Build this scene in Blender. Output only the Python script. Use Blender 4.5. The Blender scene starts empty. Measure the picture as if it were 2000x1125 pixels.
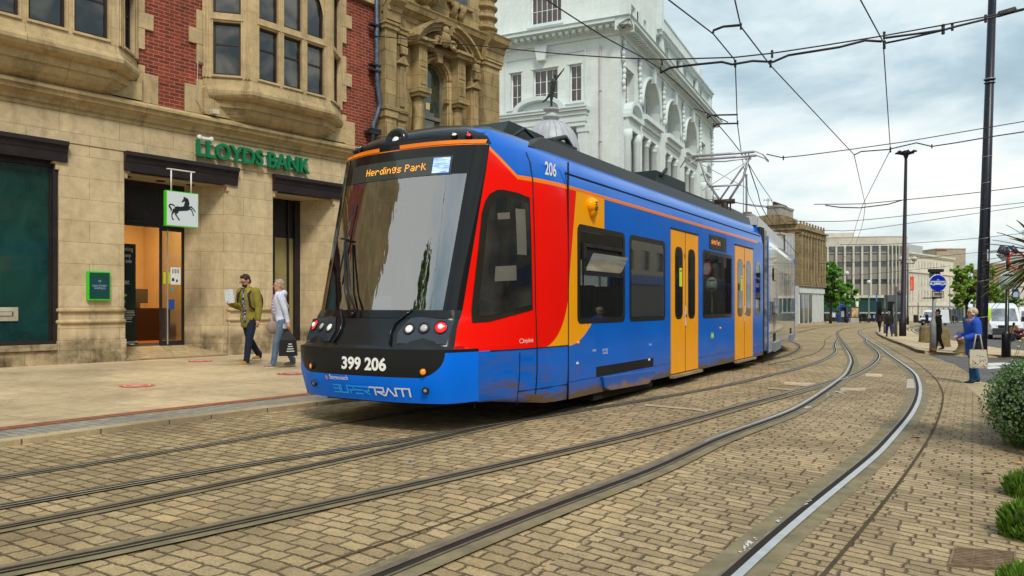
import bpy, bmesh, math, random
from mathutils import Vector, Matrix, noise
from math import sin, cos, pi, sqrt, radians, atan2
random.seed(7)
SC = bpy.context.scene
COL = SC.collection
EYE = 1.3
FPX = 1500.0
# ---------------------------------------------------------------- camera
cam = bpy.data.cameras.new('Camera'); camo = bpy.data.objects.new('Camera', cam); COL.objects.link(camo)
camo.location = (0, 0, EYE); camo.rotation_euler = (radians(90), 0, 0)
cam.sensor_width = 36; cam.lens = 27.0; cam.shift_y = 35.5/2000
cam.clip_start = .05; cam.clip_end = 3000
SC.camera = camo
def P(px, py, Y):
    return Vector(((px-1000)/FPX*Y, Y, EYE+(598-py)/FPX*Y))
# ---------------------------------------------------------------- terrain height
SD = (.515, .857)
def sd(x, y): return (x*.515+y*.857, x*.857-y*.515)
def xy(s, d): return (s*.515+d*.857, s*.857-d*.515)
SB = [(-1e6, 0), (15, 0), (60, -.765), (200, -2.1), (1e6, -2.1)]
DB = [(-1e6, .11), (-14, .11), (-3, 0), (1, -.26), (1e6, -.26)]
def interp(T, t):
    for (a, va), (b, vb) in zip(T, T[1:]):
        if t <= b: return va+(vb-va)*(t-a)/(b-a)
    return T[-1][1]
def G(x, y):
    s, d = sd(x, y)
    return interp(SB, s)+interp(DB, d)
def gp(px, py, dz=0):
    """point of the terrain seen through the given photo pixel"""
    py = max(py, 606)
    Y = EYE*FPX/(py-598)
    for _ in range(40):
        x = (px-1000)/FPX*Y
        Y = .5*Y+.5*(EYE-G(x, Y)-dz)*FPX/(py-598)
    x = (px-1000)/FPX*Y
    return Vector((x, Y, G(x, Y)+dz))
# ---------------------------------------------------------------- mesh builder
class MB:
    def __init__(s, T=None):
        s.v = []; s.f = []; s.m = []; s.s = []; s.T = T or Matrix(); s.mi = 0; s.sm = False; s.cuts = []
    def cut(s): s.cuts.append(len(s.f)); return s
    def build_each(s, name, mats, parent=None, **k):
        """one object per piece between two cut() marks"""
        a = 0; out = []
        for b in s.cuts+[len(s.f)]:
            if b <= a: continue
            ids = sorted({i for f in s.f[a:b] for i in f}); mp = {i: j for j, i in enumerate(ids)}
            q = MB(); q.v = [s.v[i] for i in ids]; q.f = [[mp[i] for i in f] for f in s.f[a:b]]; q.m = s.m[a:b]; q.s = s.s[a:b]
            out.append(q.build(name, mats, parent, **k)); a = b
        return out
    def mat(s, i): s.mi = i; return s
    def smooth(s, b=True): s.sm = b; return s
    def add(s, vs, fs):
        b = len(s.v)
        for v in vs:
            s.v.append(tuple(s.T @ Vector(v)))
        for f in fs:
            s.f.append([b+i for i in f]); s.m.append(s.mi); s.s.append(s.sm)
        return s
    def box(s, x0, x1, y0, y1, z0, z1):
        return s.add([(x0,y0,z0),(x1,y0,z0),(x1,y1,z0),(x0,y1,z0),(x0,y0,z1),(x1,y0,z1),(x1,y1,z1),(x0,y1,z1)],
                     [(0,3,2,1),(4,5,6,7),(0,1,5,4),(1,2,6,5),(2,3,7,6),(3,0,4,7)])
    def cbox(s, c, sz, rz=0):
        T = s.T; s.T = T @ Matrix.Translation(c) @ Matrix.Rotation(rz, 4, 'Z')
        s.box(-sz[0]/2, sz[0]/2, -sz[1]/2, sz[1]/2, -sz[2]/2, sz[2]/2); s.T = T; return s
    def loft(s, rings, closed=True, cap0=True, cap1=True):
        n = len(rings[0]); vs = [p for r in rings for p in r]; fs = []
        for i in range(len(rings)-1):
            for j in range(n if closed else n-1):
                k = (j+1) % n
                fs.append((i*n+j, i*n+k, (i+1)*n+k, (i+1)*n+j))
        if closed and cap0: fs.append(tuple(range(n))[::-1])
        if closed and cap1: fs.append(tuple((len(rings)-1)*n+j for j in range(n)))
        return s.add(vs, fs)
    def prism(s, poly, a0, a1, ax='y'):
        if ax == 'y': r = lambda a: [(p[0], a, p[1]) for p in poly]
        elif ax == 'x': r = lambda a: [(a, p[0], p[1]) for p in poly]
        else: r = lambda a: [(p[0], p[1], a) for p in poly]
        return s.loft([r(a0), r(a1)])
    def tube(s, pts, r, n=8, caps=True, flat=1.0):
        pts = [Vector(p) for p in pts]; N = len(pts); rings = []
        rr = r if isinstance(r, (list, tuple)) else [r]*N
        up = None
        for i, p in enumerate(pts):
            t = (pts[min(i+1, N-1)]-pts[max(i-1, 0)])
            if t.length < 1e-9: t = Vector((0, 0, 1))
            t.normalize()
            if up is None:
                up = Vector((0, 0, 1)) if abs(t.z) < .9 else Vector((0, 1, 0))
            u = up-t*up.dot(t)
            if u.length < 1e-4: u = t.orthogonal()
            u.normalize(); w = t.cross(u); up = u
            rings.append([p+(u*cos(2*pi*j/n)+w*sin(2*pi*j/n)*flat)*rr[i] for j in range(n)])
        return s.loft(rings, True, caps, caps)
    def lathe(s, prof, c=(0, 0, 0), n=16, ang=2*pi, a0=0):
        c = Vector(c); closed = abs(ang-2*pi) < 1e-6; k = n if closed else n+1
        rings = [[c+Vector((r*cos(a0+ang*j/n), r*sin(a0+ang*j/n), z)) for j in range(k)] for r, z in prof]
        return s.loft(rings, closed)
    def ell(s, c, rx, ry=None, rz=None, n=12, m=8, rot=None):
        ry = ry or rx; rz = rz or rx; c = Vector(c); rings = []
        for i in range(m+1):
            t = -pi/2+pi*i/m; q = max(cos(t), .02)
            ring = []
            for j in range(n):
                v = Vector((rx*q*cos(2*pi*j/n), ry*q*sin(2*pi*j/n), rz*sin(t)))
                if rot: v = rot @ v
                ring.append(c+v)
            rings.append(ring)
        return s.loft(rings)
    def quad(s, a, b, c, d): return s.add([a, b, c, d], [(0, 1, 2, 3)])
    def facade(s, x0, x1, z0, z1, ops, y=0., dep=.2, ydir=1):
        """wall sheet in the xz plane with openings (xa,xb,za,zb[,'arch']) and their reveals"""
        xs = sorted({x0, x1} | {o[0] for o in ops} | {o[1] for o in ops}); zs = sorted({z0, z1} | {o[2] for o in ops} | {o[3] for o in ops})
        xs = [x for x in xs if x0 <= x <= x1]; zs = [z for z in zs if z0 <= z <= z1]
        idx = {}; vs = []; fs = []
        def V(x, z):
            k = (round(x, 5), round(z, 5))
            if k not in idx: idx[k] = len(vs); vs.append((x, y, z))
            return idx[k]
        for xa, xb in zip(xs, xs[1:]):
            for za, zb in zip(zs, zs[1:]):
                cx, cz = (xa+xb)/2, (za+zb)/2
                if any(o[0] < cx < o[1] and o[2] < cz < o[3] for o in ops): continue
                fs.append((V(xa, za), V(xb, za), V(xb, zb), V(xa, zb)))
        s.add(vs, fs)
        yb = y+dep*ydir
        for o in ops:
            xa, xb, za, zb = o[:4]
            if len(o) > 4:
                rx = (xb-xa)/2; rise = o[5] if len(o) > 5 else rx; cx = (xa+xb)/2; n = 12; sp = zb-rise
                arc = [(cx-rx*cos(pi*i/n), sp+rise*sin(pi*i/n)) for i in range(n+1)]
                for i in range(n):
                    p, q = arc[i], arc[i+1]
                    s.quad((p[0], y, p[1]), (q[0], y, q[1]), (q[0], y, zb), (p[0], y, zb))
                    s.quad((p[0], y, p[1]), (q[0], y, q[1]), (q[0], yb, q[1]), (p[0], yb, p[1]))
                    s.quad((p[0], yb, p[1]), (q[0], yb, q[1]), (q[0], yb, zb+.01), (p[0], yb, zb+.01))
                ztop = sp
            else:
                ztop = zb; s.quad((xa, y, zb), (xb, y, zb), (xb, yb, zb), (xa, yb, zb))
            s.quad((xa, y, za), (xb, y, za), (xb, yb, za), (xa, yb, za))
            s.quad((xa, y, za), (xa, y, ztop), (xa, yb, ztop), (xa, yb, za))
            s.quad((xb, y, za), (xb, y, ztop), (xb, yb, ztop), (xb, yb, za))
        return s
    def build(s, name, mats, parent=None, recalc=True, bevel=0, weld=False):
        me = bpy.data.meshes.new(name); me.from_pydata(s.v, [], s.f)
        if not isinstance(mats, (list, tuple)): mats = [mats]
        for m in mats: me.materials.append(m)
        for p, mi, sm in zip(me.polygons, s.m, s.s): p.material_index = min(mi, len(mats)-1); p.use_smooth = sm
        if recalc or weld:
            bm = bmesh.new(); bm.from_mesh(me)
            if weld: bmesh.ops.remove_doubles(bm, verts=bm.verts, dist=1e-4)
            if recalc: bmesh.ops.recalc_face_normals(bm, faces=bm.faces)
            bm.to_mesh(me); bm.free()
        uvmap(me)
        o = bpy.data.objects.new(name, me); COL.objects.link(o)
        if parent is not None: o.parent = parent
        if bevel:
            b = o.modifiers.new('bevel', 'BEVEL'); b.width = bevel; b.segments = 2; b.limit_method = 'ANGLE'; b.angle_limit = radians(35)
        return o
def uvmap(me, mode=None):
    uv = me.uv_layers.new(name='uv') if not me.uv_layers else me.uv_layers[0]
    vs = me.vertices
    for p in me.polygons:
        n = p.normal
        if abs(n.z) > .7:
            for li in p.loop_indices:
                c = vs[me.loops[li].vertex_index].co
                uv.data[li].uv = sd(c.x, c.y)[::-1] if mode == 'ground' else (c.x, c.y)
        else:
            l = sqrt(n.x*n.x+n.y*n.y) or 1; tx, ty = -n.y/l, n.x/l
            for li in p.loop_indices:
                c = vs[me.loops[li].vertex_index].co; uv.data[li].uv = (c.x*tx+c.y*ty, c.z)
def tag(o, label=None, cat=None, group=None, kind=None):
    if label: o['label'] = label
    if cat: o['category'] = cat
    if group: o['group'] = group
    if kind: o['kind'] = kind
    return o
def thing(name, label, cat, loc=(0, 0, 0), rz=0, group=None):
    o = bpy.data.objects.new(name, None); COL.objects.link(o); o.empty_display_size = .2
    o.location = loc; o.rotation_euler = (0, 0, rz)
    return tag(o, label, cat, group)
def copy_tree(o, parent=None):
    c = o.copy(); COL.objects.link(c)
    if parent is not None: c.parent = parent
    for ch in list(o.children): copy_tree(ch, c)
    return c
def crom(pts, step):
    """Catmull-Rom resample of 2D/3D points"""
    pts = [Vector(p) for p in pts]; out = []
    for i in range(len(pts)-1):
        p0, p1, p2, p3 = pts[max(i-1, 0)], pts[i], pts[i+1], pts[min(i+2, len(pts)-1)]
        if i == 0: p0 = p1*2-p2
        if i == len(pts)-2: p3 = p2*2-p1
        n = max(1, int((p2-p1).length/step))
        for k in range(n):
            t = k/n
            out.append(.5*((2*p1)+(p2-p0)*t+(2*p0-5*p1+4*p2-p3)*t*t+(3*p1-p0-3*p2+p3)*t**3))
    out.append(pts[-1]); return out
def text_geo(body, size=1, ext=0, off=0, shear=0, align='LEFT', space=1):
    c = bpy.data.curves.new('t', 'FONT'); c.body = body; c.size = size; c.extrude = ext; c.offset = off; c.shear = shear
    c.align_x = align; c.space_character = space; c.resolution_u = 4
    o = bpy.data.objects.new('t', c); COL.objects.link(o)
    dg = bpy.context.evaluated_depsgraph_get(); me = o.evaluated_get(dg).to_mesh()
    vs = [v.co.copy() for v in me.vertices]; fs = [tuple(p.vertices) for p in me.polygons]
    o.evaluated_get(dg).to_mesh_clear(); bpy.data.objects.remove(o); bpy.data.curves.remove(c)
    return vs, fs
# ---------------------------------------------------------------- node expression helper
class N:
    """material wrapper"""
    def __init__(s, name):
        s.m = bpy.data.materials.new(name); s.m.use_nodes = True; s.t = s.m.node_tree
        s.b = s.t.nodes['Principled BSDF']
    def new(s, typ, **kw):
        n = s.t.nodes.new(typ)
        for k, v in kw.items(): setattr(n, k, v)
        return n
    def set(s, sock, val):
        if isinstance(val, E): s.t.links.new(val.o, sock)
        elif isinstance(val, bpy.types.NodeSocket): s.t.links.new(val, sock)
        else: sock.default_value = val
    def math(s, op, *a):
        n = s.new('ShaderNodeMath', operation=op)
        for i, v in enumerate(a): s.set(n.inputs[i], v)
        return E(s, n.outputs[0])
    def obj(s):
        n = s.new('ShaderNodeTexCoord'); sp = s.new('ShaderNodeSeparateXYZ'); s.t.links.new(n.outputs['Object'], sp.inputs[0])
        return [E(s, q) for q in sp.outputs]
    def coord(s, kind='Object', scale=(1, 1, 1), rot=(0, 0, 0)):
        n = s.new('ShaderNodeTexCoord'); mp = s.new('ShaderNodeMapping'); s.t.links.new(n.outputs[kind], mp.inputs[0])
        mp.inputs['Scale'].default_value = scale; mp.inputs['Rotation'].default_value = rot
        return mp.outputs[0]
    def noise(s, scale=5, detail=4, rough=.55, vec=None, dist=0):
        n = s.new('ShaderNodeTexNoise'); n.inputs['Scale'].default_value = scale; n.inputs['Detail'].default_value = detail
        n.inputs['Roughness'].default_value = rough; n.inputs['Distortion'].default_value = dist
        s.t.links.new(vec if vec else s.coord(), n.inputs['Vector'])
        return E(s, n.outputs['Fac'])
    def ramp(s, fac, stops, interp='LINEAR'):
        n = s.new('ShaderNodeValToRGB'); n.color_ramp.interpolation = interp; s.set(n.inputs[0], fac)
        els = n.color_ramp.elements
        while len(els) < len(stops): els.new(.5)
        for e, (p, c) in zip(els, stops):
            e.position = p; e.color = (c, c, c, 1) if isinstance(c, (int, float)) else (*c, 1)
        return n.outputs[0]
    def mix(s, fac, a, b, blend='MIX'):
        n = s.new('ShaderNodeMix', data_type='RGBA', blend_type=blend)
        s.set(n.inputs[0], fac)
        for i, v in ((6, a), (7, b)):
            if isinstance(v, tuple): v = (*v[:3], 1)
            s.set(n.inputs[i], v)
        return n.outputs[2]
    def bump(s, h, strength=.3, dist=.02, prev=None):
        n = s.new('ShaderNodeBump'); n.inputs['Strength'].default_value = strength; n.inputs['Distance'].default_value = dist
        s.set(n.inputs['Height'], h)
        if prev is not None: s.t.links.new(prev, n.inputs['Normal'])
        return n.outputs[0]
    def out(s, col=None, rough=None, metal=None, normal=None, **kw):
        b = s.b
        if col is not None: s.set(b.inputs['Base Color'], (*col, 1) if isinstance(col, tuple) else col)
        if rough is not None: s.set(b.inputs['Roughness'], rough)
        if metal is not None: s.set(b.inputs['Metallic'], metal)
        if normal is not None: s.t.links.new(normal, b.inputs['Normal'])
        for k, v in kw.items(): s.set(b.inputs[k.replace('_', ' ')], v)
        return s.m
class E:
    def __init__(s, n, o): s.n = n; s.o = o
    def __add__(s, b): return s.n.math('ADD', s, b)
    def __radd__(s, b): return s.n.math('ADD', s, b)
    def __sub__(s, b): return s.n.math('SUBTRACT', s, b)
    def __rsub__(s, b): return s.n.math('SUBTRACT', b, s)
    def __mul__(s, b): return s.n.math('MULTIPLY', s, b)
    def __rmul__(s, b): return s.n.math('MULTIPLY', s, b)
    def __truediv__(s, b): return s.n.math('DIVIDE', s, b)
    def __gt__(s, b): return s.n.math('GREATER_THAN', s, b)
    def __lt__(s, b): return s.n.math('LESS_THAN', s, b)
    def min(s, b): return s.n.math('MINIMUM', s, b)
    def max(s, b): return s.n.math('MAXIMUM', s, b)
    def abs(s): return s.n.math('ABSOLUTE', s)
    def sqrt(s): return s.n.math('SQRT', s)
    def clamp(s):
        return s.n.math('MINIMUM', s.n.math('MAXIMUM', s, 0.0), 1.0)
MC = {}
def plain(name, col, rough=.6, metal=0, var=.12, vs=3., bump=.0, bs=60., coat=0, emit=0, spec=None, grime=0):
    if name in MC: return MC[name]
    n = N(name); c = n.coord()
    nz = n.noise(vs, 5, .6, c)
    lo = tuple(x*(1-var) for x in col); hi = tuple(min(1, x*(1+var)) for x in col)
    cc = n.ramp(nz, [(.3, lo), (.7, hi)])
    if grime:
        cc = n.mix(n.math('MULTIPLY', E(n, n.ramp(n.noise(vs*.6, 8, .7, c, .3), [(.45, 0.), (.75, 1.)])), grime), cc, (.05, .04, .03))
    kw = {}
    if coat: kw['Coat_Weight'] = coat*.55
    kw['Specular_IOR_Level'] = .32 if spec is None else spec
    nrm = n.bump(n.noise(bs, 4, .6, c), bump, .01) if bump else None
    r = n.math('ADD', n.math('MULTIPLY', nz, .15), rough-.07)
    MC[name] = n.out(cc, r, metal, nrm, **kw)
    if emit:
        n.set(n.b.inputs['Emission Color'], (*col, 1)); n.b.inputs['Emission Strength'].default_value = emit
    return MC[name]
def glass(name, tint=(.02, .025, .03), opacity=.6, rough=.03, base=.04, fk=1.2, wave=0):
    """thin window pane: part see-through, part dark tint, with mirror reflection at its surface"""
    if name in MC: return MC[name]
    n = N(name); t = n.t
    for x in list(t.nodes):
        if x.type == 'BSDF_PRINCIPLED': t.nodes.remove(x)
    out = [x for x in t.nodes if x.type == 'OUTPUT_MATERIAL'][0]
    tr = n.new('ShaderNodeBsdfTransparent'); df = n.new('ShaderNodeBsdfDiffuse'); gl = n.new('ShaderNodeBsdfGlossy')
    df.inputs[0].default_value = (*tint, 1); gl.inputs['Roughness'].default_value = rough
    tr.inputs[0].default_value = (.8, .84, .84, 1)
    m1 = n.new('ShaderNodeMixShader'); m1.inputs[0].default_value = opacity
    t.links.new(tr.outputs[0], m1.inputs[1]); t.links.new(df.outputs[0], m1.inputs[2])
    fr = n.new('ShaderNodeFresnel'); fr.inputs[0].default_value = 1.55
    geo = n.new('ShaderNodeNewGeometry')
    f2 = n.math('ADD', E(n, fr.outputs[0])*fk, base).min(1.0)
    m2 = n.new('ShaderNodeMixShader'); t.links.new(f2.o, m2.inputs[0])
    t.links.new(m1.outputs[0], m2.inputs[1]); t.links.new(gl.outputs[0], m2.inputs[2])
    t.links.new(m2.outputs[0], out.inputs[0])
    if wave:
        nb = n.bump(n.noise(5, 3, .5, n.coord(scale=(1, 1, .12))), wave, .03); t.links.new(nb, gl.inputs['Normal'])
    MC[name] = n.m; return n.m
# ---------------------------------------------------------------- ground sheets
def sheet(name, poly, dz, mat, rise=0, parent=None, kind='structure', cuts=()):
    bm = bmesh.new()
    vs = [bm.verts.new((p[0], p[1], 0)) for p in poly]; bm.faces.new(vs)
    def cut(co, no):
        bmesh.ops.bisect_plane(bm, geom=bm.verts[:]+bm.edges[:]+bm.faces[:], plane_co=co, plane_no=no, dist=1e-5)
    for s0 in [b[0] for b in SB[1:-1]]: cut((s0*SD[0], s0*SD[1], 0), (SD[0], SD[1], 0))
    for d0 in [b[0] for b in DB[1:-1]]: cut((d0*.857, -d0*.515, 0), (.857, -.515, 0))
    for v in bm.verts: v.co.z = G(v.co.x, v.co.y)+dz
    bm.normal_update()
    for f in bm.faces:
        if f.normal.z < 0: f.normal_flip()
    if rise:
        edges = [e for e in bm.edges if e.is_boundary]
        r = bmesh.ops.extrude_edge_only(bm, edges=edges)
        for v in r['geom']:
            if isinstance(v, bmesh.types.BMVert): v.co.z -= rise
    me = bpy.data.meshes.new(name); bm.to_mesh(me); bm.free(); me.materials.append(mat)
    uvmap(me, 'ground')
    o = bpy.data.objects.new(name, me); COL.objects.link(o)
    if parent: o.parent = parent
    elif kind: o['kind'] = kind
    return o
def ribbon(mb, pts, o0, o1, dz):
    """strip along ground polyline between lateral offsets"""
    L = []; R = []
    for i, p in enumerate(pts):
        t = Vector(pts[min(i+1, len(pts)-1)][:2])-Vector(pts[max(i-1, 0)][:2]); t.normalize(); n = Vector((t.y, -t.x))
        a = Vector(p[:2])+n*o0; b = Vector(p[:2])+n*o1
        L.append((a.x, a.y, G(a.x, a.y)+dz)); R.append((b.x, b.y, G(b.x, b.y)+dz))
    n = len(pts)
    mb.add(L+R, [(i, n+i, n+i+1, i+1) for i in range(n-1)])
# ================================================================ world light
SUN_EL, SUN_AZ = 50, 163      # azimuth measured clockwise from +Y
w = bpy.data.worlds.new('World'); SC.world = w; w.use_nodes = True
wt = w.node_tree; bg = wt.nodes['Background']
sky = wt.nodes.new('ShaderNodeTexSky'); sky.sky_type = 'NISHITA'; sky.sun_disc = False
sky.sun_elevation = radians(SUN_EL); sky.sun_rotation = radians(SUN_AZ); sky.air_density = 1.2; sky.dust_density = 2
class W(N):
    def __init__(s): s.m = w; s.t = wt
wn = W()
tc = wn.new('ShaderNodeTexCoord'); sp = wn.new('ShaderNodeSeparateXYZ'); wt.links.new(tc.outputs['Generated'], sp.inputs[0])
dx, dy, dz = [E(wn, q) for q in sp.outputs]
zz = dz.max(0.0)+.16
cmb = wn.new('ShaderNodeCombineXYZ'); wn.set(cmb.inputs[0], dx/zz); wn.set(cmb.inputs[1], dy/zz); cmb.inputs[2].default_value = 3.7
n1 = wn.noise(.8, 10, .58, cmb.outputs[0], .5); n2 = wn.noise(.5, 6, .5, cmb.outputs[0], .1)
cl = n1*.62+n2*.38
ccol = wn.ramp(cl, [(.385, (2.6, 3.8, 4.5)), (.45, (3.9, 5.2, 5.8)), (.505, (6.3, 7.3, 7.6)), (.57, (8.4, 8.6, 8.2))])
hz = wn.ramp(dz, [(.0, 1.), (.28, 0.)])
ccol2 = wn.mix(wn.math('MULTIPLY', E(wn, hz), .45), ccol, (7.9, 8.1, 7.6))
final = wn.mix(.9, sky.outputs[0], ccol2)
wt.links.new(final, bg.inputs['Color']); bg.inputs['Strength'].default_value = .074
sl = bpy.data.lights.new('sun', 'SUN'); sl.energy = 1.5; sl.angle = radians(12); sl.color = (1, .94, .84)
so = bpy.data.objects.new('sun', sl); COL.objects.link(so)
az = radians(SUN_AZ); el = radians(SUN_EL)
sdir = Vector((sin(az)*cos(el), cos(az)*cos(el), sin(el)))
so.rotation_euler = (-sdir).to_track_quat('-Z', 'Y').to_euler(); so.location = (0, -20, 40)
SC.view_settings.view_transform = 'Standard'; SC.view_settings.look = 'None'; SC.view_settings.exposure = .80; SC.view_settings.gamma = 1
SC.cycles.max_bounces = 6; SC.cycles.transparent_max_bounces = 12; SC.cycles.diffuse_bounces = 3; SC.cycles.glossy_bounces = 3
SC.cycles.caustics_reflective = False; SC.cycles.caustics_refractive = False
SC.cycles.use_denoising = True
# ================================================================ ground materials
def setts(name, bw, rh, c1, c2, mortar, ms=.01, rot=0, wob=.018, bump=.55, stain=.5):
    n = N(name); uv = n.coord('UV', rot=(0, 0, rot))
    nz = n.new('ShaderNodeTexNoise'); nz.inputs['Scale'].default_value = 9; nz.inputs['Detail'].default_value = 4; n.t.links.new(uv, nz.inputs['Vector'])
    va = n.new('ShaderNodeVectorMath', operation='SUBTRACT'); n.t.links.new(nz.outputs['Color'], va.inputs[0]); va.inputs[1].default_value = (.5, .5, .5)
    vm = n.new('ShaderNodeVectorMath', operation='SCALE'); n.t.links.new(va.outputs[0], vm.inputs[0]); vm.inputs['Scale'].default_value = wob*4
    vb = n.new('ShaderNodeVectorMath', operation='ADD'); n.t.links.new(uv, vb.inputs[0]); n.t.links.new(vm.outputs[0], vb.inputs[1])
    if bump > .6:
        nf = n.new('ShaderNodeTexNoise'); nf.inputs['Scale'].default_value = 38; nf.inputs['Detail'].default_value = 3; n.t.links.new(uv, nf.inputs['Vector'])
        vc = n.new('ShaderNodeVectorMath', operation='MULTIPLY_ADD'); n.t.links.new(nf.outputs['Color'], vc.inputs[0]); vc.inputs[1].default_value = (.03, .03, .03); n.t.links.new(vb.outputs[0], vc.inputs[2]); vb = vc
    br = n.new('ShaderNodeTexBrick'); n.t.links.new(vb.outputs[0], br.inputs['Vector'])
    br.inputs['Scale'].default_value = 1; br.inputs['Brick Width'].default_value = bw; br.inputs['Row Height'].default_value = rh
    br.inputs['Mortar Size'].default_value = ms; br.inputs['Mortar Smooth'].default_value = .45 if bump < .6 else .7
    br.inputs['Color1'].default_value = (*c1, 1); br.inputs['Color2'].default_value = (*c2, 1); br.inputs['Mortar'].default_value = (*mortar, 1)
    br.offset = .5; br.squash = .8; br.squash_frequency = 3
    big = n.noise(.55, 6, .62, uv, .4); fine = n.noise(70, 5, .65, uv); mid = n.noise(7, 5, .65, uv)
    base_ = br.outputs['Color']
    if bump > .6:   # joints filled with grit in places
        jm = n.ramp(n.noise(3.3, 5, .7, uv), [(.38, .15), (.62, 1.)]); base_ = n.mix(n.math('MULTIPLY', n.math('SUBTRACT', 1.0, E(n, jm)), E(n, br.outputs['Fac'])), base_, c2)
    col = n.mix(1, base_, n.ramp(big, [(.3, (.66, .63, .6)), (.55, (1, 1, 1)), (.75, (1.15, 1.1, 1.02))]), 'MULTIPLY')
    col = n.mix(1, col, n.ramp(fine, [(.28, .62), (.68, 1.28)]), 'MULTIPLY')
    col = n.mix(1, col, n.ramp(mid, [(.3, .8), (.7, 1.12)]), 'MULTIPLY')
    spots = n.ramp(n.noise(2.6, 3, .5, uv), [(.24, 1.), (.29, 0.)])
    col = n.mix(n.math('MULTIPLY', E(n, spots), stain), col, (.09, .07, .045))
    oil = n.ramp(n.noise(.33, 7, .68, uv, .8), [(.50, 0.), (.68, 1.)]); col = n.mix(n.math('MULTIPLY', E(n, oil), .48*min(1, stain*2)), col, (.13, .098, .058))
    rough_ = n.noise(24, 5, .7, uv)
    br2 = n.new('ShaderNodeTexBrick'); n.t.links.new(vb.outputs[0], br2.inputs['Vector'])
    for k_ in ('Scale', 'Brick Width', 'Row Height'): br2.inputs[k_].default_value = br.inputs[k_].default_value
    br2.inputs['Mortar Size'].default_value = ms*2.6; br2.inputs['Mortar Smooth'].default_value = 1.0; br2.offset = .5; br2.squash = .8; br2.squash_frequency = 3
    h = (1-E(n, br2.outputs['Fac']))*(1.0 if bump > .6 else .3)+(1-E(n, br.outputs['Fac']))*.5+mid*.35+fine*.22+rough_*(.5 if bump > .6 else .15)
    n.out(col, n.math('ADD', mid*.25, .62), 0, n.bump(h, bump, .022), Specular_IOR_Level=.35)
    return n.m
M_SETT = setts('sandstone_setts', .195, .115, (.54, .40, .215), (.36, .265, .14), (.14, .10, .052), ms=.0055, wob=.009, bump=1.0)
M_SETT2 = setts('worn_setts', .205, .095, (.49, .365, .205), (.32, .235, .128), (.13, .095, .05), ms=.005, wob=.009, bump=1.0)
M_MARGIN = plain('rail_margin_concrete', (.20, .165, .095), .8, var=.3, vs=6, bump=.35, bs=90)
M_FLAG = setts('pavement_flags', .95, .62, (.60, .47, .29), (.53, .41, .25), (.30, .23, .13), ms=.007, wob=.01, bump=.12, stain=.35)
M_REDB = setts('red_brick_edging', .22, .12, (.36, .125, .07), (.30, .10, .055), (.12, .07, .04), ms=.008, wob=.004, bump=.3, stain=.2)
M_GREYP = setts('grey_aggregate_blocks', .2, .1, (.33, .31, .25), (.27, .255, .21), (.13, .115, .085), ms=.006, wob=.004, bump=.5, stain=.2)
M_KERB = setts('kerb_stone', .9, 3, (.46, .37, .22), (.42, .34, .20), (.12, .09, .05), ms=.01, wob=.006, bump=.2, stain=.3)
M_ASPH = plain('asphalt', (.115, .11, .105), .85, var=.25, vs=2, bump=.5, bs=120)
M_RAIL = plain('rail_steel', (.50, .50, .50), .30, .5, var=.15, vs=8, spec=.6)
M_RAILD = plain('rail_steel_dull', (.20, .155, .11), .45, .35, var=.3, vs=8, bump=.1)
M_GROOVE = plain('groove_shade', (.02, .016, .011), .9, var=.3)  # flat dark colour stands in for the shade inside the rail grooves
M_CRACK = plain('joint_dark', (.07, .05, .028), .95, var=.3)
M_YEL = plain('yellow_road_paint', (.62, .50, .18), .7, var=.2, vs=12)
M_WHITEP = plain('white_road_paint', (.6, .6, .57), .7, var=.25, vs=10)
# base sheet to the horizon
sheet('ground', [(-900, -60), (900, -60), (1200, 1500), (-900, 1500)], 0, M_SETT)
# worn zone between and right of the near track
sheet('worn_sett_carriageway', [xy(1.2, -1.9), xy(10, -2.0), xy(17, -2.3), xy(24, -3.2), xy(40, -4.6), xy(40, -2.4), xy(24, .6), xy(16, 1.2), xy(9, .9), xy(4, .45), xy(1.2, .4)], .004, M_SETT2)
# left pavement: flags, red edging, grey aggregate band, kerb
def off_line(pts, ext=60):
    q = [gp(*p) for p in pts]; a, b = q[0], q[-1]; t = (b-a).normalized()
    return [(a-t*8).to_2d()]+[v.to_2d() for v in q]+[(b+t*ext).to_2d()]
L0 = off_line([(0, 874), (350, 826.5), (700, 783)], 14)
def shift(line, d):
    out = []
    for i, p in enumerate(line):
        t = Vector(line[min(i+1, len(line)-1)])-Vector(line[max(i-1, 0)]); t.normalize()
        out.append(Vector(p)+Vector((-t.y, t.x))*d)
    return out
K1 = shift(L0, .17); K2 = shift(L0, .66); K3 = shift(L0, .86); K4 = shift(L0, 15)
sheet('kerb', list(L0)+K1[::-1], .05, M_KERB, rise=.07)
sheet('kerbside_block_band', K1+K2[::-1], .048, M_GREYP)
sheet('red_brick_band', K2+K3[::-1], .052, M_REDB)
sheet('left_pavement', K3+K4[::-1], .048, M_FLAG)
# ---------------------------------------------------------------- rails
def trace(px, step=.35, sm=3):
    pts = [gp(*p).to_2d() for p in px]
    out = crom([(p.x, p.y, 0) for p in pts], step)
    for _ in range(sm):
        out = [out[0]]+[(out[i-1]+out[i]*2+out[i+1])/4 for i in range(1, len(out)-1)]+[out[-1]]
    return out
def ext(pts, a, b=0):
    t0 = (pts[1]-pts[0]).normalized(); t1 = (pts[-1]-pts[-2]).normalized()
    r = list(pts)
    if a: r = [pts[0]-t0*a*(1-k/6) for k in range(6)]+r
    if b: r = r+[pts[-1]+t1*b*k/6 for k in range(1, 7)]
    return r
def fwd(pt, n, step, turn=0, head=radians(31.1)):
    o = []; p = Vector(pt)
    for i in range(n):
        p = p+Vector((sin(head), cos(head), 0))*step; head += turn; o.append(p.copy())
    return o
R1 = ext(trace([(0, 934), (175, 908), (350, 879), (525, 850), (700, 820), (862, 795)]), 3)
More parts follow.
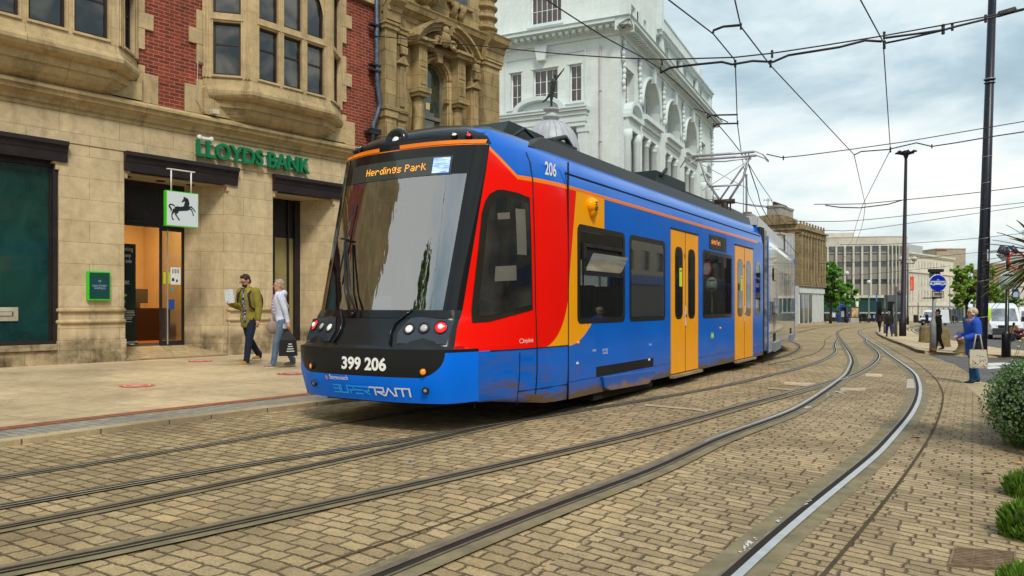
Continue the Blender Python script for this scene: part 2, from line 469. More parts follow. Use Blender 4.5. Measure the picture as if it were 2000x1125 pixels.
R1 += fwd(R1[-1], 24, .5)+fwd(fwd(R1[-1], 24, .5)[-1], 36, .6, radians(-.55), radians(30.8))
R3 = ext(trace([(0, 1034), (175, 1004), (350, 964), (525, 929), (700, 892), (1000, 824)]), 2)
R3 += fwd(R3[-1], 20, .5)+fwd(fwd(R3[-1], 20, .5)[-1], 38, .6, radians(-.5), radians(30.8))
R2 = ext(trace([(0, 992), (175, 962), (350, 930), (525, 901), (700, 876), (845, 852), (1010, 822), (1200, 792.5), (1306, 774), (1411, 755), (1502, 734), (1569, 717), (1615, 700), (1632, 686), (1630, 674), (1637, 660)]), 2)
R4 = ext(trace([(0, 1121), (175, 1091.5), (350, 1050), (525, 1011), (700, 974), (950, 917), (1125, 878), (1300, 836), (1464, 790.6), (1578, 760), (1649, 740), (1685, 725), (1708, 709), (1716, 695), (1708, 683), (1692, 670), (1690, 661)]), 1.5)
R5 = ext(trace([(757, 1125), (950, 1044.5), (1125, 978), (1300, 911.5), (1389, 866), (1502, 824.6), (1569, 796), (1649, 740), (1664, 716), (1665, 702), (1655, 683), (1639, 660), (1635.5, 651), (1639, 647), (1650, 642), (1675, 639)]), 2)
R6 = ext(trace([(1423, 1125), (1540, 1021), (1700, 892), (1731, 860), (1775, 808), (1791, 771), (1789, 743), (1775, 722.5), (1731, 690), (1696, 665), (1678, 650), (1683, 643.5), (1700, 640), (1713, 639)]), 2)
R7 = trace([(1556, 650), (1600, 640.5), (1640, 636.5), (1700, 634)])
R8 = trace([(1556, 641), (1600, 636.8), (1640, 633.5), (1700, 631.5)])
def rail(name, pts, side, bright, margin=.2, hw=.055, dz=0):
    """grooved street rail: concrete margin, running head, groove and guard lip"""
    r = MB(); s = side
    def rb(a, b, z):
        ribbon(r, pts, min(a*s, b*s), max(a*s, b*s), z+dz)
    r.mat(0); rb(-margin*(.85 if margin > .15 else 1), margin, .007)
    r.mat(1); rb(.022, .022+hw, .016)
    r.mat(2); rb(-.022, .022, .012)
    r.mat(3); rb(-.040, -.022, .014)
    o = r.build(name, [M_MARGIN, M_RAIL if bright else M_RAILD, M_GROOVE, M_RAILD], recalc=False)
    o['kind'] = 'structure'
    return o
rail('tram_track_rail', R1, 1, True, .07, .022)
rail('tram_track_rail', R3, 1, False, .10, .02, .001)
rail('crossover_rail', R2, 1, True, .07, .022, .0035)
rail('crossover_rail', R4, 1, False, .11, .022, .005)
rail('near_track_rail', R5, -1, False, .13, .045, .0065)
rail('near_track_rail', R6, 1, True, .17, .05)
rail('far_track_rail', R7, 1, False, .15, .06); rail('far_track_rail', R8, -1, False, .15, .06)
# bright worn strip over the crossing part of the near left rail
rb = MB(); sub = [p for p in R5 if 7.5 < p.y < 26]; ribbon(rb, sub, -.068, -.042, .0245)
sub2 = [p for p in R4 if p.y > 11.5]; ribbon(rb, sub2, .024, .042, .0225)
rb.build('worn_rail_head', [M_RAIL], recalc=False)['kind'] = 'structure'
# joint lines
def joint(px, wd=.022):
    r = MB(); ribbon(r, trace(px), -wd/2, wd/2, .0085); r.build('paving_joint', [M_CRACK], recalc=False)['kind'] = 'structure'
joint([(1600, 1135), (1697, 1020), (1776, 917), (1827, 833), (1842, 780), (1837, 757), (1823, 736), (1789, 708.6), (1754, 689), (1724, 672), (1696, 655.5)], .026)
joint([(600, 1114), (800, 1045), (935, 1002), (1050, 960)], .014)
joint([(0, 913), (200, 893), (400, 862), (600, 822), (700, 806)], .012)
joint([(1500, 713), (1560, 700), (1600, 686), (1611, 672), (1612, 664), (1625, 655)], .03)
# ---------------------------------------------------------------- road and island on the right
def gpoly(px): return [gp(*p).to_2d() for p in px]
sheet('asphalt_side_road', gpoly([(1770, 642), (1776, 650), (1799, 659), (1853, 668), (1929, 682), (2200, 715), (2600, 700), (2500, 640), (1900, 630), (1840, 630), (1790, 636)]), .012, M_ASPH)
sheet('asphalt_crossing', gpoly([(1812, 692.5), (1840, 703), (1865, 712), (1885, 724), (1905, 737), (1922, 747), (2300, 775), (2300, 712), (1958, 700), (1878, 697)]), .010, M_ASPH)
isl = gpoly([(1713, 648), (1718, 655), (1727, 660), (1748, 669), (1771, 678), (1789, 686), (1807, 691.5), (1878, 697), (1958, 699.5), (2300, 714), (2300, 730), (2300, 722), (2200, 713), (1929, 681), (1853, 667.5), (1799, 658.5), (1775, 649.5), (1766, 643), (1778, 637.5), (1760, 636), (1725, 640)][:9]+[(2280, 712), (2200, 712), (1929, 681), (1853, 667.5), (1799, 658.5), (1775, 649.5), (1766, 643), (1778, 637.5), (1760, 636), (1725, 640)])
sheet('pavement_island', isl, .11, M_FLAG, rise=.12)
def strip(name, px, w_, dz, m):
    r = MB(); ribbon(r, trace(px), -w_/2, w_/2, dz); o = r.build(name, [m], recalc=False); o['kind'] = 'structure'; return o
strip('kerb', [(1713, 648), (1718, 655), (1727, 660), (1748, 669), (1771, 678), (1789, 686), (1807, 691.5), (1878, 697), (1958, 699.5), (2100, 704)], .16, .116, M_KERB)
strip('yellow_line', [(1795, 638.5), (1777, 643), (1783, 650), (1805, 657.5), (1856, 666)], .11, .02, M_YEL)
strip('yellow_line', [(1800, 639.5), (1784, 643.5), (1790, 649.5), (1812, 656.5), (1860, 664)], .11, .02, M_YEL)
strip('right_pavement', [(1922, 747), (1960, 772), (2040, 830)], .9, .006, M_KERB)
for q in ([(1905, 711), (1960, 709), (1985, 712), (1935, 716)], [(1925, 717), (1950, 716), (1956, 720), (1930, 722)], [(1950, 728), (1975, 726), (1978, 731)]):
    sheet('road_marking', gpoly(q), .016, M_WHITEP)
# steel plate beside rail, concrete patches, white drips
for q, m in (([(1772, 741), (1790, 741), (1790, 759), (1770, 759)], plain('plate_grey', (.42, .36, .30), .6, var=.1)),
             ([(1692, 730), (1724, 731), (1722, 737), (1690, 736)], M_FLAG), ([(1642, 758), (1692, 758), (1690, 764), (1640, 764)], M_FLAG),
             ([(1500, 757), (1555, 761), (1553, 764), (1498, 760)], M_FLAG), ([(1260, 790), (1385, 803), (1380, 806), (1256, 793)], M_FLAG), ([(1533, 746), (1600, 750), (1590, 757), (1530, 752)], M_FLAG)):
    sheet('paving_patch', gpoly(q), .0085, m)
rw = MB(); rng = random.Random(3)
for cx, cy, k, sx, sy in ((1628, 770, 6, 30, 6), (1575, 797, 3, 14, 2), (1462, 1068, 9, 16, 10), (1578, 985, 3, 12, 5), (1522, 1018, 2, 8, 3)):
    for _ in range(k*3):
        x = cx+rng.gauss(0, sx*.4); y = cy+rng.gauss(0, sy*.4)-(x-cx)*(.7 if cy > 900 else .1); g = gp(x, y); r0 = rng.uniform(.004, .016)*(1. if cy > 900 else 2.4)
        n = 7; vs = [(g.x+r0*rng.uniform(.4, 1.3)*cos(2*pi*i/n), g.y+r0*rng.uniform(.4, 1.3)*sin(2*pi*i/n)) for i in range(n)]
        rw.add([(a, b, G(a, b)+(.0142+.0004*(len(rw.f) % 5))) for a, b in vs], [tuple(range(n))])
o = rw.build('white_paint_drips', [plain('paint_drip', (.62, .62, .6), .7)], recalc=False); o['kind'] = 'structure'
# floor stickers on pavement
for px, py, lab in ((268, 753.5, 'nearest red round floor sticker on the pavement before the bank door'), (391, 705.5, 'red round floor sticker beside the bank entrance recess'), (568, 730, 'red round floor sticker next to the tram nose')):
    g = gp(px, py, .05); m = MB(); n = 28
    z = lambda x, y, e: G(x, y)+.048+e
    def disc(r0, r1, e):
        a = [(g.x+r0*cos(2*pi*i/n), g.y+r0*sin(2*pi*i/n)) for i in range(n)]; b = [(g.x+r1*cos(2*pi*i/n), g.y+r1*sin(2*pi*i/n)) for i in range(n)]
        m.add([(x, y, z(x, y, e)) for x, y in a+b], [(i, (i+1) % n, n+(i+1) % n, n+i) for i in range(n)])
    m.mat(0); m.add([(g.x+.24*cos(2*pi*i/n), g.y+.24*sin(2*pi*i/n), z(g.x+.24*cos(2*pi*i/n), g.y+.24*sin(2*pi*i/n), .006)) for i in range(n)], [tuple(range(n))]); m.mat(1); disc(.165, .18, .010)
    for k in (-1, 0, 1): 
        a = [(-.08, k*.05-.012), (.08, k*.05-.012), (.08, k*.05+.012), (-.08, k*.05+.012)]
        m.add([(g.x+p, g.y+q, z(g.x+p, g.y+q, .010)) for p, q in a], [(0, 1, 2, 3)])
    tag(m.build('floor_sticker', [plain('sticker_red', (.55, .06, .06), .5), plain('sticker_white', (.8, .75, .72), .5)], recalc=False), lab, 'sticker')
# drain grate
T = thing('drain_grate', 'rusty slotted steel drain grate set in the setts', 'drain', gp(1918, 1096))
c4 = [gp(1862, 1074), gp(1985, 1083), gp(1980, 1124), gp(1852, 1108)]
e1 = (c4[1]-c4[0]); e2 = (c4[3]-c4[0]); o0 = c4[0]-T.location
rustm = plain('grate_rust', (.24, .165, .10), .7, .4, var=.35, vs=14, bump=.3)
m = MB(); fr = MB()
def gq(mb, u0, u1, v0, v1, z0, z1):
    c = [o0+e1*u+e2*v for u, v in ((u0, v0), (u1, v0), (u1, v1), (u0, v1))]
    mb.loft([[p+Vector((0, 0, z0)) for p in c], [p+Vector((0, 0, z1)) for p in c]])
gq(fr, 0, 1, 0, .05, .005, .02); gq(fr, 0, 1, .95, 1, .005, .02); gq(fr, 0, .04, .052, .948, .005, .02); gq(fr, .96, 1, .052, .948, .005, .02)
for i in range(10): v = .07+i*.089; gq(m, .045, .955, v, v+.038, .006, .017)
gq(m, .33, .35, .052, .948, .0075, .0155); gq(m, .65, .67, .052, .948, .0075, .0155)
bk = MB(); gq(bk, .01, .99, .01, .99, .0085-.004, .0052); bk.build('sump', [M_GROOVE], T)  # thin dark sheet in place of the shaded pit under the bars
fr.build('frame', [rustm], T); m.build('grating', [rustm], T)
# small litter
for px, py, lab, nm, c in ((801, 901, 'small blue bottle cap lying between the rails', 'bottle_cap', (.03, .12, .45)), (1790, 855, 'brown twig lying right of the shiny rail', 'twig', (.1, .05, .02)), (1930, 925, 'dry brown twigs lying on the setts by the shrubs', 'twig', (.09, .05, .025)), (1990, 906, 'orange dead leaf lying under the variegated bush', 'leaf', (.7, .28, .03))):
    g = gp(px, py, .01); m = MB()
    if nm == 'bottle_cap': m.lathe([(.015, 0), (.016, .006), (.014, .008)], g, 14)
    elif nm == 'twig':
        m.tube([g+Vector((-.06, .01, 0)), g+Vector((0, 0, .006)), g+Vector((.05, .02, 0))], .006, 6); m.tube([g, g+Vector((.03, .05, .008))], .004, 6)
    else: m.ell(g+Vector((0, 0, .012)), .03, .022, .009)
    tag(m.build(nm, [plain(nm+'_col'+str(px), c, .5)]), lab, {'bottle_cap': 'bottle cap', 'twig': 'twig', 'leaf': 'leaf'}[nm])
# ================================================================ tram
TR = Vector((-1.712, 7.70, 0)); TRZ = atan2(.856, .517)
tram = thing('tram', 'articulated blue, red and gold tram with white number 399 206 on its nose', 'tram', TR, TRZ)
H = 1.325
BLUE = (.0, .125, .60); RED = (.90, .008, .003); GOLD = (.97, .39, .003); ORG = (.95, .22, .01)
# livery paint: colour areas of the paintwork follow the tram's own length and height
n = N('tram_livery'); X, Y_, Z = n.obj()
tz = ((1.62-Z).max(0.0)/.79).min(1.0)
f = (Z-1.62).max(0.0)*.176+1.79+((1-tz*tz).max(0.0).sqrt())*.64
g_ = 2.4+(((Z-.83)/.25).clamp().sqrt())*.65
gl = (Z > 2.0)*(3.43-g_)+g_
zl = (2.71+(1.5-X).max(0.0)*.85).min(3.03)
below = Z < zl-.022; line = (Z < zl+.024)*(Z > zl-.024)
inred = below*(X < f)*(Z > .84)
ingold = below*(X > f)*(X < gl)*(Z > .83)
black = ((X < 1.22)*(Z > 3.03)+(Z > 3.24)).min(1.0)
nz = n.noise(1.3, 5, .6); dirt = E(n, n.ramp(n.noise(3.5, 6, .65, n.coord(scale=(.5, 1, 2.2))), [(.42, 0.), (.68, 1.)]))
blu = n.mix(nz, tuple(x*.85 for x in BLUE), tuple(x*1.25 for x in BLUE))
c = n.mix(inred, blu, RED); c = n.mix(ingold, c, GOLD); c = n.mix(line*(X < 11.6), c, ORG); c = n.mix(black, c, (.008, .01, .014))
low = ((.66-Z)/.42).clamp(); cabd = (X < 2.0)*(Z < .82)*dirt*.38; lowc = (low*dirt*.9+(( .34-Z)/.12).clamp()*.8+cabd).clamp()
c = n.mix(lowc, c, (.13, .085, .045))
wav = n.noise(.9, 2, .4, n.coord(scale=(1, 1, 1.6)))
M_LIV = n.out(c, n.math('ADD', lowc*.5, .16), 0, n.bump(wav, .06, .12), Coat_Weight=.10, Coat_Roughness=.03, Specular_IOR_Level=.2)
M_BLK = plain('tram_black_gloss', (.009, .011, .014), .2, var=.2, coat=.35)
M_BLKM = plain('tram_black_matt', (.02, .02, .021), .5, var=.3, vs=5, bump=.05)
M_BLUEP = plain('tram_blue_panel', BLUE, .22, var=.15, coat=.2, spec=.2)
M_GOLDP = plain('tram_gold_door', GOLD, .2, var=.05, coat=.15, spec=.16)
M_UND = plain('underframe', (.012, .010, .008), .9, var=.4)
M_GLS = glass('tram_glass', (.018, .017, .013), .35)
M_GLW = glass('windscreen_glass', (.02, .024, .026), .06, .02, .34, 1.3, .07)
M_FRIT = plain('glass_border_black', (.022, .02, .016), .12, coat=.8)
M_CREAM = plain('interior_cream', (.34, .30, .22), .5)
M_SEAT = plain('seat_fabric', (.02, .03, .10), .8, var=.5, vs=20)
M_INT = plain('interior_dark', (.06, .06, .058), .6)
M_STEEL = plain('brushed_steel', (.5, .5, .5), .3, 1)
M_WHT = plain('white_lettering', (.85, .85, .83), .4, var=.02)
def lvl(z):
    T = [(.20, .44, .91, .57), (.33, .34, .93, .49), (.6, .24, .965, .43), (.87, .25, .975, .43), (.90, .28, .97, .46), (1.1, .39, .945, .55), (1.26, .49, .93, .66), (3.02, .92, .985, 1.13), (3.12, .92, .955, 1.2), (3.22, 1.02, .90, 1.34), (3.30, 1.18, .80, 1.5), (3.37, 1.42, .62, 1.75), (3.41, 1.7, .4, 2.0)]
    if z <= T[0][0]: return T[0][1:]
    for a, b in zip(T, T[1:]):
        if z <= b[0]:
            t = (z-a[0])/(b[0]-a[0]); return tuple(a[i]+(b[i]-a[i])*t for i in (1, 2, 3))
    return T[-1][1:]
def halfw(z):
    T = [(.2, 1.30), (.5, 1.325), (2.0, 1.325), (2.72, 1.31), (2.88, 1.285), (3.03, 1.20), (3.12, 1.10), (3.22, .97), (3.30, .83), (3.37, .64), (3.41, .42)]
    for a, b in zip(T, T[1:]):
        if z <= b[0]: return a[1]+(b[1]-a[1])*max(0, (z-a[0]))/(b[0]-a[0])
    return T[-1][1]
def front_a(y, z):
    a0, w_, ac = lvl(z); return a0+(ac-a0)*min(1, abs(y)/w_)**2.8
def side_pt(q, z):
    a0, w_, ac = lvl(z); hh = max(halfw(z), w_+.001)
    return ac+(2.41-ac)*q, w_+(hh-w_)*sin(pi/2*min(1, q*1.02))**.85
def side_y(a, z):
    a0, w_, ac = lvl(z); q = min(max((a-ac)/(2.41-ac), 0), 1); return side_pt(q, z)[1]
def ringh(z, nf=8, ns=10):
    a0, w_, ac = lvl(z); r = []
    for i in range(nf): y = w_*i/nf; r.append((front_a(y, z), y, z))
    for i in range(ns+1):
        a, y = side_pt((i/ns)**1.4, z); r.append((a, y, z))
    return r
def ring(z):
    h = [(a, y, max(z, min(.31, max(.2, .31-(a-1.0)*.11)))) if z < .32 else (a, y, z) for a, y, z in ringh(z)]; return [(a, -y, z) for a, y, z in h[::-1]][:-1]+[(a, y, z) for a, y, z in h]
NR = len(ring(1)); MID = NR//2
ZL = [.20, .26, .33, .45, .6, .75, .87, .90, 1.0, 1.1, 1.18, 1.26, 1.5, 1.8, 2.1, 2.4, 2.7, 2.9, 3.02, 3.07, 3.12, 3.17, 3.22, 3.26, 3.30, 3.34, 3.37, 3.395, 3.41]
rings = [ring(z) for z in ZL]
def shell(mb, zi0, zi1, j0, j1, off=0):
    vs = []; fs = []; wd = j1-j0+1
    for i in range(zi0, zi1+1):
        for j in range(j0, j1+1):
            a, y, z = rings[i][j]
            if off:
                p = rings[i][max(j-1, 0)]; q = rings[i][min(j+1, NR-1)]; t = Vector((q[0]-p[0], q[1]-p[1])).normalized()
                a += -t.y*off; y += t.x*off
            vs.append((a, y, z))
    for i in range(zi1-zi0):
        for j in range(wd-1):
            fs.append((i*wd+j, i*wd+j+1, (i+1)*wd+j+1, (i+1)*wd+j))
    mb.add(vs, fs)
zi = {round(z, 2): i for i, z in enumerate(ZL)}
F0, F1 = MID-8, MID+8           # windscreen span across front
cabm = MB().smooth()
i126, i302, i90, i87, i33 = zi[1.26], zi[3.02], zi[.90], zi[.87], zi[.33]
shell(cabm, 0, i87, 0, F0-3); shell(cabm, 0, i87, F1+3, NR-1)
shell(cabm, i87, i302, 0, F0-1); shell(cabm, i87, i302, F1+1, NR-1)
shell(cabm, i302, len(ZL)-1, 0, NR-1)
# straight upper coving from cab to the end of the car (above the flat side panels)
prof = [(1.31, 2.72), (1.285, 2.88), (1.20, 3.03), (1.10, 3.12), (.97, 3.22), (.83, 3.30), (.64, 3.37), (.42, 3.41), (0, 3.41)]
for s in (-1, 1):
    for (y0, z0), (y1, z1) in zip(prof, prof[1:]):
        cabm.add([(2.41, s*y0, z0), (12.1, s*y0, z0), (12.1, s*y1, z1), (2.41, s*y1, z1)], [(0, 1, 2, 3)])
cabm.sm = False
# flat side with openings
WIN = [(2.64, 4.11), (4.27, 5.71), (7.61, 9.54)]; DOOR = [(5.96, 7.35), (9.72, 11.16)]; WZ = (1.085, 2.30)
ops = [(a+.07, b-.07, WZ[0]+.07, WZ[1]-.07) for a, b in WIN]+[(a, b, .215, 2.53) for a, b in DOOR]+[(11.42, 11.84, 1.15, 2.24)]
for s in (-1, 1):
    cabm.facade(2.41, 12.1, .20, 2.72, ops, y=s*H, dep=.07, ydir=-s)
cabm.box(12.02, 12.08, -1.2, 1.2, .3, 3.1)
cabm.mat(1).box(1.9, 12.0, -1.2, 1.2, .3, .36); cabm.box(2.0, 12.0, -1.05, 1.05, 3.0, 3.04)
body = cabm.build('body', [M_LIV, M_INT], tram, recalc=True, weld=True)
# door seams / panel joints (thin proud rubber strips)
sm = MB()
for a in (2.405,):
    sm.box(a-.009, a+.009, -H-.004, -H+.01, .22, 3.0)
pts = [(1.72, -side_y(1.72, z)-.003, z) for z in ZL if .3 <= z <= 3.05]
sm.tube(pts, .008, 4)
sm.box(2.42, 12.0, -1.293, -1.275, 2.868, 2.885)
sm.box(2.42, 12.0, -H-.002, -H+.01, .40, .404); sm.tube([(.98, -side_y(.98, .838)-.004, .838)]+[(a, -side_y(a, .838)-.002, .838) for a in (1.3, 1.6, 1.9, 2.2, 2.4)], .006, 4)
sm.tube([(1.42, -side_y(1.42, z)-.003, z) for z in (.24, .5, .8)], .006, 4); sm.tube([(a, -side_y(a, .38)-.003, .38) for a in (1.42, 1.9, 2.4)], .006, 4)
sm.tube([(.47, -.985, .83), (.60, -side_y(.60, .72)-.004, .72), (.80, -side_y(.80, .5)-.003, .5), (.84, -side_y(.84, .25)-.003, .25)], .008, 4)
sm.build('panel_joints', [plain('joint_black', (.005, .005, .006), .6)], tram)
# lower black nose and blue bumper
nose = MB().smooth(); shell(nose, i90, i126, F0-1, F1+1); shell(nose, i87, i90, F0-2, F1+2)
nob = nose.build('nose_cowl', [M_BLK], tram)
n = N('bumper_paint'); X, Y_, Z = n.obj()
yy = (Y_.abs()-.72).max(0.0)/.27
blk = Z > .62+(1-(1-yy*yy).max(0.0).sqrt())*.25-.03
c = n.mix(blk, n.mix(n.noise(2, 4), (.0, .15, .80), (.001, .20, .98)), (.014, .015, .015))
M_BUMP = n.out(n.mix(((.38-Z)/.12).clamp()*.35, c, (.08, .06, .05)), .38, 0, None, Coat_Weight=.04, Specular_IOR_Level=.15)
bm_ = MB().smooth(); shell(bm_, i33, i87, F0-3, F1+3, .035)
top = [Vector(rings[i87][j]) for j in range(F0-3, F1+4)]
bum = bm_.build('bumper', [M_BUMP], tram)
m = MB(); b1 = []; b2 = []
for j in range(F0-3, F1+4):
    p = rings[i87][max(j-1, 0)]; q = rings[i87][min(j+1, NR-1)]; t = Vector((q[0]-p[0], q[1]-p[1])).normalized(); r = rings[i87][j]
    b1.append((r[0]-t.y*.035, r[1]+t.x*.035, .87)); b2.append((r[0]+t.y*.1, r[1]-t.x*.1, .874))
k = len(b1); m.add(b1+b2, [(i, i+1, k+i+1, k+i) for i in range(k-1)]); m.build('bumper_top', [M_BLKM], bum)
# windscreen with black surround
fr = MB().smooth(); shell(fr, i126, i302, F0-1, F0+1, .004); shell(fr, i126, i302, F1-1, F1+1, .004); shell(fr, i126-1, i126, F0-1, F1+1, .006); shell(fr, zi[2.4]+1, i302, F0+1, F1-1, -.0)
fro = fr.build('windscreen', [M_FRIT], tram)
fro.data.materials.clear(); fro.data.materials.append(plain('windscreen_border', (.009, .010, .011), .1, coat=.35, spec=.25))
gm = MB().smooth(); shell(gm, i126, zi[2.4]+1, F0+1, F1-1); gm.build('pane', [M_GLW], fro)
# destination header
def front_pt(y, z, off=.01):
    a = front_a(y, z); e = .01; da = (front_a(y+e, z)-front_a(y-e, z))/(2*e); dz_ = (front_a(y, z+e)-front_a(y, z-e))/(2*e)
    nn = Vector((-1, da, dz_)).normalized(); return Vector((a, y, z))+nn*off
def on_front(mb, vs, fs, yc, zc, off):
    """flat art (u to the viewer's right, v up) laid on the curved nose; viewer's right is -y"""
    out = [front_pt(yc-v.x, zc+v.y, off+v.z) for v in (Vector(q) for q in vs)]
    mb.add(out, fs)
def rect(w_, h_, nx=6, rad=0):
    vs = []; fs = []
    for j in range(2):
        for i in range(nx+1): vs.append((-w_/2+w_*i/nx, -h_/2+h_*j, 0))
    for i in range(nx): fs.append((i, i+1, nx+1+i+1, nx+1+i))
    return vs, fs
m = MB(); v, f_ = rect(1.42, .21, 10); on_front(m, v, f_, .02, 2.80, .006); dsp = m.build('destination_display', [plain('display_glass', (.03, .045, .04), .08, coat=1)], tram)
M_LED = plain('orange_led', (1, .36, .04), .5, emit=.75, var=.0)
# dotted lettering
FONT = {'H': '10001 10001 10001 11111 10001 10001 10001', 'e': '00000 00000 01110 10001 11111 10000 01110', 'r': '00000 00000 10110 11001 10000 10000 10000', 'd': '00001 00001 01101 10011 10001 10011 01101',
        'i': '1 0 1 1 1 1 1', 'n': '00000 00000 10110 11001 10001 10001 10001', 'g': '00000 01101 10011 10011 01101 00001 01110', 's': '00000 00000 01111 10000 01110 00001 11110', ' ': '00 00 00 00 00 00 00',
        'P': '11110 10001 10001 11110 10000 10000 10000', 'a': '00000 00000 01110 00001 01111 10001 01111', 'k': '10000 10010 10100 11000 10100 10010 10001'}
def dots(text, pitch):
    x = 0; out = []
    for ch in text:
        rows = FONT[ch].split()
        for r, row in enumerate(rows):
            for c_, b in enumerate(row):
                if b == '1': out.append((x+c_*pitch, (6-r)*pitch))
        x += (len(rows[0])+1.3)*pitch
    return out, x
ds, wd = dots('Herdings Park', .0115); m = MB()
for x, y in ds:
    vs = [(x-wd/2, y-.04, 0), (x+.0095-wd/2, y-.04, 0), (x+.0095-wd/2, y-.031+.001, 0), (x-wd/2, y-.031+.001, 0)]
    on_front(m, vs, [(0, 1, 2, 3)], .02, 2.80, .010)
m.build('led_text', [M_LED], dsp)
m = MB(); v, f_ = rect(.19, .17, 4); on_front(m, v, f_, -.57, 2.80, .010); 
n = N('route_screen'); X, Y_, Z = n.obj(); wv = n.ramp(n.noise(9, 3, .5, n.coord(scale=(.1, 1, 12))), [(.42, (.12, .28, 1.)), (.55, (.75, .85, 1.))])
n.set(n.b.inputs['Emission Color'], wv); n.b.inputs['Emission Strength'].default_value = .55
m.build('route_screen', [n.out((.1, .2, .8), .3)], dsp)
# orange line over windscreen
m = MB(); L = []; 
for a_, b_ in ((-.99, -.0), (.30, .99)):
    for z_ in (3.035, 3.08): pass
    ys = [a_+(b_-a_)*i/10 for i in range(11)]
    vs = [front_pt(y, 3.032, .006) for y in ys]+[front_pt(y, 3.075, .006) for y in ys]
    m.add(vs, [(i, i+1, 12+i, 11+i) for i in range(10)])
m.build('orange_stripe', [plain('stripe_orange', ORG, .3)], tram)
# brow light pod, marker lights
def disc_light(parent, name, y, z, r, col, emit=0, hood=None, hr=1.35, off=.01):
    c0 = front_pt(y, z, 0); e = .02
    nrm = (front_pt(y, z, 1)-front_pt(y, z, 0)).normalized(); q = nrm.to_track_quat('Z', 'Y').to_matrix().to_4x4()
    T = Matrix.Translation(c0) @ q
    m = MB(T).smooth()
    if hood: m.mat(1).lathe([(r*hr, -.03), (r*hr, off+.012), (r*1.12, off+.018), (r*1.02, off), (r*1.0, off-.004)], n=20)
    m.mat(0).lathe([(r, off-.005), (r*.9, off+.008), (r*.5, off+.016), (.001, off+.018)], n=18)
    return m.build(name, [plain(name+'_lens'+str(col), col, .15, emit=emit, coat=1, var=.05), hood or M_BLK], parent)
m = MB().smooth(); c0 = front_pt(.10, 3.15, 0); nrm = Vector((-1, 0, .15)).normalized(); T = Matrix.Translation(c0) @ nrm.to_track_quat('Z', 'Y').to_matrix().to_4x4()
m.T = T; m.lathe([(.16, -.25), (.15, -.02), (.13, .01), (.105, .015), (.08, -.01), (.05, -.02)], n=24); hl = m.build('brow_lamp', [M_BLK], tram)
m = MB(T).smooth(); m.lathe([(.05, -.025), (.045, -.005), (.03, .005), (.001, .008)], n=16); m.build('lens', [plain('lamp_white', (.75, .77, .72), .3, emit=.08)], hl)
for s in (-1, 1):
    m = MB(); vs = [Vector(v_) for v_ in [(-.16, -.045, 0), (.16, -.045, 0), (.19, .045, 0), (-.13, .045, 0)]]
    on_front(m, [(v_.x*-s, v_.y, v_.z) for v_ in vs], [(0, 1, 2, 3)], s*.72, 3.125, .008); mk = m.build('marker_light', [M_BLK], tram)
    disc_light(mk, 'white_marker', s*.66, 3.125, .03, (.8, .8, .75), .15, M_BLK, 1.3, .012); disc_light(mk, 'red_marker', s*.80, 3.12, .032, (.8, .01, .02), .15, M_BLK, 1.3, .012)
# headlight clusters
for s in (-1, 1):
    m = MB(); v = [(-.27, -.02), (-.19, .12), (-.10, .135), (.28, .10), (.26, -.13), (-.24, -.13)]
    n_ = 8; top_ = []
    vs = [(-.0-(p[0])*(-1 if s > 0 else 1)*-1, p[1], 0) for p in v] if False else [((p[0] if s < 0 else -p[0]), p[1], 0) for p in v]
    # fan triangulated panel
    cx = sum(p[0] for p in vs)/6; on_front(m, vs+[(cx, 0, 0)], [(i, (i+1) % 6, 6) for i in range(6)], s*.70, 1.05, .012)
    hp = m.build('headlight', [plain('headlight_panel', (.03, .04, .055), .2, coat=.6)], tram)
    disc_light(hp, 'lamp', s*.545, 1.065, .046, (.75, .77, .74), .12, M_BLKM, 1.35); disc_light(hp, 'lamp', s*.70, 1.075, .044, (.45, .47, .46), 0, M_BLKM, 1.4)
    disc_light(hp, 'tail_lamp', s*.865, 1.085, .06, (.9, .015, .02), .9, M_BLKM, 1.15); disc_light(hp, 'tail_lamp_centre', s*.865, 1.085, .028, (.85, .75, .7), .3, None, 1, .03)
    m = MB(); ptsr = [front_pt(s*.50, 1.26, .012), front_pt(s*.44, 1.20, .016), front_pt(s*.36, 1.12, .02), front_pt(s*.345, 1.02, .02), front_pt(s*.385, .91, .014)]
    m.smooth().tube(ptsr, .013, 8); m.build('cowl_rib', [M_BLK], tram)
    disc_light(bum, 'indicator', (.68 if s > 0 else -.78), .655, .033, (.95, .25, .01), .25, M_BLKM, 1.12, .045); disc_light(bum, 'sensor', (.68 if s > 0 else -.78), .48, .026, (.4, .4, .38), 0, M_BLKM, 1.35, .045)
# numbers and lettering on bumper
def front_text(body_, size, yc, zc, mat, parent, name, off=.042, bold=.0, sx=1, **k):
    v, f_ = text_geo(body_, size, 0, bold, align='CENTER', **k); m = MB(); on_front(m, [(p.x*sx, p.y, 0) for p in v], f_, yc, zc, off); return m.build(name, [mat], parent, recalc=False)
front_text('399 206', .172, -.10, .655, M_WHT, bum, 'fleet_number', bold=.006, sx=1.04)
def strokes(segs, th, sc, x0, slant=0):
    vs = []; fs = []
    for pl in segs:
        for (xa, ya), (xb, yb) in zip(pl, pl[1:]):
            d = Vector((xb-xa, yb-ya)); L_ = d.length or 1e-6; d /= L_; nn = Vector((-d.y, d.x))*th/2; e = d*th/2
            b = len(vs)
            for p in ((xa-e.x-nn.x, ya-e.y-nn.y), (xb+e.x-nn.x, yb+e.y-nn.y), (xb+e.x+nn.x, yb+e.y+nn.y), (xa-e.x+nn.x, ya-e.y+nn.y)):
                vs.append(((p[0]+slant*p[1])*sc+x0, p[1]*sc, len(fs)*.00008))
            fs.append((b, b+1, b+2, b+3))
    return vs, fs
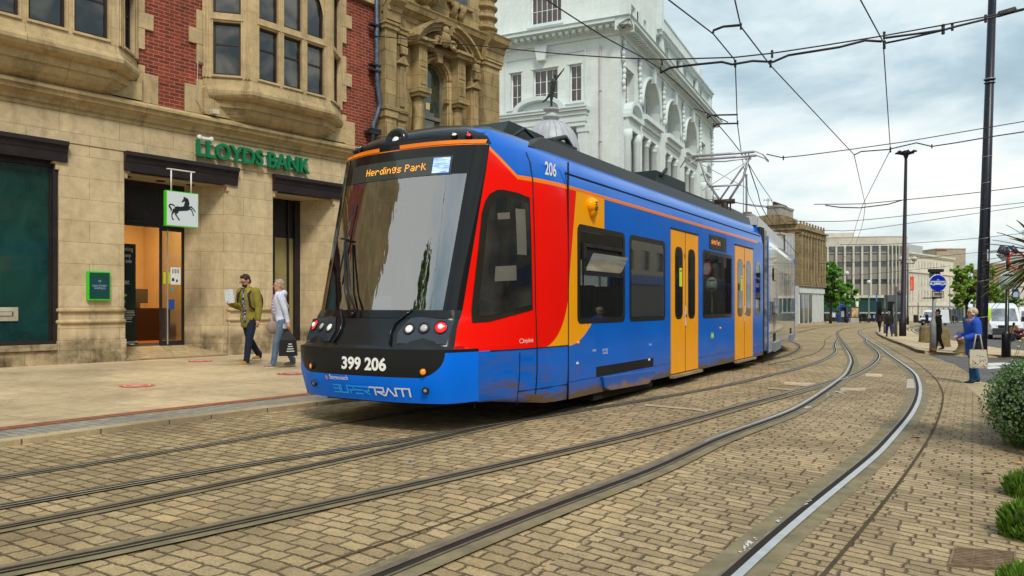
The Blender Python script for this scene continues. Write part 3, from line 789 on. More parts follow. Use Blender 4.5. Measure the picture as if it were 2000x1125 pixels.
SUP = [[[(1, 1), (0, 1)], [(0, .5), (1, .5)], [(1, 0), (0, 0)], [(1, 1), (1, 0)]],
       [[(1.25, 1), (1.25, 0), (2.2, 0), (2.2, 1)]],
       [[(2.2, 1), (3.2, 1), (3.2, .42), (2.45, .42)], [(2.7, .2), (2.7, 0)]],
       [[(3.45, 1), (4.5, 1)], [(3.45, .5), (4.5, .5)], [(3.45, 0), (4.5, 0)]],
       [[(4.6, 1), (5.5, 1), (5.5, .42), (4.8, .42), (5.5, 0)]]]
TRA = [[[(5.65, 1), (6.4, 1), (6.4, 0)]], [[(6.65, 1), (7.6, 1), (7.6, .42), (6.7, .42), (7.6, 0), (7.8, 0), (8.3, .95), (8.95, 0), (9.2, 0), (9.2, 1), (10.9, 1), (10.9, 0)], [(10.05, 1), (10.05, 0)]]]
for S_, cc, nm in ((SUP, (.03, .42, 1.0), 'pale_blue_lettering'), (TRA, (.85, .85, .85), 'white_tram_lettering')):
    m = MB()
    for letter in S_:
        v, f_ = strokes(letter, .2, .0635, 0); on_front(m, [(p[0]*1.40-.49, p[1]*1.2-.04, p[2]) for p in v], f_, -.14, .455, .044)
    m.build(nm, [plain(nm, cc, .4, var=.03)], bum, recalc=False)
front_text('Stagecoach', .062, .25, .552, M_WHT, bum, 'operator_lettering', shear=.2, bold=.001)
m = MB(); n_ = 12; on_front(m, [(.02*cos(2*pi*i/n_), .024*sin(2*pi*i/n_), 0) for i in range(n_)], [tuple(range(n_))], .425, .565, .044); m.build('operator_roundel', [plain('roundel', (.85, .25, .12), .5)], bum)
# wipers
m = MB().smooth(); p0 = front_pt(.62, 2.06, .05)
for dy in (.0, .085):
    m.tube([front_pt(.27-dy, 1.20, .05), front_pt(.40-dy*.8, 1.45, .07), front_pt(.56-dy*.3, 2.0, .06)], .013, 6)
m.tube([front_pt(.66, 2.05, .05), front_pt(.52, 2.03, .05)], .012, 6)
m.tube([front_pt(.60, 1.55, .03), front_pt(.585, 2.0, .03), front_pt(.56, 2.45, .025)], .01, 6); m.lathe([(.03, 0), (.03, .05)], front_pt(.27, 1.19, 0), 10)
m.build('wiper', [plain('wiper_black', (.015, .017, .02), .35)], tram)
# cab side window (quarterlight): glossy dark pane following the flank
def flank(a, z, off): 
    e = .01; y = side_y(a, z) if a < 2.41 else H; return Vector((a, -y, z))+Vector((-(side_y(a+e, z)-side_y(a-e, z))/(2*e), -1, 0)).normalized()*off
def flank_poly(mb, loop, off, nx=12):
    """triangulated panel on the flank inside the outline `loop` (a,z)"""
    bm = bmesh.new(); bm.faces.new([bm.verts.new((a, 0, z)) for a, z in loop])
    a0 = min(p[0] for p in loop); a1 = max(p[0] for p in loop); z0 = min(p[1] for p in loop); z1 = max(p[1] for p in loop)
    for i in range(1, nx): bmesh.ops.bisect_plane(bm, geom=bm.verts[:]+bm.edges[:]+bm.faces[:], plane_co=(a0+(a1-a0)*i/nx, 0, 0), plane_no=(1, 0, 0))
    for i in range(1, nx): bmesh.ops.bisect_plane(bm, geom=bm.verts[:]+bm.edges[:]+bm.faces[:], plane_co=(0, 0, z0+(z1-z0)*i/nx), plane_no=(0, 0, 1))
    bm.verts.index_update(); mb.add([flank(v.co.x, v.co.z, off) for v in bm.verts], [[v.index for v in f.verts] for f in bm.faces]); bm.free()
def rloop(a0, a1, z0, z1, r, n=5):
    o = []
    for cx, cz, t0 in ((a1-r, z1-r, 0), (a0+r, z1-r, 90), (a0+r, z0+r, 180), (a1-r, z0+r, 270)):
        for i in range(n+1): t = radians(t0+90*i/n); o.append((cx+r*cos(t), cz+r*sin(t)))
    return o
cabwin = [(.80, 1.13), (1.02, 1.14), (1.67, 1.262), (1.665, 2.50), (1.50, 2.535), (1.30, 2.55), (1.22, 2.54), (1.13, 2.49), (1.07, 2.41), (1.02, 2.28), (.95, 1.9)]
m = MB().smooth(); flank_poly(m, cabwin, .006); cw = m.build('cab_window', [M_FRIT], tram)
inn = [(1.02+(a-1.02)*.86+.06, 1.8+(z-1.8)*.90) for a, z in cabwin]
M_CAB = N('cab_window_pane'); nz = M_CAB.noise(2.2, 3, .5)
M_CABm = M_CAB.out(M_CAB.ramp(nz, [(.4, (.01, .011, .012)), (.7, (.045, .042, .034))]), .05, 0, None, Coat_Weight=1, Coat_Roughness=.02, Specular_IOR_Level=.8)
m = MB().smooth(); flank_poly(m, inn, .011); m.build('pane', [M_CABm], cw)
# things seen behind the cab glass: pale partition, blind
m = MB(); flank_poly(m, [(1.44, 1.86), (1.58, 1.86), (1.58, 2.36), (1.44, 2.36)], .0125, 3); flank_poly(m, [(1.2, 2.22), (1.36, 2.24), (1.36, 2.31), (1.2, 2.29)], .0125, 3); flank_poly(m, [(1.12, 1.56), (1.42, 1.58), (1.42, 1.74), (1.14, 1.72)], .0125, 3)
m.build('cab_partition', [plain('cab_panel', (.14, .135, .115), .12, coat=.8)], cw)
# side windows
def window(a0, a1, z0, z1, s=-1, r=.09, hopper=False):
    m = MB(); y = s*(H+.004)
    outer = rloop(a0, a1, z0, z1, r); inner = rloop(a0+.07, a1-.07, z0+.07, z1-.07, r*.6)
    k = len(outer); m.add([(a, y, z) for a, z in outer]+[(a, y, z) for a, z in inner]+[(a, y-s*.02, z) for a, z in inner], [(i, (i+1) % k, k+(i+1) % k, k+i) for i in range(k)]+[(k+i, k+(i+1) % k, 2*k+(i+1) % k, 2*k+i) for i in range(k)])
    wo = m.build('window', [M_FRIT], tram)
    g_ = MB(); g_.add([(a, y-s*.006, z) for a, z in inner], [tuple(range(k))]); g_.build('pane', [M_GLS], wo)
    if hopper:
        hb = MB(); za, zb = z1-.62, z1-.22; xa, xb = a0+.12, a1-.10
        hb.box(xa, xb, y-.03, y+.0, zb-.05, zb); hb.box(xa, xb, y-.03, y, za, za+.05); hb.box(xa, xa+.07, y-.029, y, za+.05, zb-.05); hb.box(xb-.07, xb, y-.029, y, za+.05, zb-.05)
        hb.mat(1).quad((xa+.07, y-.012, za+.06), (xb-.07, y-.012, za+.06), (xb-.07, y-.12, za+.27), (xa+.07, y-.12, za+.27)); hb.mat(2).quad((xa+.07, y-.004, za+.05), (xb-.07, y-.004, za+.05), (xb-.07, y-.004, zb-.05), (xa+.07, y-.004, zb-.05))
        hb.build('hopper_light', [M_FRIT, plain('hopper_glass', (.55, .6, .62), .05, metal=.6), plain('hopper_gap', (.01, .01, .01), .6)], wo)
    return wo
for i, (a, b) in enumerate(WIN):
    window(a, b, WZ[0], WZ[1], -1, hopper=(i == 0)); window(a, b, WZ[0], WZ[1], 1)
for s in (-1, 1): window(11.38, 11.88, 1.11, 2.28, s, .12)
# doors
for a, b in DOOR:
    mid = (a+b)/2
    for s in (-1, 1):
        y = s*(H+.006)
        for x0, x1 in ((a+.012, mid-.006), (mid+.006, b-.012)):
            m = MB(); wa, wb = x0+.15, x1-.15; wa, wb = (x0+.17, x1-.13) if x0 < mid-.1 else (x0+.13, x1-.17)
            m.facade(x0, x1, .225, 2.52, [(wa+.03, wb-.03, 1.09+.03, 2.26-.03)], y=y, dep=.05, ydir=-s)
            for q in (x0, x1): m.box(q-.001, q+.001, min(y, y-s*.05), max(y, y-s*.05), .225, 2.52)
            dr = m.build('door', [M_GOLDP], tram)
            g_ = MB(); y2 = y+s*.003; outer = rloop(wa, wb, 1.09, 2.26, .13, 6); inner = rloop(wa+.035, wb-.035, 1.125, 2.225, .1, 6); k = len(outer)
            g_.mat(1).add([(p, y2, q) for p, q in outer]+[(p, y2, q) for p, q in inner], [(i, (i+1) % k, k+(i+1) % k, k+i) for i in range(k)])
            g_.mat(0).add([(p, y2, q) for p, q in inner], [tuple(range(k))]); dw = g_.build('door_window', [M_GLS, M_FRIT], dr, recalc=False)
            if s < 0 and x0 < mid-.1:
                st = MB(); st.box(wb-.17, wb-.045, y2-.004, y2-.001, 1.62, 1.92); st.mat(1); st.box(wb-.15, wb-.065, y2-.006, y2-.0042, 1.86, 1.89)
                for q in range(6): st.box(wb-.12, wb-.095, y2-.006, y2-.0042, 1.66+q*.03, 1.675+q*.03)
                st.build('yellow_notice', [plain('notice_yellow', (.75, .82, .02), .5), plain('notice_ink', (.2, .22, .03), .6)], dr)
        r_ = MB(); r_.box(mid-.006, mid+.006, min(y-s*.04, y+s*.003), max(y-s*.04, y+s*.003), .225, 2.52); r_.box(a, b, min(y-s*.03, y+s*.012), max(y-s*.03, y+s*.012), 2.525, 2.545)
        r_.build('door_seal', [M_BLKM], tram)
        if s < 0:
            hn = MB(); hn.box(mid-.035, mid+.0, y-.018, y-.004, .98, 1.30); hn.mat(1).ell((mid-.015, y-.02, 1.14), .018, .012, .03); hn.build('door_handle', [plain('handle_grey', (.55, .55, .52), .4), M_BLKM], tram)
            hn = MB(); hn.box(mid-.05, mid-.02, y-.012, y-.004, 2.10, 2.16); hn.build('door_camera', [M_BLKM], tram)
        st = MB(); st.box(a-.05, b+.06, min(s*H, s*(H+.07)), max(s*H, s*(H+.07)), .165, .205); st.build('door_step', [plain('step_tread', (.28, .22, .14), .6, var=.3)], tram)
# side destination display
m = MB(); m.box(8.02, 9.08, -H-.012, -H-.002, 2.345, 2.60); sdp = m.build('side_display', [M_FRIT], tram)
ds, wd = dots('dings Park', .0105); m = MB(); 
for x, y in ds: m.quad((8.10+x, -H-.0135, 2.435+y*1.2), (8.1085+x, -H-.0135, 2.435+y*1.2), (8.1085+x, -H-.0135, 2.445+y*1.2), (8.10+x, -H-.0135, 2.445+y*1.2))
m.build('led_text', [M_LED], sdp)
# fleet number on cab flank
v, f_ = text_geo('206', .21, 0, .004, align='CENTER'); m = MB(); m.add([(2.06+p.x*.72, -side_y(2.06+p.x*.72, 2.85)-.006, 2.80+p.y) for p in v], f_); m.build('fleet_number', [M_WHT], tram, recalc=False)
v, f_ = text_geo('citylink', .062, 0, 0, shear=.25, align='CENTER'); m = MB(); m.add([(1.56+p.x, -side_y(1.56+p.x, .93)-.006, .905+p.y) for p in v], f_)
n_ = 20; m.add([(1.45+q*cos(2*pi*i/n_)*.05, -side_y(1.45, .93)-.008, .925+q*sin(2*pi*i/n_)*.025) for q in (1, .8) for i in range(n_)], [(i, (i+1) % n_, n_+(i+1) % n_, n_+i) for i in range(n_)]); m.build('small_lettering', [M_WHT], tram, recalc=False)
m = MB()
for t, x, z in (('SAND', 3.12, .73), ('BATTERY', 3.45, .72), ('CHARGE', 3.45, .68), ('SAND', 5.06, .72)):
    v, f_ = text_geo(t, .042, 0, 0, align='CENTER'); m.add([(x+p.x, -H-.005, z+p.y) for p in v], f_)
m.quad((4.98, -H-.004, .50), (5.06, -H-.004, .50), (5.06, -H-.004, .53), (4.98, -H-.004, .53)); m.quad((2.60, -H-.004, .60), (2.68, -H-.004, .60), (2.66, -H-.004, .63), (2.62, -H-.004, .63))
m.build('stencil_lettering', [M_WHT], tram, recalc=False)
m = MB(); m.box(8.08, 8.28, -H-.005, -H-.001, .70, .83); m.mat(1).box(8.11, 8.25, -H-.007, -H-.0052, .73, .80); m.build('green_notice', [plain('notice_green', (.03, .35, .12), .5), plain('notice_pale', (.5, .65, .3), .5)], tram)
# gold indicator dome
m = MB().smooth(); m.ell((3.03, -H-.01, 2.56), .115, .085, .10, 18, 10); m.ell((3.05, -H-.02, 2.50), .085, .06, .09, 16, 8)
io = m.build('indicator_dome', [M_GOLDP], tram)
m = MB()
for q in range(4): m.box(2.98, 3.04, -H-.098, -H-.08, 2.50+q*.03, 2.506+q*.03)
m.build('grille', [M_BLKM], io)
m = MB().smooth(); m.ell((2.66, -H, .86), .035, .02, .02); m.ell((8.7, -H, .89), .035, .02, .02); m.build('side_marker', [plain('amber', (.9, .3, .02), .2, emit=.1)], tram)
# bogie fairing hanging over wheels
m = MB(); m.loft([[(3.30, -H-.05, .40), (5.15, -H-.05, .36), (5.12, -H-.05, .27), (4.9, -H-.05, .17), (3.55, -H-.05, .20), (3.36, -H-.05, .25)], [(3.30, -H+.06, .40), (5.15, -H+.06, .36), (5.12, -H+.06, .27), (4.9, -H+.06, .17), (3.55, -H+.06, .20), (3.36, -H+.06, .25)]])
n = N('fairing_paint'); X, Y_, Z = n.obj(); dd = n.noise(6, 5, .6); msk = (((.27-Z)*9+(dd-.5)*3)+.3).clamp()
m.build('bogie_fairing', [n.out(n.mix(msk, (.007, .10, .44), (.26, .15, .07)), .35)], tram, bevel=.012)
m = MB(); m.box(3.18, 5.2, -H-.001, -H+.05, .40, .53); m.box(3.18, 5.25, -1.29, -1.0, .1, .40); m.build('bogie_recess', [M_UND], tram)
m = MB().smooth()
for a in (3.5, 4.7):
    for s in (-1, 1): m.T = Matrix.Translation((a, s*.75, .30)) @ Matrix.Rotation(pi/2, 4, 'X'); m.lathe([(.05, -.06), (.29, -.06), (.30, .0), (.33, .02), (.33, .06), (.05, .07)], n=24)
m.T = Matrix(); m.sm = False; m.box(3.0, 5.2, -1.1, 1.1, .22, .5); m.box(1.3, 12, -1.0, 1.0, .26, .32); m.box(.62, 1.3, -.8, .8, .27, .5); m.box(1.7, 2.4, -.9, .9, .12, .3)
m.build('bogie', [M_UND], tram)
# roof equipment and fairing
m = MB(); m.loft([[(1.9, s, 3.13), (12.0, s, 3.13), (12.0, s*.96, 3.31), (2.3, s*.96, 3.31)] for s in (-1.08,)]+[[(1.9, -.90, 3.13), (12.0, -.90, 3.13), (12.0, -.90, 3.31), (2.3, -.90, 3.31)]]); 
m.box(1.95, 12, .95, 1.03, 3.2, 3.42)
m.build('roof_fairing', [plain('fairing_dark', (.022, .020, .018), .35, var=.5, vs=1.5)], tram)
m = MB(); m.prism([(2.3, 3.4), (3.5, 3.38), (3.4, 3.60), (2.5, 3.62)], -.45, .35); m.smooth().ell((2.2, -.15, 3.44), .09, .09, .10)
m.sm = False; m.box(3.6, 3.9, -.6, -.2, 3.3, 3.56); m.cut(); m.box(3.2, 3.9, -.7, .2, 3.3, 3.5); m.cut(); m.box(7.2, 8.8, -.62, .1, 3.35, 3.70); m.cut(); m.box(8.5, 10.5, -.7, .7, 3.3, 3.5); m.cut()
m.smooth().tube([(2.5, -.5, 3.42), (2.7, -.55, 3.55), (3.3, -.5, 3.42)], .022, 6); m.cut(); m.tube([(3.3, -.5, 3.5), (3.7, -.62, 3.62), (4.2, -.55, 3.45)], .035, 6); m.tube([(3.3, -.3, 3.5), (3.8, -.42, 3.60), (4.3, -.35, 3.45)], .03, 6); m.tube([(7.4, -.63, 3.62), (7.5, -.7, 3.76), (7.6, -.63, 3.72)], .03, 6)
m.build_each('roof_equipment', [plain('roof_box', (.03, .042, .046), .55, var=.2)], tram)
# interior
m = MB()
m.box(.9, 1.7, -.9, .9, .36, 1.05); m.box(.75, 1.1, -.75, .8, 1.0, 1.28)
m.mat(1).box(2.44, 2.50, -1.15, .45, .36, 2.6); m.mat(0).box(1.9, 2.35, -.30, .30, .9, 1.2); m.box(2.2, 2.35, -.28, .28, 1.2, 1.85)
m.build('cab_interior', [plain('cab_dark', (.05, .06, .06), .5), plain('cab_wall', (.07, .07, .065), .5)], tram)
m = MB(); m.box(1.42, 1.6, -1.02, -.93, 1.2, 2.75); m.box(1.42, 1.6, .90, 1.0, 1.2, 2.75); m.box(1.0, 1.1, .2, .5, 1.24, 1.42); m.build('cab_pillars', [plain('cab_pillar', (.45, .46, .42), .4)], tram)
k = 0
for a in (3.0, 3.7, 4.6, 5.3, 8.0, 8.9, 11.6):
    for s in (-1, 1):
        m = MB(); y = s*.85; m.box(a-.22, a+.22, y-.42, y+.42, .78, .88); m.prism([(a+.16, .85), (a+.26, .85), (a+.34, 1.55), (a+.26, 1.57)], y-.40, y+.40)
        m.build('passenger_seat', [M_SEAT], tram)
m = MB().smooth()
for a in (5.85, 7.4, 9.65, 11.2):
    for s in (-1, 1): m.tube([(a, s*.9, .36), (a, s*.9, 3.0)], .018, 6)
m.build('grab_pole', [plain('pole_yellow', (.75, .55, .03), .35)], tram)
m = MB(); 
for z_ in (2.3,): m.box(2.5, 12.0, -1.24, -1.0, 2.42, 2.75); m.box(2.5, 12.0, 1.0, 1.24, 2.42, 2.75)
for a in (2.55, 4.19, 5.83, 7.48, 9.63, 11.28):
    for s in (-1, 1): m.box(a-.05, a+.05, min(s*1.2, s*1.25), max(s*1.2, s*1.25), .4, 2.42)
m.build('interior_lining', [M_CREAM], tram)
# passengers' heads seen in the first windows
for a, c_, lab in ((3.05, (.30, .27, .22), 'grey haired passenger seated at the first side window'), (3.85, (.62, .58, .50), 'white haired passenger in blue seated behind the first side window')):
    PASS = globals().setdefault('PASSENGERS', []); PASS.append((a, c_, lab))
# ---------------------------------------------------------------- rear sections
M_SILV = N('silver_wrap'); nn_ = M_SILV
nz = nn_.noise(1.6, 6, .7, nn_.coord(scale=(1.2, 1, .9)), 1.2); X, Y_, Z = nn_.obj()
cc = nn_.ramp(nz, [(.40, (.08, .09, .10)), (.47, (.24, .25, .26)), (.55, (.50, .51, .52)), (.64, (.33, .34, .37))])
M_SILVm = nn_.out(cc, .15, .25, None, Coat_Weight=.8)
# gangway bellows
m = MB(); 
for i in range(6):
    a = 12.1+i*.075; w1 = 1.2 if i % 2 else 1.27; m.box(a, a+.074, -w1, w1, .28, 3.1)
m.build('gangway', [M_BLKM], tram)
def section(a0x, a0y, heading, length, cabend=False):
    T = Matrix.Translation((a0x, a0y, 0)) @ Matrix.Rotation(heading, 4, 'Z'); L_ = length
    m = MB(T)
    wins = [(1.0+i*1.75, 2.5+i*1.75) for i in range(int((L_-1.2)/1.75))]; o_ = [(p, q, 1.10, 2.28) for p, q in wins]
    for s in (-1, 1): m.facade(0, L_, .2, 2.75, o_, y=s*H, dep=.06, ydir=-s)
    for s in (-1, 1):
        for (y0, z0), (y1, z1) in zip([(H, 2.75), (1.26, 2.9), (1.08, 3.15), (.7, 3.28), (0, 3.32)], [(1.26, 2.9), (1.08, 3.15), (.7, 3.28), (0, 3.32), (0, 3.32)][:4]):
            m.add([(0, s*y0, z0), (L_, s*y0, z0), (L_, s*y1, z1), (0, s*y1, z1)], [(0, 1, 2, 3)])
    m.box(0, .04, -1.3, 1.3, .25, 3.1); m.box(L_-.04, L_, -1.3, 1.3, .25, 3.1); m.box(.05, L_-.05, -1.28, 1.28, .3, .36)
    m.mat(1); m.box(.0, .12, -H-.006, -H+.02, .2, 2.95); m.box(L_-.14, L_-.02, -H-.006, -H+.02, .2, 2.95)
    b = m.build('rear_section_body', [M_SILVm, M_BLUEP], tram)
    for p, q in wins:
        for s in (-1, 1):
            g_ = MB(T); y = s*(H-.01); g_.mat(0).quad((p, y, 1.10), (q, y, 1.10), (q, y, 2.28), (p, y, 2.28))
            if s < 0 and int(p) % 2: g_.mat(1).box(p+.3, q-.3, -H-.02, -H+.0, 1.95, 2.25)
            g_.build('window', [glass('rear_glass', (.10, .10, .10), .5), M_FRIT], b)
    m = MB(T); m.box(.6, L_-.6, -1.0, 1.0, 3.28, 3.5); m.box(.8, L_-1, -1.02, -.96, 3.2, 3.5); m.build('roof_fairing', [plain('fairing_light', (.45, .46, .46), .3)], b)
    m = MB(T); m.box(1.4, 3.2, -H-.04, -H+.05, .16, .38); m.box(L_-2.6, L_-1.2, -H-.04, -H+.05, .16, .38); m.mat(1); m.box(1.2, 2.0, -H-.004, -H+.02, .42, .62); m.box(L_-2.5, L_-1.8, -H-.004, -H+.02, .42, .60); m.box(.3, L_-.3, -1.1, 1.1, .1, .3)
    m.build('skirt', [plain('skirt_grey', (.20, .24, .30), .4), M_UND], b)
    e = T @ Vector((L_, 0, 0)); return e.x, e.y
hd = radians(7.4)
e1_ = section(12.62, .03, hd, 9.6)
m = MB(Matrix.Translation((e1_[0], e1_[1], 0)) @ Matrix.Rotation(hd*1.6, 4, 'Z')); 
for i in range(6): w1 = 1.2 if i % 2 else 1.27; m.box(.01+i*.07, .079+i*.07, -w1, w1, .28, 3.1)
m.build('gangway', [M_BLKM], tram)
section(e1_[0]+.44, e1_[1]+.12, hd*2.4, 12)
# pantograph on the second section
pm_ = Matrix.Translation((13.7, .0, 3.5)) @ Matrix.Rotation(hd, 4, 'Z')
pan = MB(pm_); gy = plain('panto_grey', (.42, .42, .45), .4, .4, var=.1)
pan.smooth()
for x in (-.25, .25): pan.tube([(x, -.75, 1.60), (x, .75, 1.60)], .034, 8)
for s in (-1, 1):
    pan.tube([(-.25, s*.45, 1.60), (-.25, s*.80, 1.60), (-.2, s*.95, 1.53), (-.15, s*1.08, 1.36)], .018, 6); pan.tube([(.25, s*.75, 1.60), (.2, s*.95, 1.50), (.18, s*1.05, 1.40)], .014, 6)
    pan.tube([(-.25, s*.62, 1.58), (-.2, s*.62, 1.50), (.2, s*.62, 1.50), (.25, s*.62, 1.58)], .014, 6)
    pan.tube([(0, s*.60, 1.50), (.02, s*.45, 1.0), (.05, s*.12, .50)], .03, 6)
pan.tube([(0, -.6, 1.45), (0, .55, .75)], .008, 4); pan.tube([(0, .6, 1.45), (0, -.55, .75)], .008, 4)
pan.tube([(.0, -.60, 1.5), (.1, .0, 1.48), (.0, .60, 1.5)], .018, 6); pan.tube([(.02, -.40, .85), (.02, .4, .85)], .025, 6); pan.tube([(0, -.60, 1.5), (.05, .12, .5)], .025, 6)
po = pan.build('pantograph', [gy], tram)
a_ = MB(pm_).smooth(); a_.tube([(.05, -.25, .45), (.05, .25, .45)], .065, 8); a_.tube([(.05, .0, .45), (.45, .05, -.4)], [.085, .11], 10); a_.tube([(.05, -.14, .42), (.35, -.12, -.4)], .02, 6)
a_.sm = False; a_.box(.2, 1.0, -.4, .4, -.35, -.22)
a_.build('lower_arm', [plain('panto_brown', (.035, .02, .018), .5)], po)
# ================================================================ bank building
FZ = atan2(.7809, .6247); FA = (-8.85, 15, 0)
FM = Matrix.Translation(FA) @ Matrix.Rotation(FZ, 4, 'Z')
def masonry(name, bw, rh, c1, c2, mort, ms, bump=.3, mot=1., grime=.5, smooth=.3, wob=.002, stain=(.07, .05, .025), gz=None):
    if name in MC: return MC[name]
    n = N(name); uv = n.coord('UV')
    nz = n.new('ShaderNodeTexNoise'); nz.inputs['Scale'].default_value = 6; n.t.links.new(uv, nz.inputs['Vector'])
    vm = n.new('ShaderNodeVectorMath', operation='MULTIPLY_ADD'); n.t.links.new(nz.outputs['Color'], vm.inputs[0]); vm.inputs[1].default_value = (wob*4,)*3; n.t.links.new(uv, vm.inputs[2])
    br = n.new('ShaderNodeTexBrick'); n.t.links.new(vm.outputs[0], br.inputs['Vector']); br.inputs['Scale'].default_value = 1
    br.inputs['Brick Width'].default_value = bw; br.inputs['Row Height'].default_value = rh; br.inputs['Mortar Size'].default_value = ms; br.inputs['Mortar Smooth'].default_value = smooth
    br.inputs['Color1'].default_value = (*c1, 1); br.inputs['Color2'].default_value = (*c2, 1); br.inputs['Mortar'].default_value = (*mort, 1)
    ob = n.coord()
    big = n.noise(.8, 7, .65, ob, .3); mid = n.noise(5, 6, .65, ob); fine = n.noise(60, 4, .6, ob)
    c = n.mix(1, br.outputs['Color'], n.ramp(big, [(.3, tuple(1-(1-q)*mot for q in (.78, .77, .74))), (.6, (1.05, 1.04, 1.02))]), 'MULTIPLY')
    c = n.mix(1, c, n.ramp(mid, [(.3, 1-.18*mot), (.7, 1+.12*mot)]), 'MULTIPLY'); c = n.mix(1, c, n.ramp(fine, [(.3, .86), (.7, 1.1)]), 'MULTIPLY')
    stk = n.noise(1.0, 8, .7, n.coord(scale=(2.6, 2.6, .45)), .2)
    g = E(n, n.ramp(stk, [(.50, 0.), (.74, 1.)]))*grime
    if gz:
        X, Y_, Z = n.obj(); g = (g+((gz-Z)/.2).clamp()*E(n, n.ramp(n.noise(2.2, 6, .65, ob), [(.36, .1), (.58, .9)]))*.8).clamp()
    c = n.mix(g, c, stain)
    h = (1-E(n, br.outputs['Fac']))+mid*.35+fine*.12
    MC[name] = n.out(c, .8, 0, n.bump(h, bump, .015), Specular_IOR_Level=.25); return MC[name]
M_ASH = masonry('ashlar_sandstone', 1.15, .43, (.63, .50, .31), (.57, .445, .27), (.24, .17, .08), .004, .24, grime=.38, gz=.78)
M_DRS = masonry('dressed_sandstone', 1.4, .62, (.58, .44, .25), (.53, .40, .22), (.26, .19, .1), .003, .2, grime=.6)
M_CORN = masonry('weathered_cornice_stone', 1.6, 3, (.50, .38, .20), (.44, .33, .175), (.12, .09, .05), .004, .25, grime=.8)
M_BRICK = masonry('red_brick', .235, .082, (.33, .054, .028), (.18, .030, .018), (.36, .23, .16), .0075, .5, grime=.35, smooth=.2, wob=.002, stain=(.06, .02, .012))
M_SOOT = masonry('carved_stone', .75, .40, (.44, .33, .165), (.32, .235, .11), (.08, .055, .025), .006, .4, grime=.9, stain=(.05, .038, .018))
M_DARKW = plain('dark_fascia_wood', (.022, .016, .017), .45, var=.3, vs=4)
M_FRAME = plain('brown_window_frame', (.035, .022, .017), .5, var=.3)
def darkglass(name, c=(.02, .022, .024), c2=None, rough=.04):
    if name in MC: return MC[name]
    n = N(name); nz = n.noise(1.1, 3, .5, n.coord(), .5); cc = n.ramp(nz, [(.42, c), (.62, c2 or tuple(x*2 for x in c))])  # mottled paler tone painted into the panes as window reflections
    MC[name] = n.out(cc, rough, 0, n.bump(n.noise(.7, 2), .02, .2), Specular_IOR_Level=.6, Coat_Weight=.6, Coat_IOR=1.6, Coat_Roughness=.02); return MC[name]
M_WGL = darkglass('upper_window_glass', (.008, .008, .007), (.11, .10, .075))
bank = thing('bank_building', 'sandstone and red brick bank building with two canted bays and green lettering', 'building', FA, FZ)
GZ = .0
# ground floor: frieze, pillars
w_ = MB()
w_.box(-14, 8.13, -.02, .35, 4.52, 5.16)
w_.box(-14, 8.13, 0, .35, 5.16, 5.62); w_.box(-14, -6.1, 0, .5, -.4, 4.52)
def pillar(x0, x1, top=4.52, yb=.96, sl=0):
    w_.prism([(x0, 0), (x1, 0), (x1-.0, yb), (x0-sl, yb)], -.4, top, 'z')
pillar(0.0, 1.256, yb=1.2); pillar(3.64, 4.817, yb=.96, sl=.57); pillar(6.7, 8.13, yb=.96, sl=.45)
for x0, x1 in ((0., 1.256), (3.64, 4.817), (6.7, 8.13)):
    w_.box(x0-.03, x1+.03, -.035, .3, -.4, .62)          # plinth
    w_.box(x0-.015, x1+.015, -.018, .25, .621, .95)
wall = w_.build('wall', [M_ASH], bank, bevel=.008)
m = MB().smooth()
for x0, x1, y1 in ((0, 1.256, .3), (3.64, 4.817, .3), (6.7, 8.13, .3)):
    for z_, r in ((1.22, .04), (.99, .045)):
        m.tube([(x0-.0, y1, z_), (x0-.0, -.0, z_), (x0+.02, -.02, z_), (x1-.02, -.02, z_), (x1, 0, z_), (x1, y1, z_)], r, 8); m.cut()
m.build_each('pillar_moulding', [M_DRS], bank)
# steps/consoles at pillar tops
m = MB()
for x, s in ((1.256, 1), (3.64, -1), (4.817, 1), (6.7, -1), (0, -1)):
    for k, (w2, z0, z1) in enumerate(((.16, 4.2, 4.3), (.11, 4.08, 4.199), (.06, 3.97, 4.079))):
        m.box(min(x, x+s*w2), max(x, x+s*w2), -.03+.01*k, .14, z0, z1)
    m.cut()
m.build_each('console', [M_DRS], bank)
# sill plinth below big green panel
m = MB(); m.box(-6, -.001, .05, .4, -.4, .44); m.box(-6, -.001, -.0, .4, .44, .56); m.build('window_plinth', [M_ASH], bank, bevel=.01)
def fascia(x0, x1):
    m = MB(); m.prism([(.05, 4.52), (-.14, 4.52), (-.14, 4.44), (-.10, 4.42), (-.08, 4.32), (-.06, 4.30), (-.05, 4.12), (.05, 4.12)], x0, x1, 'x')
    m.box(x0, x1, .05, .2, 4.12, 4.5); return m.build('shop_fascia', [M_DARKW], bank)
fascia(-6, .14); fascia(1.24, 3.84); fascia(4.80, 6.9)
# green blanked window with letter slot
m = MB(); m.box(-6, -.001, .16, .2, .62, 4.1); m.mat(1); m.box(-.09, -.002, .04, .16, .56, 4.12); m.box(-6, -.09, .04, .159, .565, .63); m.box(-6, -.09, .10, .159, 4.02, 4.12); m.box(-.125, -.092, .10, .159, .63, 4.02)
n = N('green_vinyl'); uvn = n.noise(1.3, 5, .6, n.coord(scale=(1, 1, .6)), .6); n2 = n.noise(14, 5, .7, n.coord(scale=(.3, 1, 2)))
cg = n.mix(n.math('MULTIPLY', n2, .25), n.ramp(uvn, [(.35, (.004, .022, .018)), (.7, (.012, .07, .055))]), (.03, .09, .08)); n.out(cg, .14, Coat_Weight=.8)
gp_ = m.build('green_window_panel', [n.m, M_DARKW], bank)
m = MB(); m.box(-1.14, -.66, .135, .159, 1.02, 1.28); m.mat(1).box(-1.06, -.74, .128, .1345, 1.11, 1.20); m.mat(0).box(-1.03, -.77, .122, .1275, 1.12, 1.19)
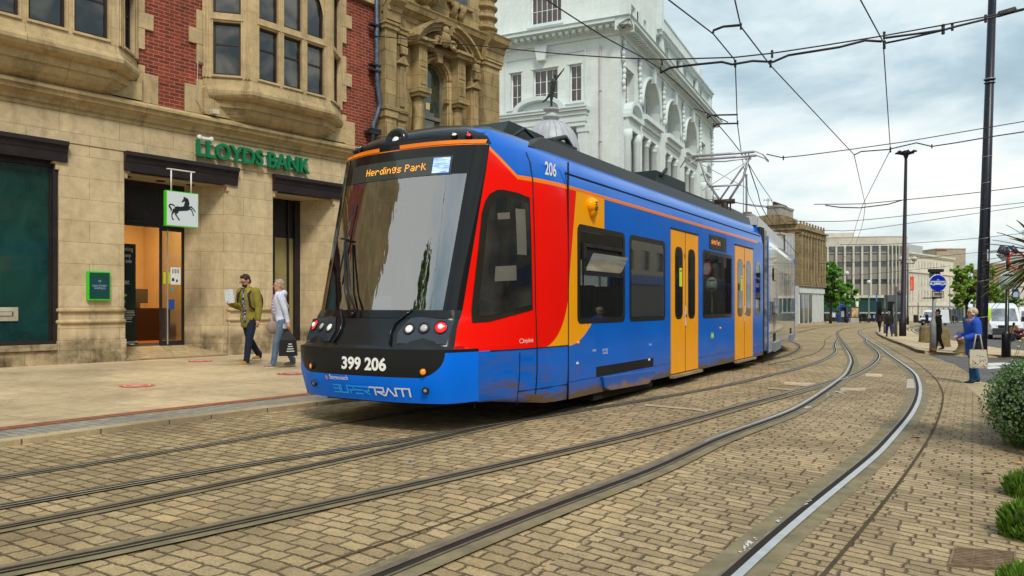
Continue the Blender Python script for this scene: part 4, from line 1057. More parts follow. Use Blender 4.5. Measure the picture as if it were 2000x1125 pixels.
m.build('letter_slot', [plain('brushed_plate', (.50, .47, .36), .4, .3, var=.2), plain('slot_dark', (.12, .10, .06), .6)], gp_)
# entrance recess: soffit, ramp, doors, side returns
m = MB(); m.prism([(1.256, .2), (3.6, .2), (3.07, 1.1), (1.256, 1.1)], 4.10, 4.3, 'z'); m.prism([(4.817, .2), (6.7, .2), (6.25, 1.1), (4.817, 1.1)], 4.10, 4.3, 'z')
m.build('soffit', [plain('soffit_cream', (.50, .42, .28), .7)], bank)
m = MB()
for u in (1.55, 2.3, 3.0): m.smooth().lathe([(.10, 4.094), (.09, 4.08), (.06, 4.085)], (u, .55, 0), 14); m.cut()
m.build_each('downlight', [M_DARKW], bank)
m = MB(); m.add([(1.256, -.02, .19), (3.64, -.02, .19), (3.07, 1.0, .40), (1.256, 1.0, .40), (1.256, -.02, -.1), (3.64, -.02, -.1)], [(0, 1, 2, 3), (0, 1, 5, 4)]); m.add([(4.817, -.02, .19), (6.7, -.02, .19), (6.25, 1.0, .40), (4.817, 1.0, .40), (4.817, -.02, -.1), (6.7, -.02, -.1)], [(0, 1, 2, 3), (0, 1, 5, 4)])
m.build('entrance_ramp', [setts('ramp_setts', .45, .16, (.44, .34, .19), (.38, .29, .16), (.16, .12, .06), ms=.008, wob=.003)], bank)
# interior room behind
m = MB(); m.box(1.0, 6.8, 5.5, 5.6, .3, 4.2); m.box(.9, 1.0, 1.21, 5.5, .3, 4.2); m.box(4.3, 4.4, 1.2, 5.5, .3, 4.2); m.box(1.0, 6.8, 1.22, 5.5, 4.1, 4.2)
m.mat(1).box(1.0, 6.8, 1.0, 5.5, .3, .405); m.mat(2).box(1.0, 4.3, 1.0, 2.2, .4055, .412)
m.build('interior_room', [plain('lobby_wall', (.62, .47, .27), .7, var=.05), plain('lobby_floor', (.40, .17, .04), .35), plain('door_mat', (.03, .027, .022), .9)], bank)
m = MB(); m.box(3.0, 4.1, 3.6, 4.2, .41, 1.25); m.box(2.85, 3.0, 3.6, 4.2, .41, .62); m.mat(1).box(3.15, 3.6, 3.8, 3.84, 1.38, 1.75); m.box(3.33, 3.4, 3.8, 3.9, 1.25, 1.40)
tag(m.build('reception_desk', [plain('desk_brown', (.05, .025, .018), .5), plain('monitor_grey', (.10, .10, .09), .4)]), 'dark brown desk with a monitor inside the bank lobby', 'desk'); bpy.data.objects['reception_desk'].matrix_world = FM
pl = bpy.data.lights.new('lobby_lamp', 'AREA'); pl.energy = 70; pl.color = (1, .62, .26); pl.shape = 'DISK'; pl.size = .5
po_ = bpy.data.objects.new('lobby_lamp', pl); COL.objects.link(po_); po_.location = FM @ Vector((2.9, 3.2, 4.02)); tag(po_, 'warm ceiling lamp lighting the bank lobby', 'lamp')
# sliding door
m = MB(); m.box(1.256, 3.09, .96, 1.04, 3.09, 4.12); m.build('door_header', [plain('header_dark', (.02, .018, .018), .25, coat=.6)], bank)
m = MB(); m.smooth().ell((1.9, .95, 3.2), .2, .04, .035); m.build('door_sensor', [M_BLKM], bank)
dr = MB()
for x in (2.50, 3.03): dr.box(x, x+.05, .97, 1.02, .40, 3.09)
dr.box(2.55, 3.03, .97, 1.02, .40, .50); dr.box(2.55, 3.03, .97, 1.02, 3.03, 3.09)
do = dr.build('door', [M_DARKW], bank); g_ = MB(); g_.quad((2.55, .99, .50), (3.03, .99, .50), (3.03, .99, 3.03), (2.55, .99, 3.03)); M_DG = glass('door_glass', (.10, .075, .03), .35); g_.build('pane', [M_DG], do)
m = MB(); m.box(2.655, 2.675, .94, .965, .42, 3.05); m.build('handle', [plain('handle_pale', (.55, .6, .62), .3, .5)], do)
for x0, x1, z0, z1, c in ((2.74, 2.98, 1.80, 2.20, (.75, .78, .75)), (2.57, 2.63, 1.82, 2.08, (.5, .6, .02)), (2.685, 2.73, 1.82, 2.08, (.5, .6, .02)), (2.70, 2.83, 1.22, 1.46, (.02, .08, .35)), (2.72, 2.82, 1.66, 1.71, (.05, .35, .25))):
    m = MB(); m.box(x0, x1, .955, .962, z0, z1)
    m.mat(1)
    if z1-z0 > .2 and c[0] > .6:
        for k in range(5): m.box(x0+.04+k*.035, x0+.055+k*.035, .953, .9548, z1-.14+.01*(k % 2), z1-.04)
        m.box(x0+.03, x0+.09, .953, .9548, z0+.08, z0+.15); m.box(x0+.13, x0+.17, .953, .9548, z0+.06, z0+.12)
    m.build('door_notice', [plain('notice%.2f%.2f' % (c[0], c[1]), c, .5, var=.02), plain('ink', (.02, .03, .04), .6)], do)
# second entrance
m = MB(); m.box(5.46, 5.52, .95, 1.02, .4, 4.1); m.box(5.90, 5.94, .93, 1.0, .4, 4.1); m.box(6.10, 6.26, .9, 1.04, .3, 4.1); m.box(4.817, 5.46, .96, 1.02, .4, 4.12); m.mat(1).box(5.46, 6.2, .99, 1.03, .4, 3.09); m.mat(2).box(5.46, 6.2, .985, 1.035, 3.09, 4.1)
m.build('door', [M_DARKW, plain('second_door_glass', (.30, .25, .10), .1, coat=.8, var=.1), M_DARKW], bank)
# cornice
prof_c = [(0, 5.10), (-.05, 5.12), (-.05, 5.19), (-.10, 5.21), (-.11, 5.27), (-.18, 5.33), (-.24, 5.36), (-.25, 5.43), (-.30, 5.45), (-.30, 5.50), (-.16, 5.58), (0, 5.62), (.1, 5.62), (.1, 5.10)]
m = MB(); m.prism(prof_c, -14, 8.13, 'x'); m.build('cornice', [M_CORN], bank)
# upper brickwork
m = MB()
for x0, x1 in ((1.54, 2.98), (6.93, 8.13)): m.box(x0, x1, .02, .5, 5.62, 12.0); m.cut()
m.box(-6.5, -2.3, .02, .5, 5.62, 12); m.cut(); m.box(-14, -6.5, .02, .5, 5.62, 12); m.build_each('brickwork', [M_BRICK], bank)
m = MB()
for x, s in ((1.54, 1), (2.98, -1), (6.93, 1)):
    for k in range(9):
        z0 = 5.621+k*.78; wq = .42 if k == 0 else (.32 if k % 2 == 0 else .12); hq = .62 if k == 0 else .34
        if k % 2 == 0: m.box(min(x, x+s*wq), max(x, x+s*wq), -.03, .1, z0, z0+hq)
        m.box(min(x, x+s*.14), max(x, x+s*.14), -.022, .1, z0+hq+.001, z0+.779); m.cut()
m.box(6.93, 8.13, -.10, .3, 9.62, 9.85); m.box(6.93, 8.13, -.16, .3, 9.851, 9.95)
m.build_each('quoin', [M_DRS], bank, bevel=.01)
m = MB(); m.box(-6, 8.13, .5, 7, -.4, 12); m.box(-6, 8.13, .05, .5, 12.0, 12.2)
m2 = MB(); m2.box(-14, 0.0, .51, .55, .4, 12); m2.box(-14, 8.13, 5.7, 9, -.4, 12.2); m2.box(-14, .9, .56, 5.7, -.4, 12.2); m2.box(6.9, 8.13, .5, 5.7, -.4, 12.2); m2.box(.9, 6.9, .45, 5.7, 4.25, 12.2); m2.build('inner_block', [M_BRICK], bank)
# canted bays
def bay(uc, hf, hw, mm=.62):
    b = MB().smooth(False)
    def out(z, m_, grow):
        return [(uc-hw-grow, .1, z), (uc-hw-grow, .0, z), (uc-hf-grow*.5, -m_, z), (uc+hf+grow*.5, -m_, z), (uc+hw+grow, .0, z), (uc+hw+grow, .1, z)]
    rg = [(5.50, .06, -.42), (5.56, .20, -.40), (5.63, .31, -.34), (5.70, .38, -.26), (5.78, .43, -.18), (5.84, .45, -.12), (5.845, .50, -.09), (5.99, .54, -.08), (6.0, .62, -.02), (6.05, .70, .05), (6.12, .745, .08), (6.19, .745, .08), (6.25, .71, .04), (6.28, .68, .01), (6.44, .62, -.03), (6.48, .62, -.03)]
    b.loft([out(*r) for r in rg]); cb = b.build('bay_corbel', [M_CORN], bank)
    d = Vector((hw-hf, mm)).length
    for k, (org, ang, L_) in enumerate((((uc-hf, -mm), 0, 2*hf), ((uc-hw, 0), -atan2(mm, hw-hf), d), ((uc+hf, -mm), atan2(mm, hw-hf), d))):
        T = Matrix.Translation((org[0], org[1], 0)) @ Matrix.Rotation(ang, 4, 'Z'); f = MB(T)
        if k == 0:
            jw = .2; mw = .15; lw = (L_-2*jw-2*mw)/3; xs = [(jw+i*(lw+mw), jw+i*(lw+mw)+lw) for i in range(3)]
        else: xs = [(.23, L_-.23)]
        o_ = [(a, b2, 6.55, 7.76) for a, b2 in xs]+[(a, b2, 7.96, 9.35) for a, b2 in xs]
        f.facade(0, L_, 6.48, 12.0, o_, y=0, dep=.16)
        if k == 0:   # arched head over the three lights
            n_ = 10; R = L_/2-.2; cz = 8.0; base = 9.36
            for s in (-1, 1):
                pl_ = [(L_/2+s*R*cos(pi/2*i/n_)**.6, cz+.25+1.05*sin(pi/2*i/n_)) for i in range(n_+1)]
                for p, q in zip(pl_, pl_[1:]):
                    x0, x1 = sorted((p[0], q[0])); f.quad((p[0], .02, p[1]), (q[0], .02, q[1]), (q[0], .02, base), (p[0], .02, base))
        # mouldings round the openings
        for a, b2 in xs:
            f.box(a-.035, b2+.035, -.03, .02, 6.50, 6.55); f.box(a-.05, b2+.05, -.035, .02, 7.80, 7.84)
        for a in sorted({x for p in xs for x in p}): f.box(a-(.035 if a in [p[0] for p in xs] else -.005), a+(-.005 if a in [p[0] for p in xs] else .035), -.022, .02, 6.551, 9.3)
        if k: 
            for q in (.03, .10): f.box(q, q+.035, -.025, .02, 6.49, 9.5); f.box(L_-q-.035, L_-q, -.025, .02, 6.49, 9.5)
        f.build('bay_wall', [M_DRS], bank, bevel=.006)
        for a, b2, z0, z1 in o_:
            g_ = MB(T); y = .10; t = .045
            g_.box(a, a+t, y-.03, y+.03, z0, z1); g_.box(b2-t, b2, y-.03, y+.03, z0, z1); g_.box(a+t, b2-t, y-.03, y+.03, z0, z0+t*1.3); g_.box(a+t, b2-t, y-.03, y+.03, z1-t, z1)
            if z0 < 7: g_.box(a+t, b2-t, y-.015, y+.02, (z0+z1)/2+.1, (z0+z1)/2+.135)
            wo = g_.build('window', [M_FRAME], bank)
            p_ = MB(T); p_.quad((a+t, y+.005, z0+t), (b2-t, y+.005, z0+t), (b2-t, y+.005, z1-t), (a+t, y+.005, z1-t)); p_.build('pane', [M_WGL], wo)
bay(-.43, 1.30, 1.97); bay(4.955, 1.125, 1.975)
# side scroll stones by the corbels
m = MB()
for x, s in ((1.54, -1), (2.98, 1), (6.93, -1)):
    m.prism([(x-s*.02, 5.62), (x+s*.75, 5.62), (x+s*.62, 5.70), (x+s*.48, 5.84), (x+s*.3, 5.97), (x+s*.1, 6.0), (x-s*.02, 6.22)], -.14, .2, 'y'); m.cut()
m.build_each('scroll_stone', [M_CORN], bank)
# spot lamp and cable on cornice
m = MB(); m.box(3.05, 3.2, -.34, -.2, 5.62, 5.72); m.build('spot_lamp', [plain('lamp_cream', (.6, .55, .42), .5)], bank)
m = MB().smooth(); m.tube([(3.2, -.02, 6.75), (2.85, -.045, 6.8), (2.83, -.045, 5.9), (2.95, -.2, 5.66), (3.05, -.27, 5.66)], .012, 6); m.build('cable', [plain('cable_grey', (.35, .32, .27), .6)], bank)
# lettering (bolder than the built-in face by offset)
def place_text(mb, txt, size, x, z, y, ext=.0, bold=0, sx=1, **k):
    v, f_ = text_geo(txt, size, ext, bold, **k); mb.add([(x+p.x*sx, y-p.z, z+p.y) for p in v], f_)
M_GRN = plain('letter_green', (.003, .17, .065), .35, var=.05)
glyph_x = 2.885; ZB = 4.62
def uspan(px, m_=.12):
    r = (px-1000)/1500; return (15*r+8.85-m_*(.7809+.6247*r))/(.6247-.7809*r)
cap = .36
for txt, p0, p1 in (('LLOYDS', 384, 513), ('BANK', 523, 604)):
    v, f_ = text_geo(txt, .5, .045, .012); x0 = min(p.x for p in v); x1 = max(p.x for p in v); z1 = max(p.y for p in v if 1); u0, u1 = uspan(p0), uspan(p1)
    zc = max(p.y for p in v); m = MB(); m.add([(u0+(p.x-x0)/(x1-x0)*(u1-u0), -.12-p.z, 4.66+p.y/zc*cap) for p in v], f_)
    m.build('sign_lettering', [M_GRN], bank)
m = MB(); u0, u1 = uspan(384), uspan(604); m.box(u0, u1, -.07, -.045, 4.71, 4.735); m.box(u0, u1, -.07, -.045, 4.95, 4.975); 
for k in range(6): x = u0+.1+k*(u1-u0-.2)/5; m.box(x-.01, x+.01, -.045, -.01, 4.70, 4.98)
m.box(uspan(392), uspan(409), -.14, -.09, 5.045, 5.10); m.smooth().T = Matrix.Identity(4)
for px in (389, 412): T = Matrix.Translation((uspan(px), -.115, 5.075)) @ Matrix.Rotation(pi/2, 4, 'X'); m.T = T; m.lathe([(.05, -.03), (.05, .04), (.045, .045)], n=16)
m.build('sign_rail', [plain('rail_white', (.75, .76, .72), .4)], bank)
# address plate
m = MB(); m.box(.50, .945, -.075, -.036+.036, 1.42, 2.0); m.mat(1).box(.535, .925, -.082, -.0752, 1.45, 1.975); m.mat(2)
for t, z_, s_ in (('64', 1.79, .06), ('-', 1.745, .05), ('HIGH STREET', 1.695, .05), ('SHEFFIELD', 1.645, .05)): place_text(m, t, s_, .73, z_, -.0835, 0, .0005, .95, align='CENTER')
m.build('address_plate', [plain('plate_lime', (.06, .55, .02), .4), plain('plate_teal', (.012, .065, .058), .3), plain('plate_ink', (.30, .36, .55), .5)], bank)
# projecting sign with black horse
HX = Matrix.Translation(FM @ Vector((0, 0, 0)))
def fu(px, m_): return uspan(px, m_)
cs = FM @ Vector((fu(354, .62), -.62, 0))
sg = thing('hanging_sign', 'square white bank sign with a black rearing horse and lime green edge', 'sign', (cs.x, cs.y, 0), FZ)
# sign board plane faces the camera side: board parallel to facade, seen face on
m = MB(); W_ = .355; z0, z1 = 2.98, 3.72
m.box(-W_, W_, -.05, .05, z0, z1); m.build('sign_board', [plain('lime_edge', (.06, .60, .01), .35)], sg)
m = MB(); m.box(-W_+.018, W_-.008, -.054, -.0502, z0+.018, z1-.018); m.build('sign_face', [plain('face_white', (.62, .68, .70), .35, var=.02)], sg)
def hpx(x, y): return ((x-145)/(720-145)*2*W_-W_, z1-.02-(y-385-(x-145)*.085)/(1035-385)*(z1-z0-.03))
horse = [(455, 478), (478, 492), (505, 520), (530, 560), (548, 600), (540, 640), (545, 665), (580, 668), (612, 685), (640, 725), (672, 768), (668, 785), (650, 775), (628, 735), (600, 702), (575, 700), (560, 712), (600, 735), (618, 780), (632, 822), (630, 850), (612, 845), (612, 825), (596, 780), (575, 742), (545, 750), (500, 770), (440, 778), (380, 765), (362, 775), (340, 812), (315, 815), (330, 860), (365, 918), (385, 942), (360, 945), (330, 890), (300, 835), (296, 805), (270, 800), (252, 815), (250, 870), (262, 915), (285, 935), (258, 942), (235, 905), (238, 860), (238, 805), (268, 770), (266, 735), (276, 690), (262, 670), (225, 650), (200, 668), (222, 700), (250, 735), (245, 765), (205, 778), (222, 750), (195, 705), (178, 650), (192, 612), (225, 608), (258, 630), (280, 655), (330, 650), (380, 668), (430, 655), (468, 625), (470, 590), (445, 575), (430, 598), (414, 588), (432, 540), (448, 510)]
pts = [hpx(*p) for p in horse]
HP = [([(288, 715), (330, 722), (400, 722), (470, 712), (520, 705), (552, 700)], [60, 100, 84, 96, 100, 56]), ([(510, 700), (492, 645), (502, 590), (488, 545), (466, 508), (456, 482)], [110, 72, 56, 54, 42, 8]),
      ([(490, 520), (452, 556), (424, 592)], [50, 40, 24]), ([(540, 688), (590, 680), (628, 722), (654, 762), (672, 782)], [44, 28, 18, 17, 14]), ([(540, 716), (590, 728), (610, 775), (622, 820), (626, 850)], [40, 24, 16, 18, 24]),
      ([(300, 735), (268, 785), (244, 822), (244, 890), (270, 938)], [80, 46, 20, 18, 24]), ([(330, 745), (322, 800), (308, 826), (338, 880), (378, 942)], [90, 56, 26, 20, 24]), ([(292, 668), (250, 640), (208, 640), (196, 672), (222, 712), (240, 745), (210, 776)], [24, 24, 30, 30, 30, 24, 6]),
      ([(500, 505), (528, 545), (540, 600), (542, 655)], [20, 26, 30, 20])]
em = MB()
for k_, (pl_, ws_) in enumerate(HP):
    L = []; R = []
    for i, p in enumerate(pl_):
        a_ = Vector(pl_[min(i+1, len(pl_)-1)])-Vector(pl_[max(i-1, 0)]); a_.normalize(); n_ = Vector((-a_.y, a_.x))*ws_[i]/2
        for S_, q in ((L, Vector(p)+n_), (R, Vector(p)-n_)): u_, v_ = hpx(q.x, q.y); S_.append((u_, -.0560-.0002*k_, v_))
    N_ = len(L); em.add(L+R, [(i, i+1, N_+i+1, N_+i) for i in range(N_-1)])
ho = em.build('horse_emblem', [plain('emblem_black', (.015, .018, .022), .5)], sg, recalc=False)
m = MB().smooth()
for x in (-.22, .22): m.tube([(x, 0, z1), (x, 0, 4.17)], .016, 8); 
m.sm = False; m.box(-.30, .30, -.02, .05, 4.172, 4.19); m.build('hanger_rod', [plain('rod_white', (.75, .74, .68), .4)], sg)
# roll-up banner in the doorway
bn = thing('roller_banner', 'tall dark green safety notice banner standing inside the bank doorway', 'banner', FM @ Vector((1.72, 1.25, .405)), FZ)
m = MB(); m.box(-.36, .36, .0, .015, .08, 2.3); m.build('banner_sheet', [plain('banner_green', (.004, .016, .012), .4)], bn)
m = MB()
for t, z_, s_ in (("We're working", 2.14, .125), ('hard to keep', 2.0, .125), ('everyone safe', 1.87, .125)): place_text(m, t, s_, .02, z_, -.002, 0, 0, .72, align='CENTER')
for z_, wd_ in ((1.45, .4), (1.42, .36), (1.39, .42), (1.02, .2), (.99, .22), (.96, .2), (.78, .6), (.74, .62), (.69, .64), (.64, .55), (.60, .5), (.54, .5)): m.box(.02-wd_/2, .02+wd_/2, -.003, -.001, z_, z_+.012)
m.build('banner_lettering', [plain('banner_white', (.5, .5, .42), .5)], bn)
m = MB().smooth(); m.ell((.03, -.003, 1.70), .05, .003, .05); m.ell((.03, -.003, 1.60), .075, .003, .06); m.build('people_icon', [plain('icon_orange', (.75, .12, .03), .5)], bn)
m = MB().smooth(); m.ell((.05, -.003, 1.14), .12, .003, .035); m.build('hand_icon', [plain('icon_green', (.15, .5, .08), .5)], bn)
m = MB().smooth(); m.tube([(-.4, .0, .07), (.4, .0, .07)], .035, 8); m.tube([(.15, -.0, .04), (.28, -.12, .03)], .02, 6); m.build('banner_base', [plain('base_alu', (.5, .5, .48), .35, .6)], bn)
# downpipe with clamp brackets at the right edge
dp = thing('downpipe', 'weathered grey-blue rainwater pipe with bracket on the brick corner', 'pipe', FM @ Vector((8.02, -.14, 0)), FZ)
m = MB().smooth(); m.tube([(0, 0, 13), (0, 0, 7.6), (.06, 0, 7.2), (.12, 0, 6.9), (.02, .0, 6.6), (-.12, 0, 6.3), (-.14, 0, 5.75)], .065, 10); m.build('pipe', [plain('pipe_lead', (.08, .11, .16), .5, .3, var=.5, vs=9)], dp)
m = MB()
for z_ in (7.75, 7.9, 6.12, 9.0): m.box(-.22, .1, -.08, .1, z_, z_+.05); m.cut()
m.box(-.32, .08, -.1, .14, 6.02, 6.1); m.build_each('bracket', [plain('bracket_black', (.02, .022, .03), .5)], dp)
# ================================================================ carved stone building next door
st = thing('carved_stone_building', 'weathered carved sandstone building with arched window and segmental pediment', 'building', FA, FZ)
m = MB(); m.facade(8.13, 13.1, -.4, 14, [(9.95, 10.95, 5.4, 8.65, 'arch')], y=0, dep=.35)
m.box(8.14, 13.1, .36, .5, -.4, 14); m.box(13.0, 13.1, 0.0, 9, -.4, 14); m.box(8.2, 13.0, 8.9, 9, -.4, 14); m.box(8.2, 13, .5, 9, 13.9, 14)
m.build('wall', [M_SOOT], st)
m = MB()
for x0, x1, yp in ((8.2, 8.62, .30), (8.72, 9.05, .22), (11.85, 12.2, .22), (12.35, 13.12, .32)):
    m.box(x0, x1, -yp, .0, -.4, 9.5); m.box(x0-.04, x1+.04, -yp-.05, 0, 6.55, 6.75); m.box(x0-.07, x1+.07, -yp-.09, 0, 6.751, 6.84)
    m.box(x0-.05, x1+.05, -yp-.06, 0, 9.0, 9.12); m.box(x0-.08, x1+.08, -yp-.1, 0, 9.121, 9.2)
    if yp < .3:
        m.box(x0+.08, x1-.08, -yp-.04, 0, 6.95, 8.1); m.prism([(x0-.06, 8.15), (x1+.06, 8.15), ((x0+x1)/2, 8.4)], -yp-.1, 0, 'y'); m.box(x0-.02, x1+.02, -yp-.05, 0, 8.7, 8.95)
        m.prism([(-yp-.02, 8.68), (-yp-.16, 8.6), (-yp-.14, 8.42), (-yp-.02, 8.42)], x0+.06, x1-.06, 'x')
    m.cut()
m.build_each('pilaster', [M_SOOT], st, bevel=.012)
# entablature with broken-out cornice
m = MB(); pc = [(0, 9.2), (-.16, 9.22), (-.18, 9.45), (-.22, 9.47), (-.24, 9.6), (-.42, 9.72), (-.46, 9.84), (-.50, 9.9), (-.34, 10.0), (0, 10.06)]
m.prism(pc, 8.13, 13.15, 'x')
for x0, x1 in ((8.15, 8.66), (12.3, 13.2)): m.prism([(y-.26, z) for y, z in pc], x0, x1, 'x')
m.build('cornice', [M_SOOT], st)
# window surround: scroll jambs, imposts, arch mouldings, keystone
m = MB().smooth()
for cx, s in ((9.62, -1), (11.28, 1)):
    m.sm = False; m.box(cx-.17, cx+.17, -.34, 0, 7.65, 8.85); m.box(cx-.24, cx+.24, -.44, 0, 7.5, 7.648); m.box(cx-.20, cx+.20, -.38, 0, 7.40, 7.498)
    m.smooth(); m.loft([[(cx-.12+dx*s, -.05-d, z), (cx+.12+dx*s, -.05-d, z), (cx+.12+dx*s, .0, z), (cx-.12+dx*s, .0, z)] for z, d, dx in ((7.4, .22, 0), (7.0, .20, .0), (6.5, .26, .04), (6.1, .36, .12), (5.7, .48, .2), (5.3, .5, .22))])
for r, yy_, tr in ((.58, -.08, .05), (.68, -.05, .04), (.52, -.03, .03)):
    m.tube([(10.45+r*cos(t), yy_, 8.15+r*sin(t)) for t in [pi*i/16 for i in range(17)]], tr, 6)
    m.tube([(10.45-r, yy_, 8.15), (10.45-r, yy_, 5.4)], tr, 6); m.tube([(10.45+r, yy_, 8.15), (10.45+r, yy_, 5.4)], tr, 6)
m.sm = False; m.prism([(10.36, 8.6), (10.54, 8.6), (10.60, 8.9), (10.30, 8.9)], -.22, 0, 'y')
m.box(9.95-.1, 9.95+.12, -.1, .05, 7.5, 7.62); m.box(10.85, 11.08, -.1, .05, 7.5, 7.62); m.box(9.8, 11.1, -.16, .1, 5.28, 5.4)
m.build('window_surround', [M_SOOT], st)
m = MB()
for cx in (9.62, 11.28):
    for k in range(2):
        for dx_ in (-.09, -.03, .03, .09): m.box(cx+dx_-.012, cx+dx_+.012, -.365, -.338, 7.75+k*.52, 8.18+k*.52)
        for dz_ in (0, .2, .4): m.box(cx-.12, cx+.12, -.36, -.338, 7.74+k*.52+dz_, 7.765+k*.52+dz_)
    m.cut()
m.build_each('fretwork', [M_SOOT], st)
# segmental broken pediment and cartouche
m = MB()
def segarc(r0, r1, y0, y1, a0_, a1_, cx=10.45, cz=8.25):
    n_ = 10; rg = []
    for i in range(n_+1):
        t = radians(a0_+(a1_-a0_)*i/n_); rg.append([(cx+r0*cos(t)*1.0, y0, cz+r0*sin(t)*.92), (cx+r1*cos(t), y0, cz+r1*sin(t)*.92), (cx+r1*cos(t), y1, cz+r1*sin(t)*.92), (cx+r0*cos(t), y1, cz+r0*sin(t)*.92)])
    m.loft(rg)
for a0_, a1_ in ((150, 100), (80, 30)):
    segarc(1.40, 1.52, -.55, 0, a0_, a1_); segarc(1.521, 1.60, -.68, 0, a0_, a1_); segarc(1.30, 1.399, -.48, 0, a0_, a1_)
for x0, x1 in ((9.1, 9.95), (10.95, 11.8)): m.box(x0, x1, -.46, 0, 8.86, 8.97); m.box(x0-.05, x1+.05, -.55, 0, 8.971, 9.05)
m.box(9.95, 10.95, -.22, 0, 8.88, 9.0); m.build('pediment', [M_SOOT], st)
m = MB().smooth(); m.ell((10.45, -.42, 9.25), .22, .14, .24); m.ell((10.45, -.46, 9.5), .12, .1, .13); 
rg_ = random.Random(5)
for i in range(14): t = pi*i/13; m.ell((10.45+.42*cos(t), -.4+rg_.uniform(-.04, .04), 9.08+.16*sin(t)), .09, .08, .08, 8, 6)
for s in (-1, 1): m.tube([(10.45+s*(.3+.16*cos(t)*(1-t/9)), -.45, 9.12+.16*sin(t)*(1-t/9)) for t in [i*.6 for i in range(12)]], .04, 6)
m.build('cartouche', [M_SOOT], st)
# window
g_ = MB(); y = .22; a, b2 = 9.97, 10.93
g_.box(a, a+.07, y-.04, y+.03, 5.4, 8.2); g_.box(b2-.07, b2, y-.04, y+.03, 5.4, 8.2); g_.box(a, b2, y-.05, y+.03, 6.95, 7.05); g_.box(a, b2, y-.04, y+.03, 5.4, 5.5)
g_.smooth().tube([(10.45+.45*cos(t), y, 8.15+.45*sin(t)) for t in [pi*i/14 for i in range(15)]], .035, 6)
wo = g_.build('window', [plain('old_frame', (.16, .15, .12), .6, var=.3)], st); p_ = MB(); p_.quad((a+.02, y+.015, 5.42), (b2-.02, y+.015, 5.42), (b2-.02, y+.015, 8.62), (a+.02, y+.015, 8.62)); p_.mat(1).box(10.28, 10.45, y, y+.01, 7.25, 7.45); p_.build('pane', [darkglass('arched_glass', (.03, .04, .03), (.09, .11, .08)), plain('paper', (.6, .5, .25), .6)], wo)
# banded corner turret and oriel base above the cornice
m = MB().smooth(); pr = []
for z_ in [10.05+.34*i for i in range(12)]: pr += [(.34, z_), (.34, z_+.2), (.42, z_+.22), (.44, z_+.28), (.36, z_+.32)]
m.lathe(pr, (12.85, .1, 0), 18); m.sm = False; m.build('corner_turret', [M_SOOT], st)
m = MB().smooth(); m.lathe([(.05, 10.0), (.16, 10.02), (.18, 10.12), (.14, 10.2), (.34, 10.32), (.42, 10.5), (.46, 10.55), (.62, 10.62), (.68, 10.78), (.72, 10.8), (.72, 14)], (10.0, -.05, 0), 24)
for i in range(14): t = 2*pi*i/14; m.tube([(10+.17*cos(t), -.05+.17*sin(t), 10.2), (10+.36*cos(t), -.05+.36*sin(t), 10.32), (10+.44*cos(t), -.05+.44*sin(t), 10.5)], .03, 5)
m.build('oriel', [M_SOOT], st)
m = MB(); m.box(10.95, 12.1, -.12, .0, 10.62, 10.72); 
m.smooth()
for x in (11.05, 11.4): m.tube([(x+.1, -.05, 10.62), (x+.1, -.22, 10.5), (x+.1, -.12, 10.3), (x+.1, -.02, 10.25)], .1, 8)
m.build('upper_sill', [M_SOOT], st)
g_ = MB(); g_.box(11.1, 11.9, -.02, .01, 10.72, 13); g_.build('window', [M_WGL], st)

for o_ in bank.children:
    if o_.name.startswith('brickwork') and min(c[0] for c in o_.bound_box) < -13: o_.data.materials[0] = M_SOOT; o_.name = 'plain_wing_wall'  # unseen wing added out of frame, set dark for its windscreen reflection
# ================================================================ white classical building
M_WSTONE = masonry('painted_white_stone', 1.2, .5, (.68, .745, .73), (.65, .71, .70), (.48, .52, .50), .004, .10, mot=.35, grime=.14, stain=(.30, .32, .29))
M_WTRIM = plain('white_trim', (.63, .70, .70), .7, var=.07, vs=1.5, bump=.1, grime=.10)
WA = (6.3, 45, 0); WZ_ = atan2(.902, .432)
wb = thing('white_classical_building', 'tall white stone corner building with arches, columns and dentil cornice', 'building', WA, WZ_)
M_WG = darkglass('white_building_glass', (.012, .014, .016), (.06, .03, .025))
def swin(T, x0, x1, z0, z1, cols, rows, dep=.3, parent=None, arch=False):
    g = MB(T); y = dep-.04; t = .07; M_ = plain('white_sash', (.82, .84, .82), .5)
    g.box(x0, x0+t, y-.05, y+.02, z0, z1); g.box(x1-t, x1, y-.05, y+.02, z0, z1); g.box(x0+t, x1-t, y-.05, y+.02, z0, z0+t); g.box(x0+t, x1-t, y-.05, y+.02, z1-t, z1)
    for c in range(1, cols): x = x0+(x1-x0)*c/cols; wd = .07 if cols == 4 and c == 2 else .025; g.box(x-wd/2, x+wd/2, y-.03, y+.018, z0+t, z1-t)
    for r in range(1, rows): z = z0+(z1-z0)*r/rows; g.box(x0+t, x1-t, y-.028, y+.016, z-.0125, z+.0125)
    wo = g.build('window', [M_], parent); p = MB(T); p.quad((x0+t, y+.01, z0+t), (x1-t, y+.01, z0+t), (x1-t, y+.01, z1-t), (x0+t, y+.01, z1-t)); p.build('pane', [M_WG], wo)
    return wo
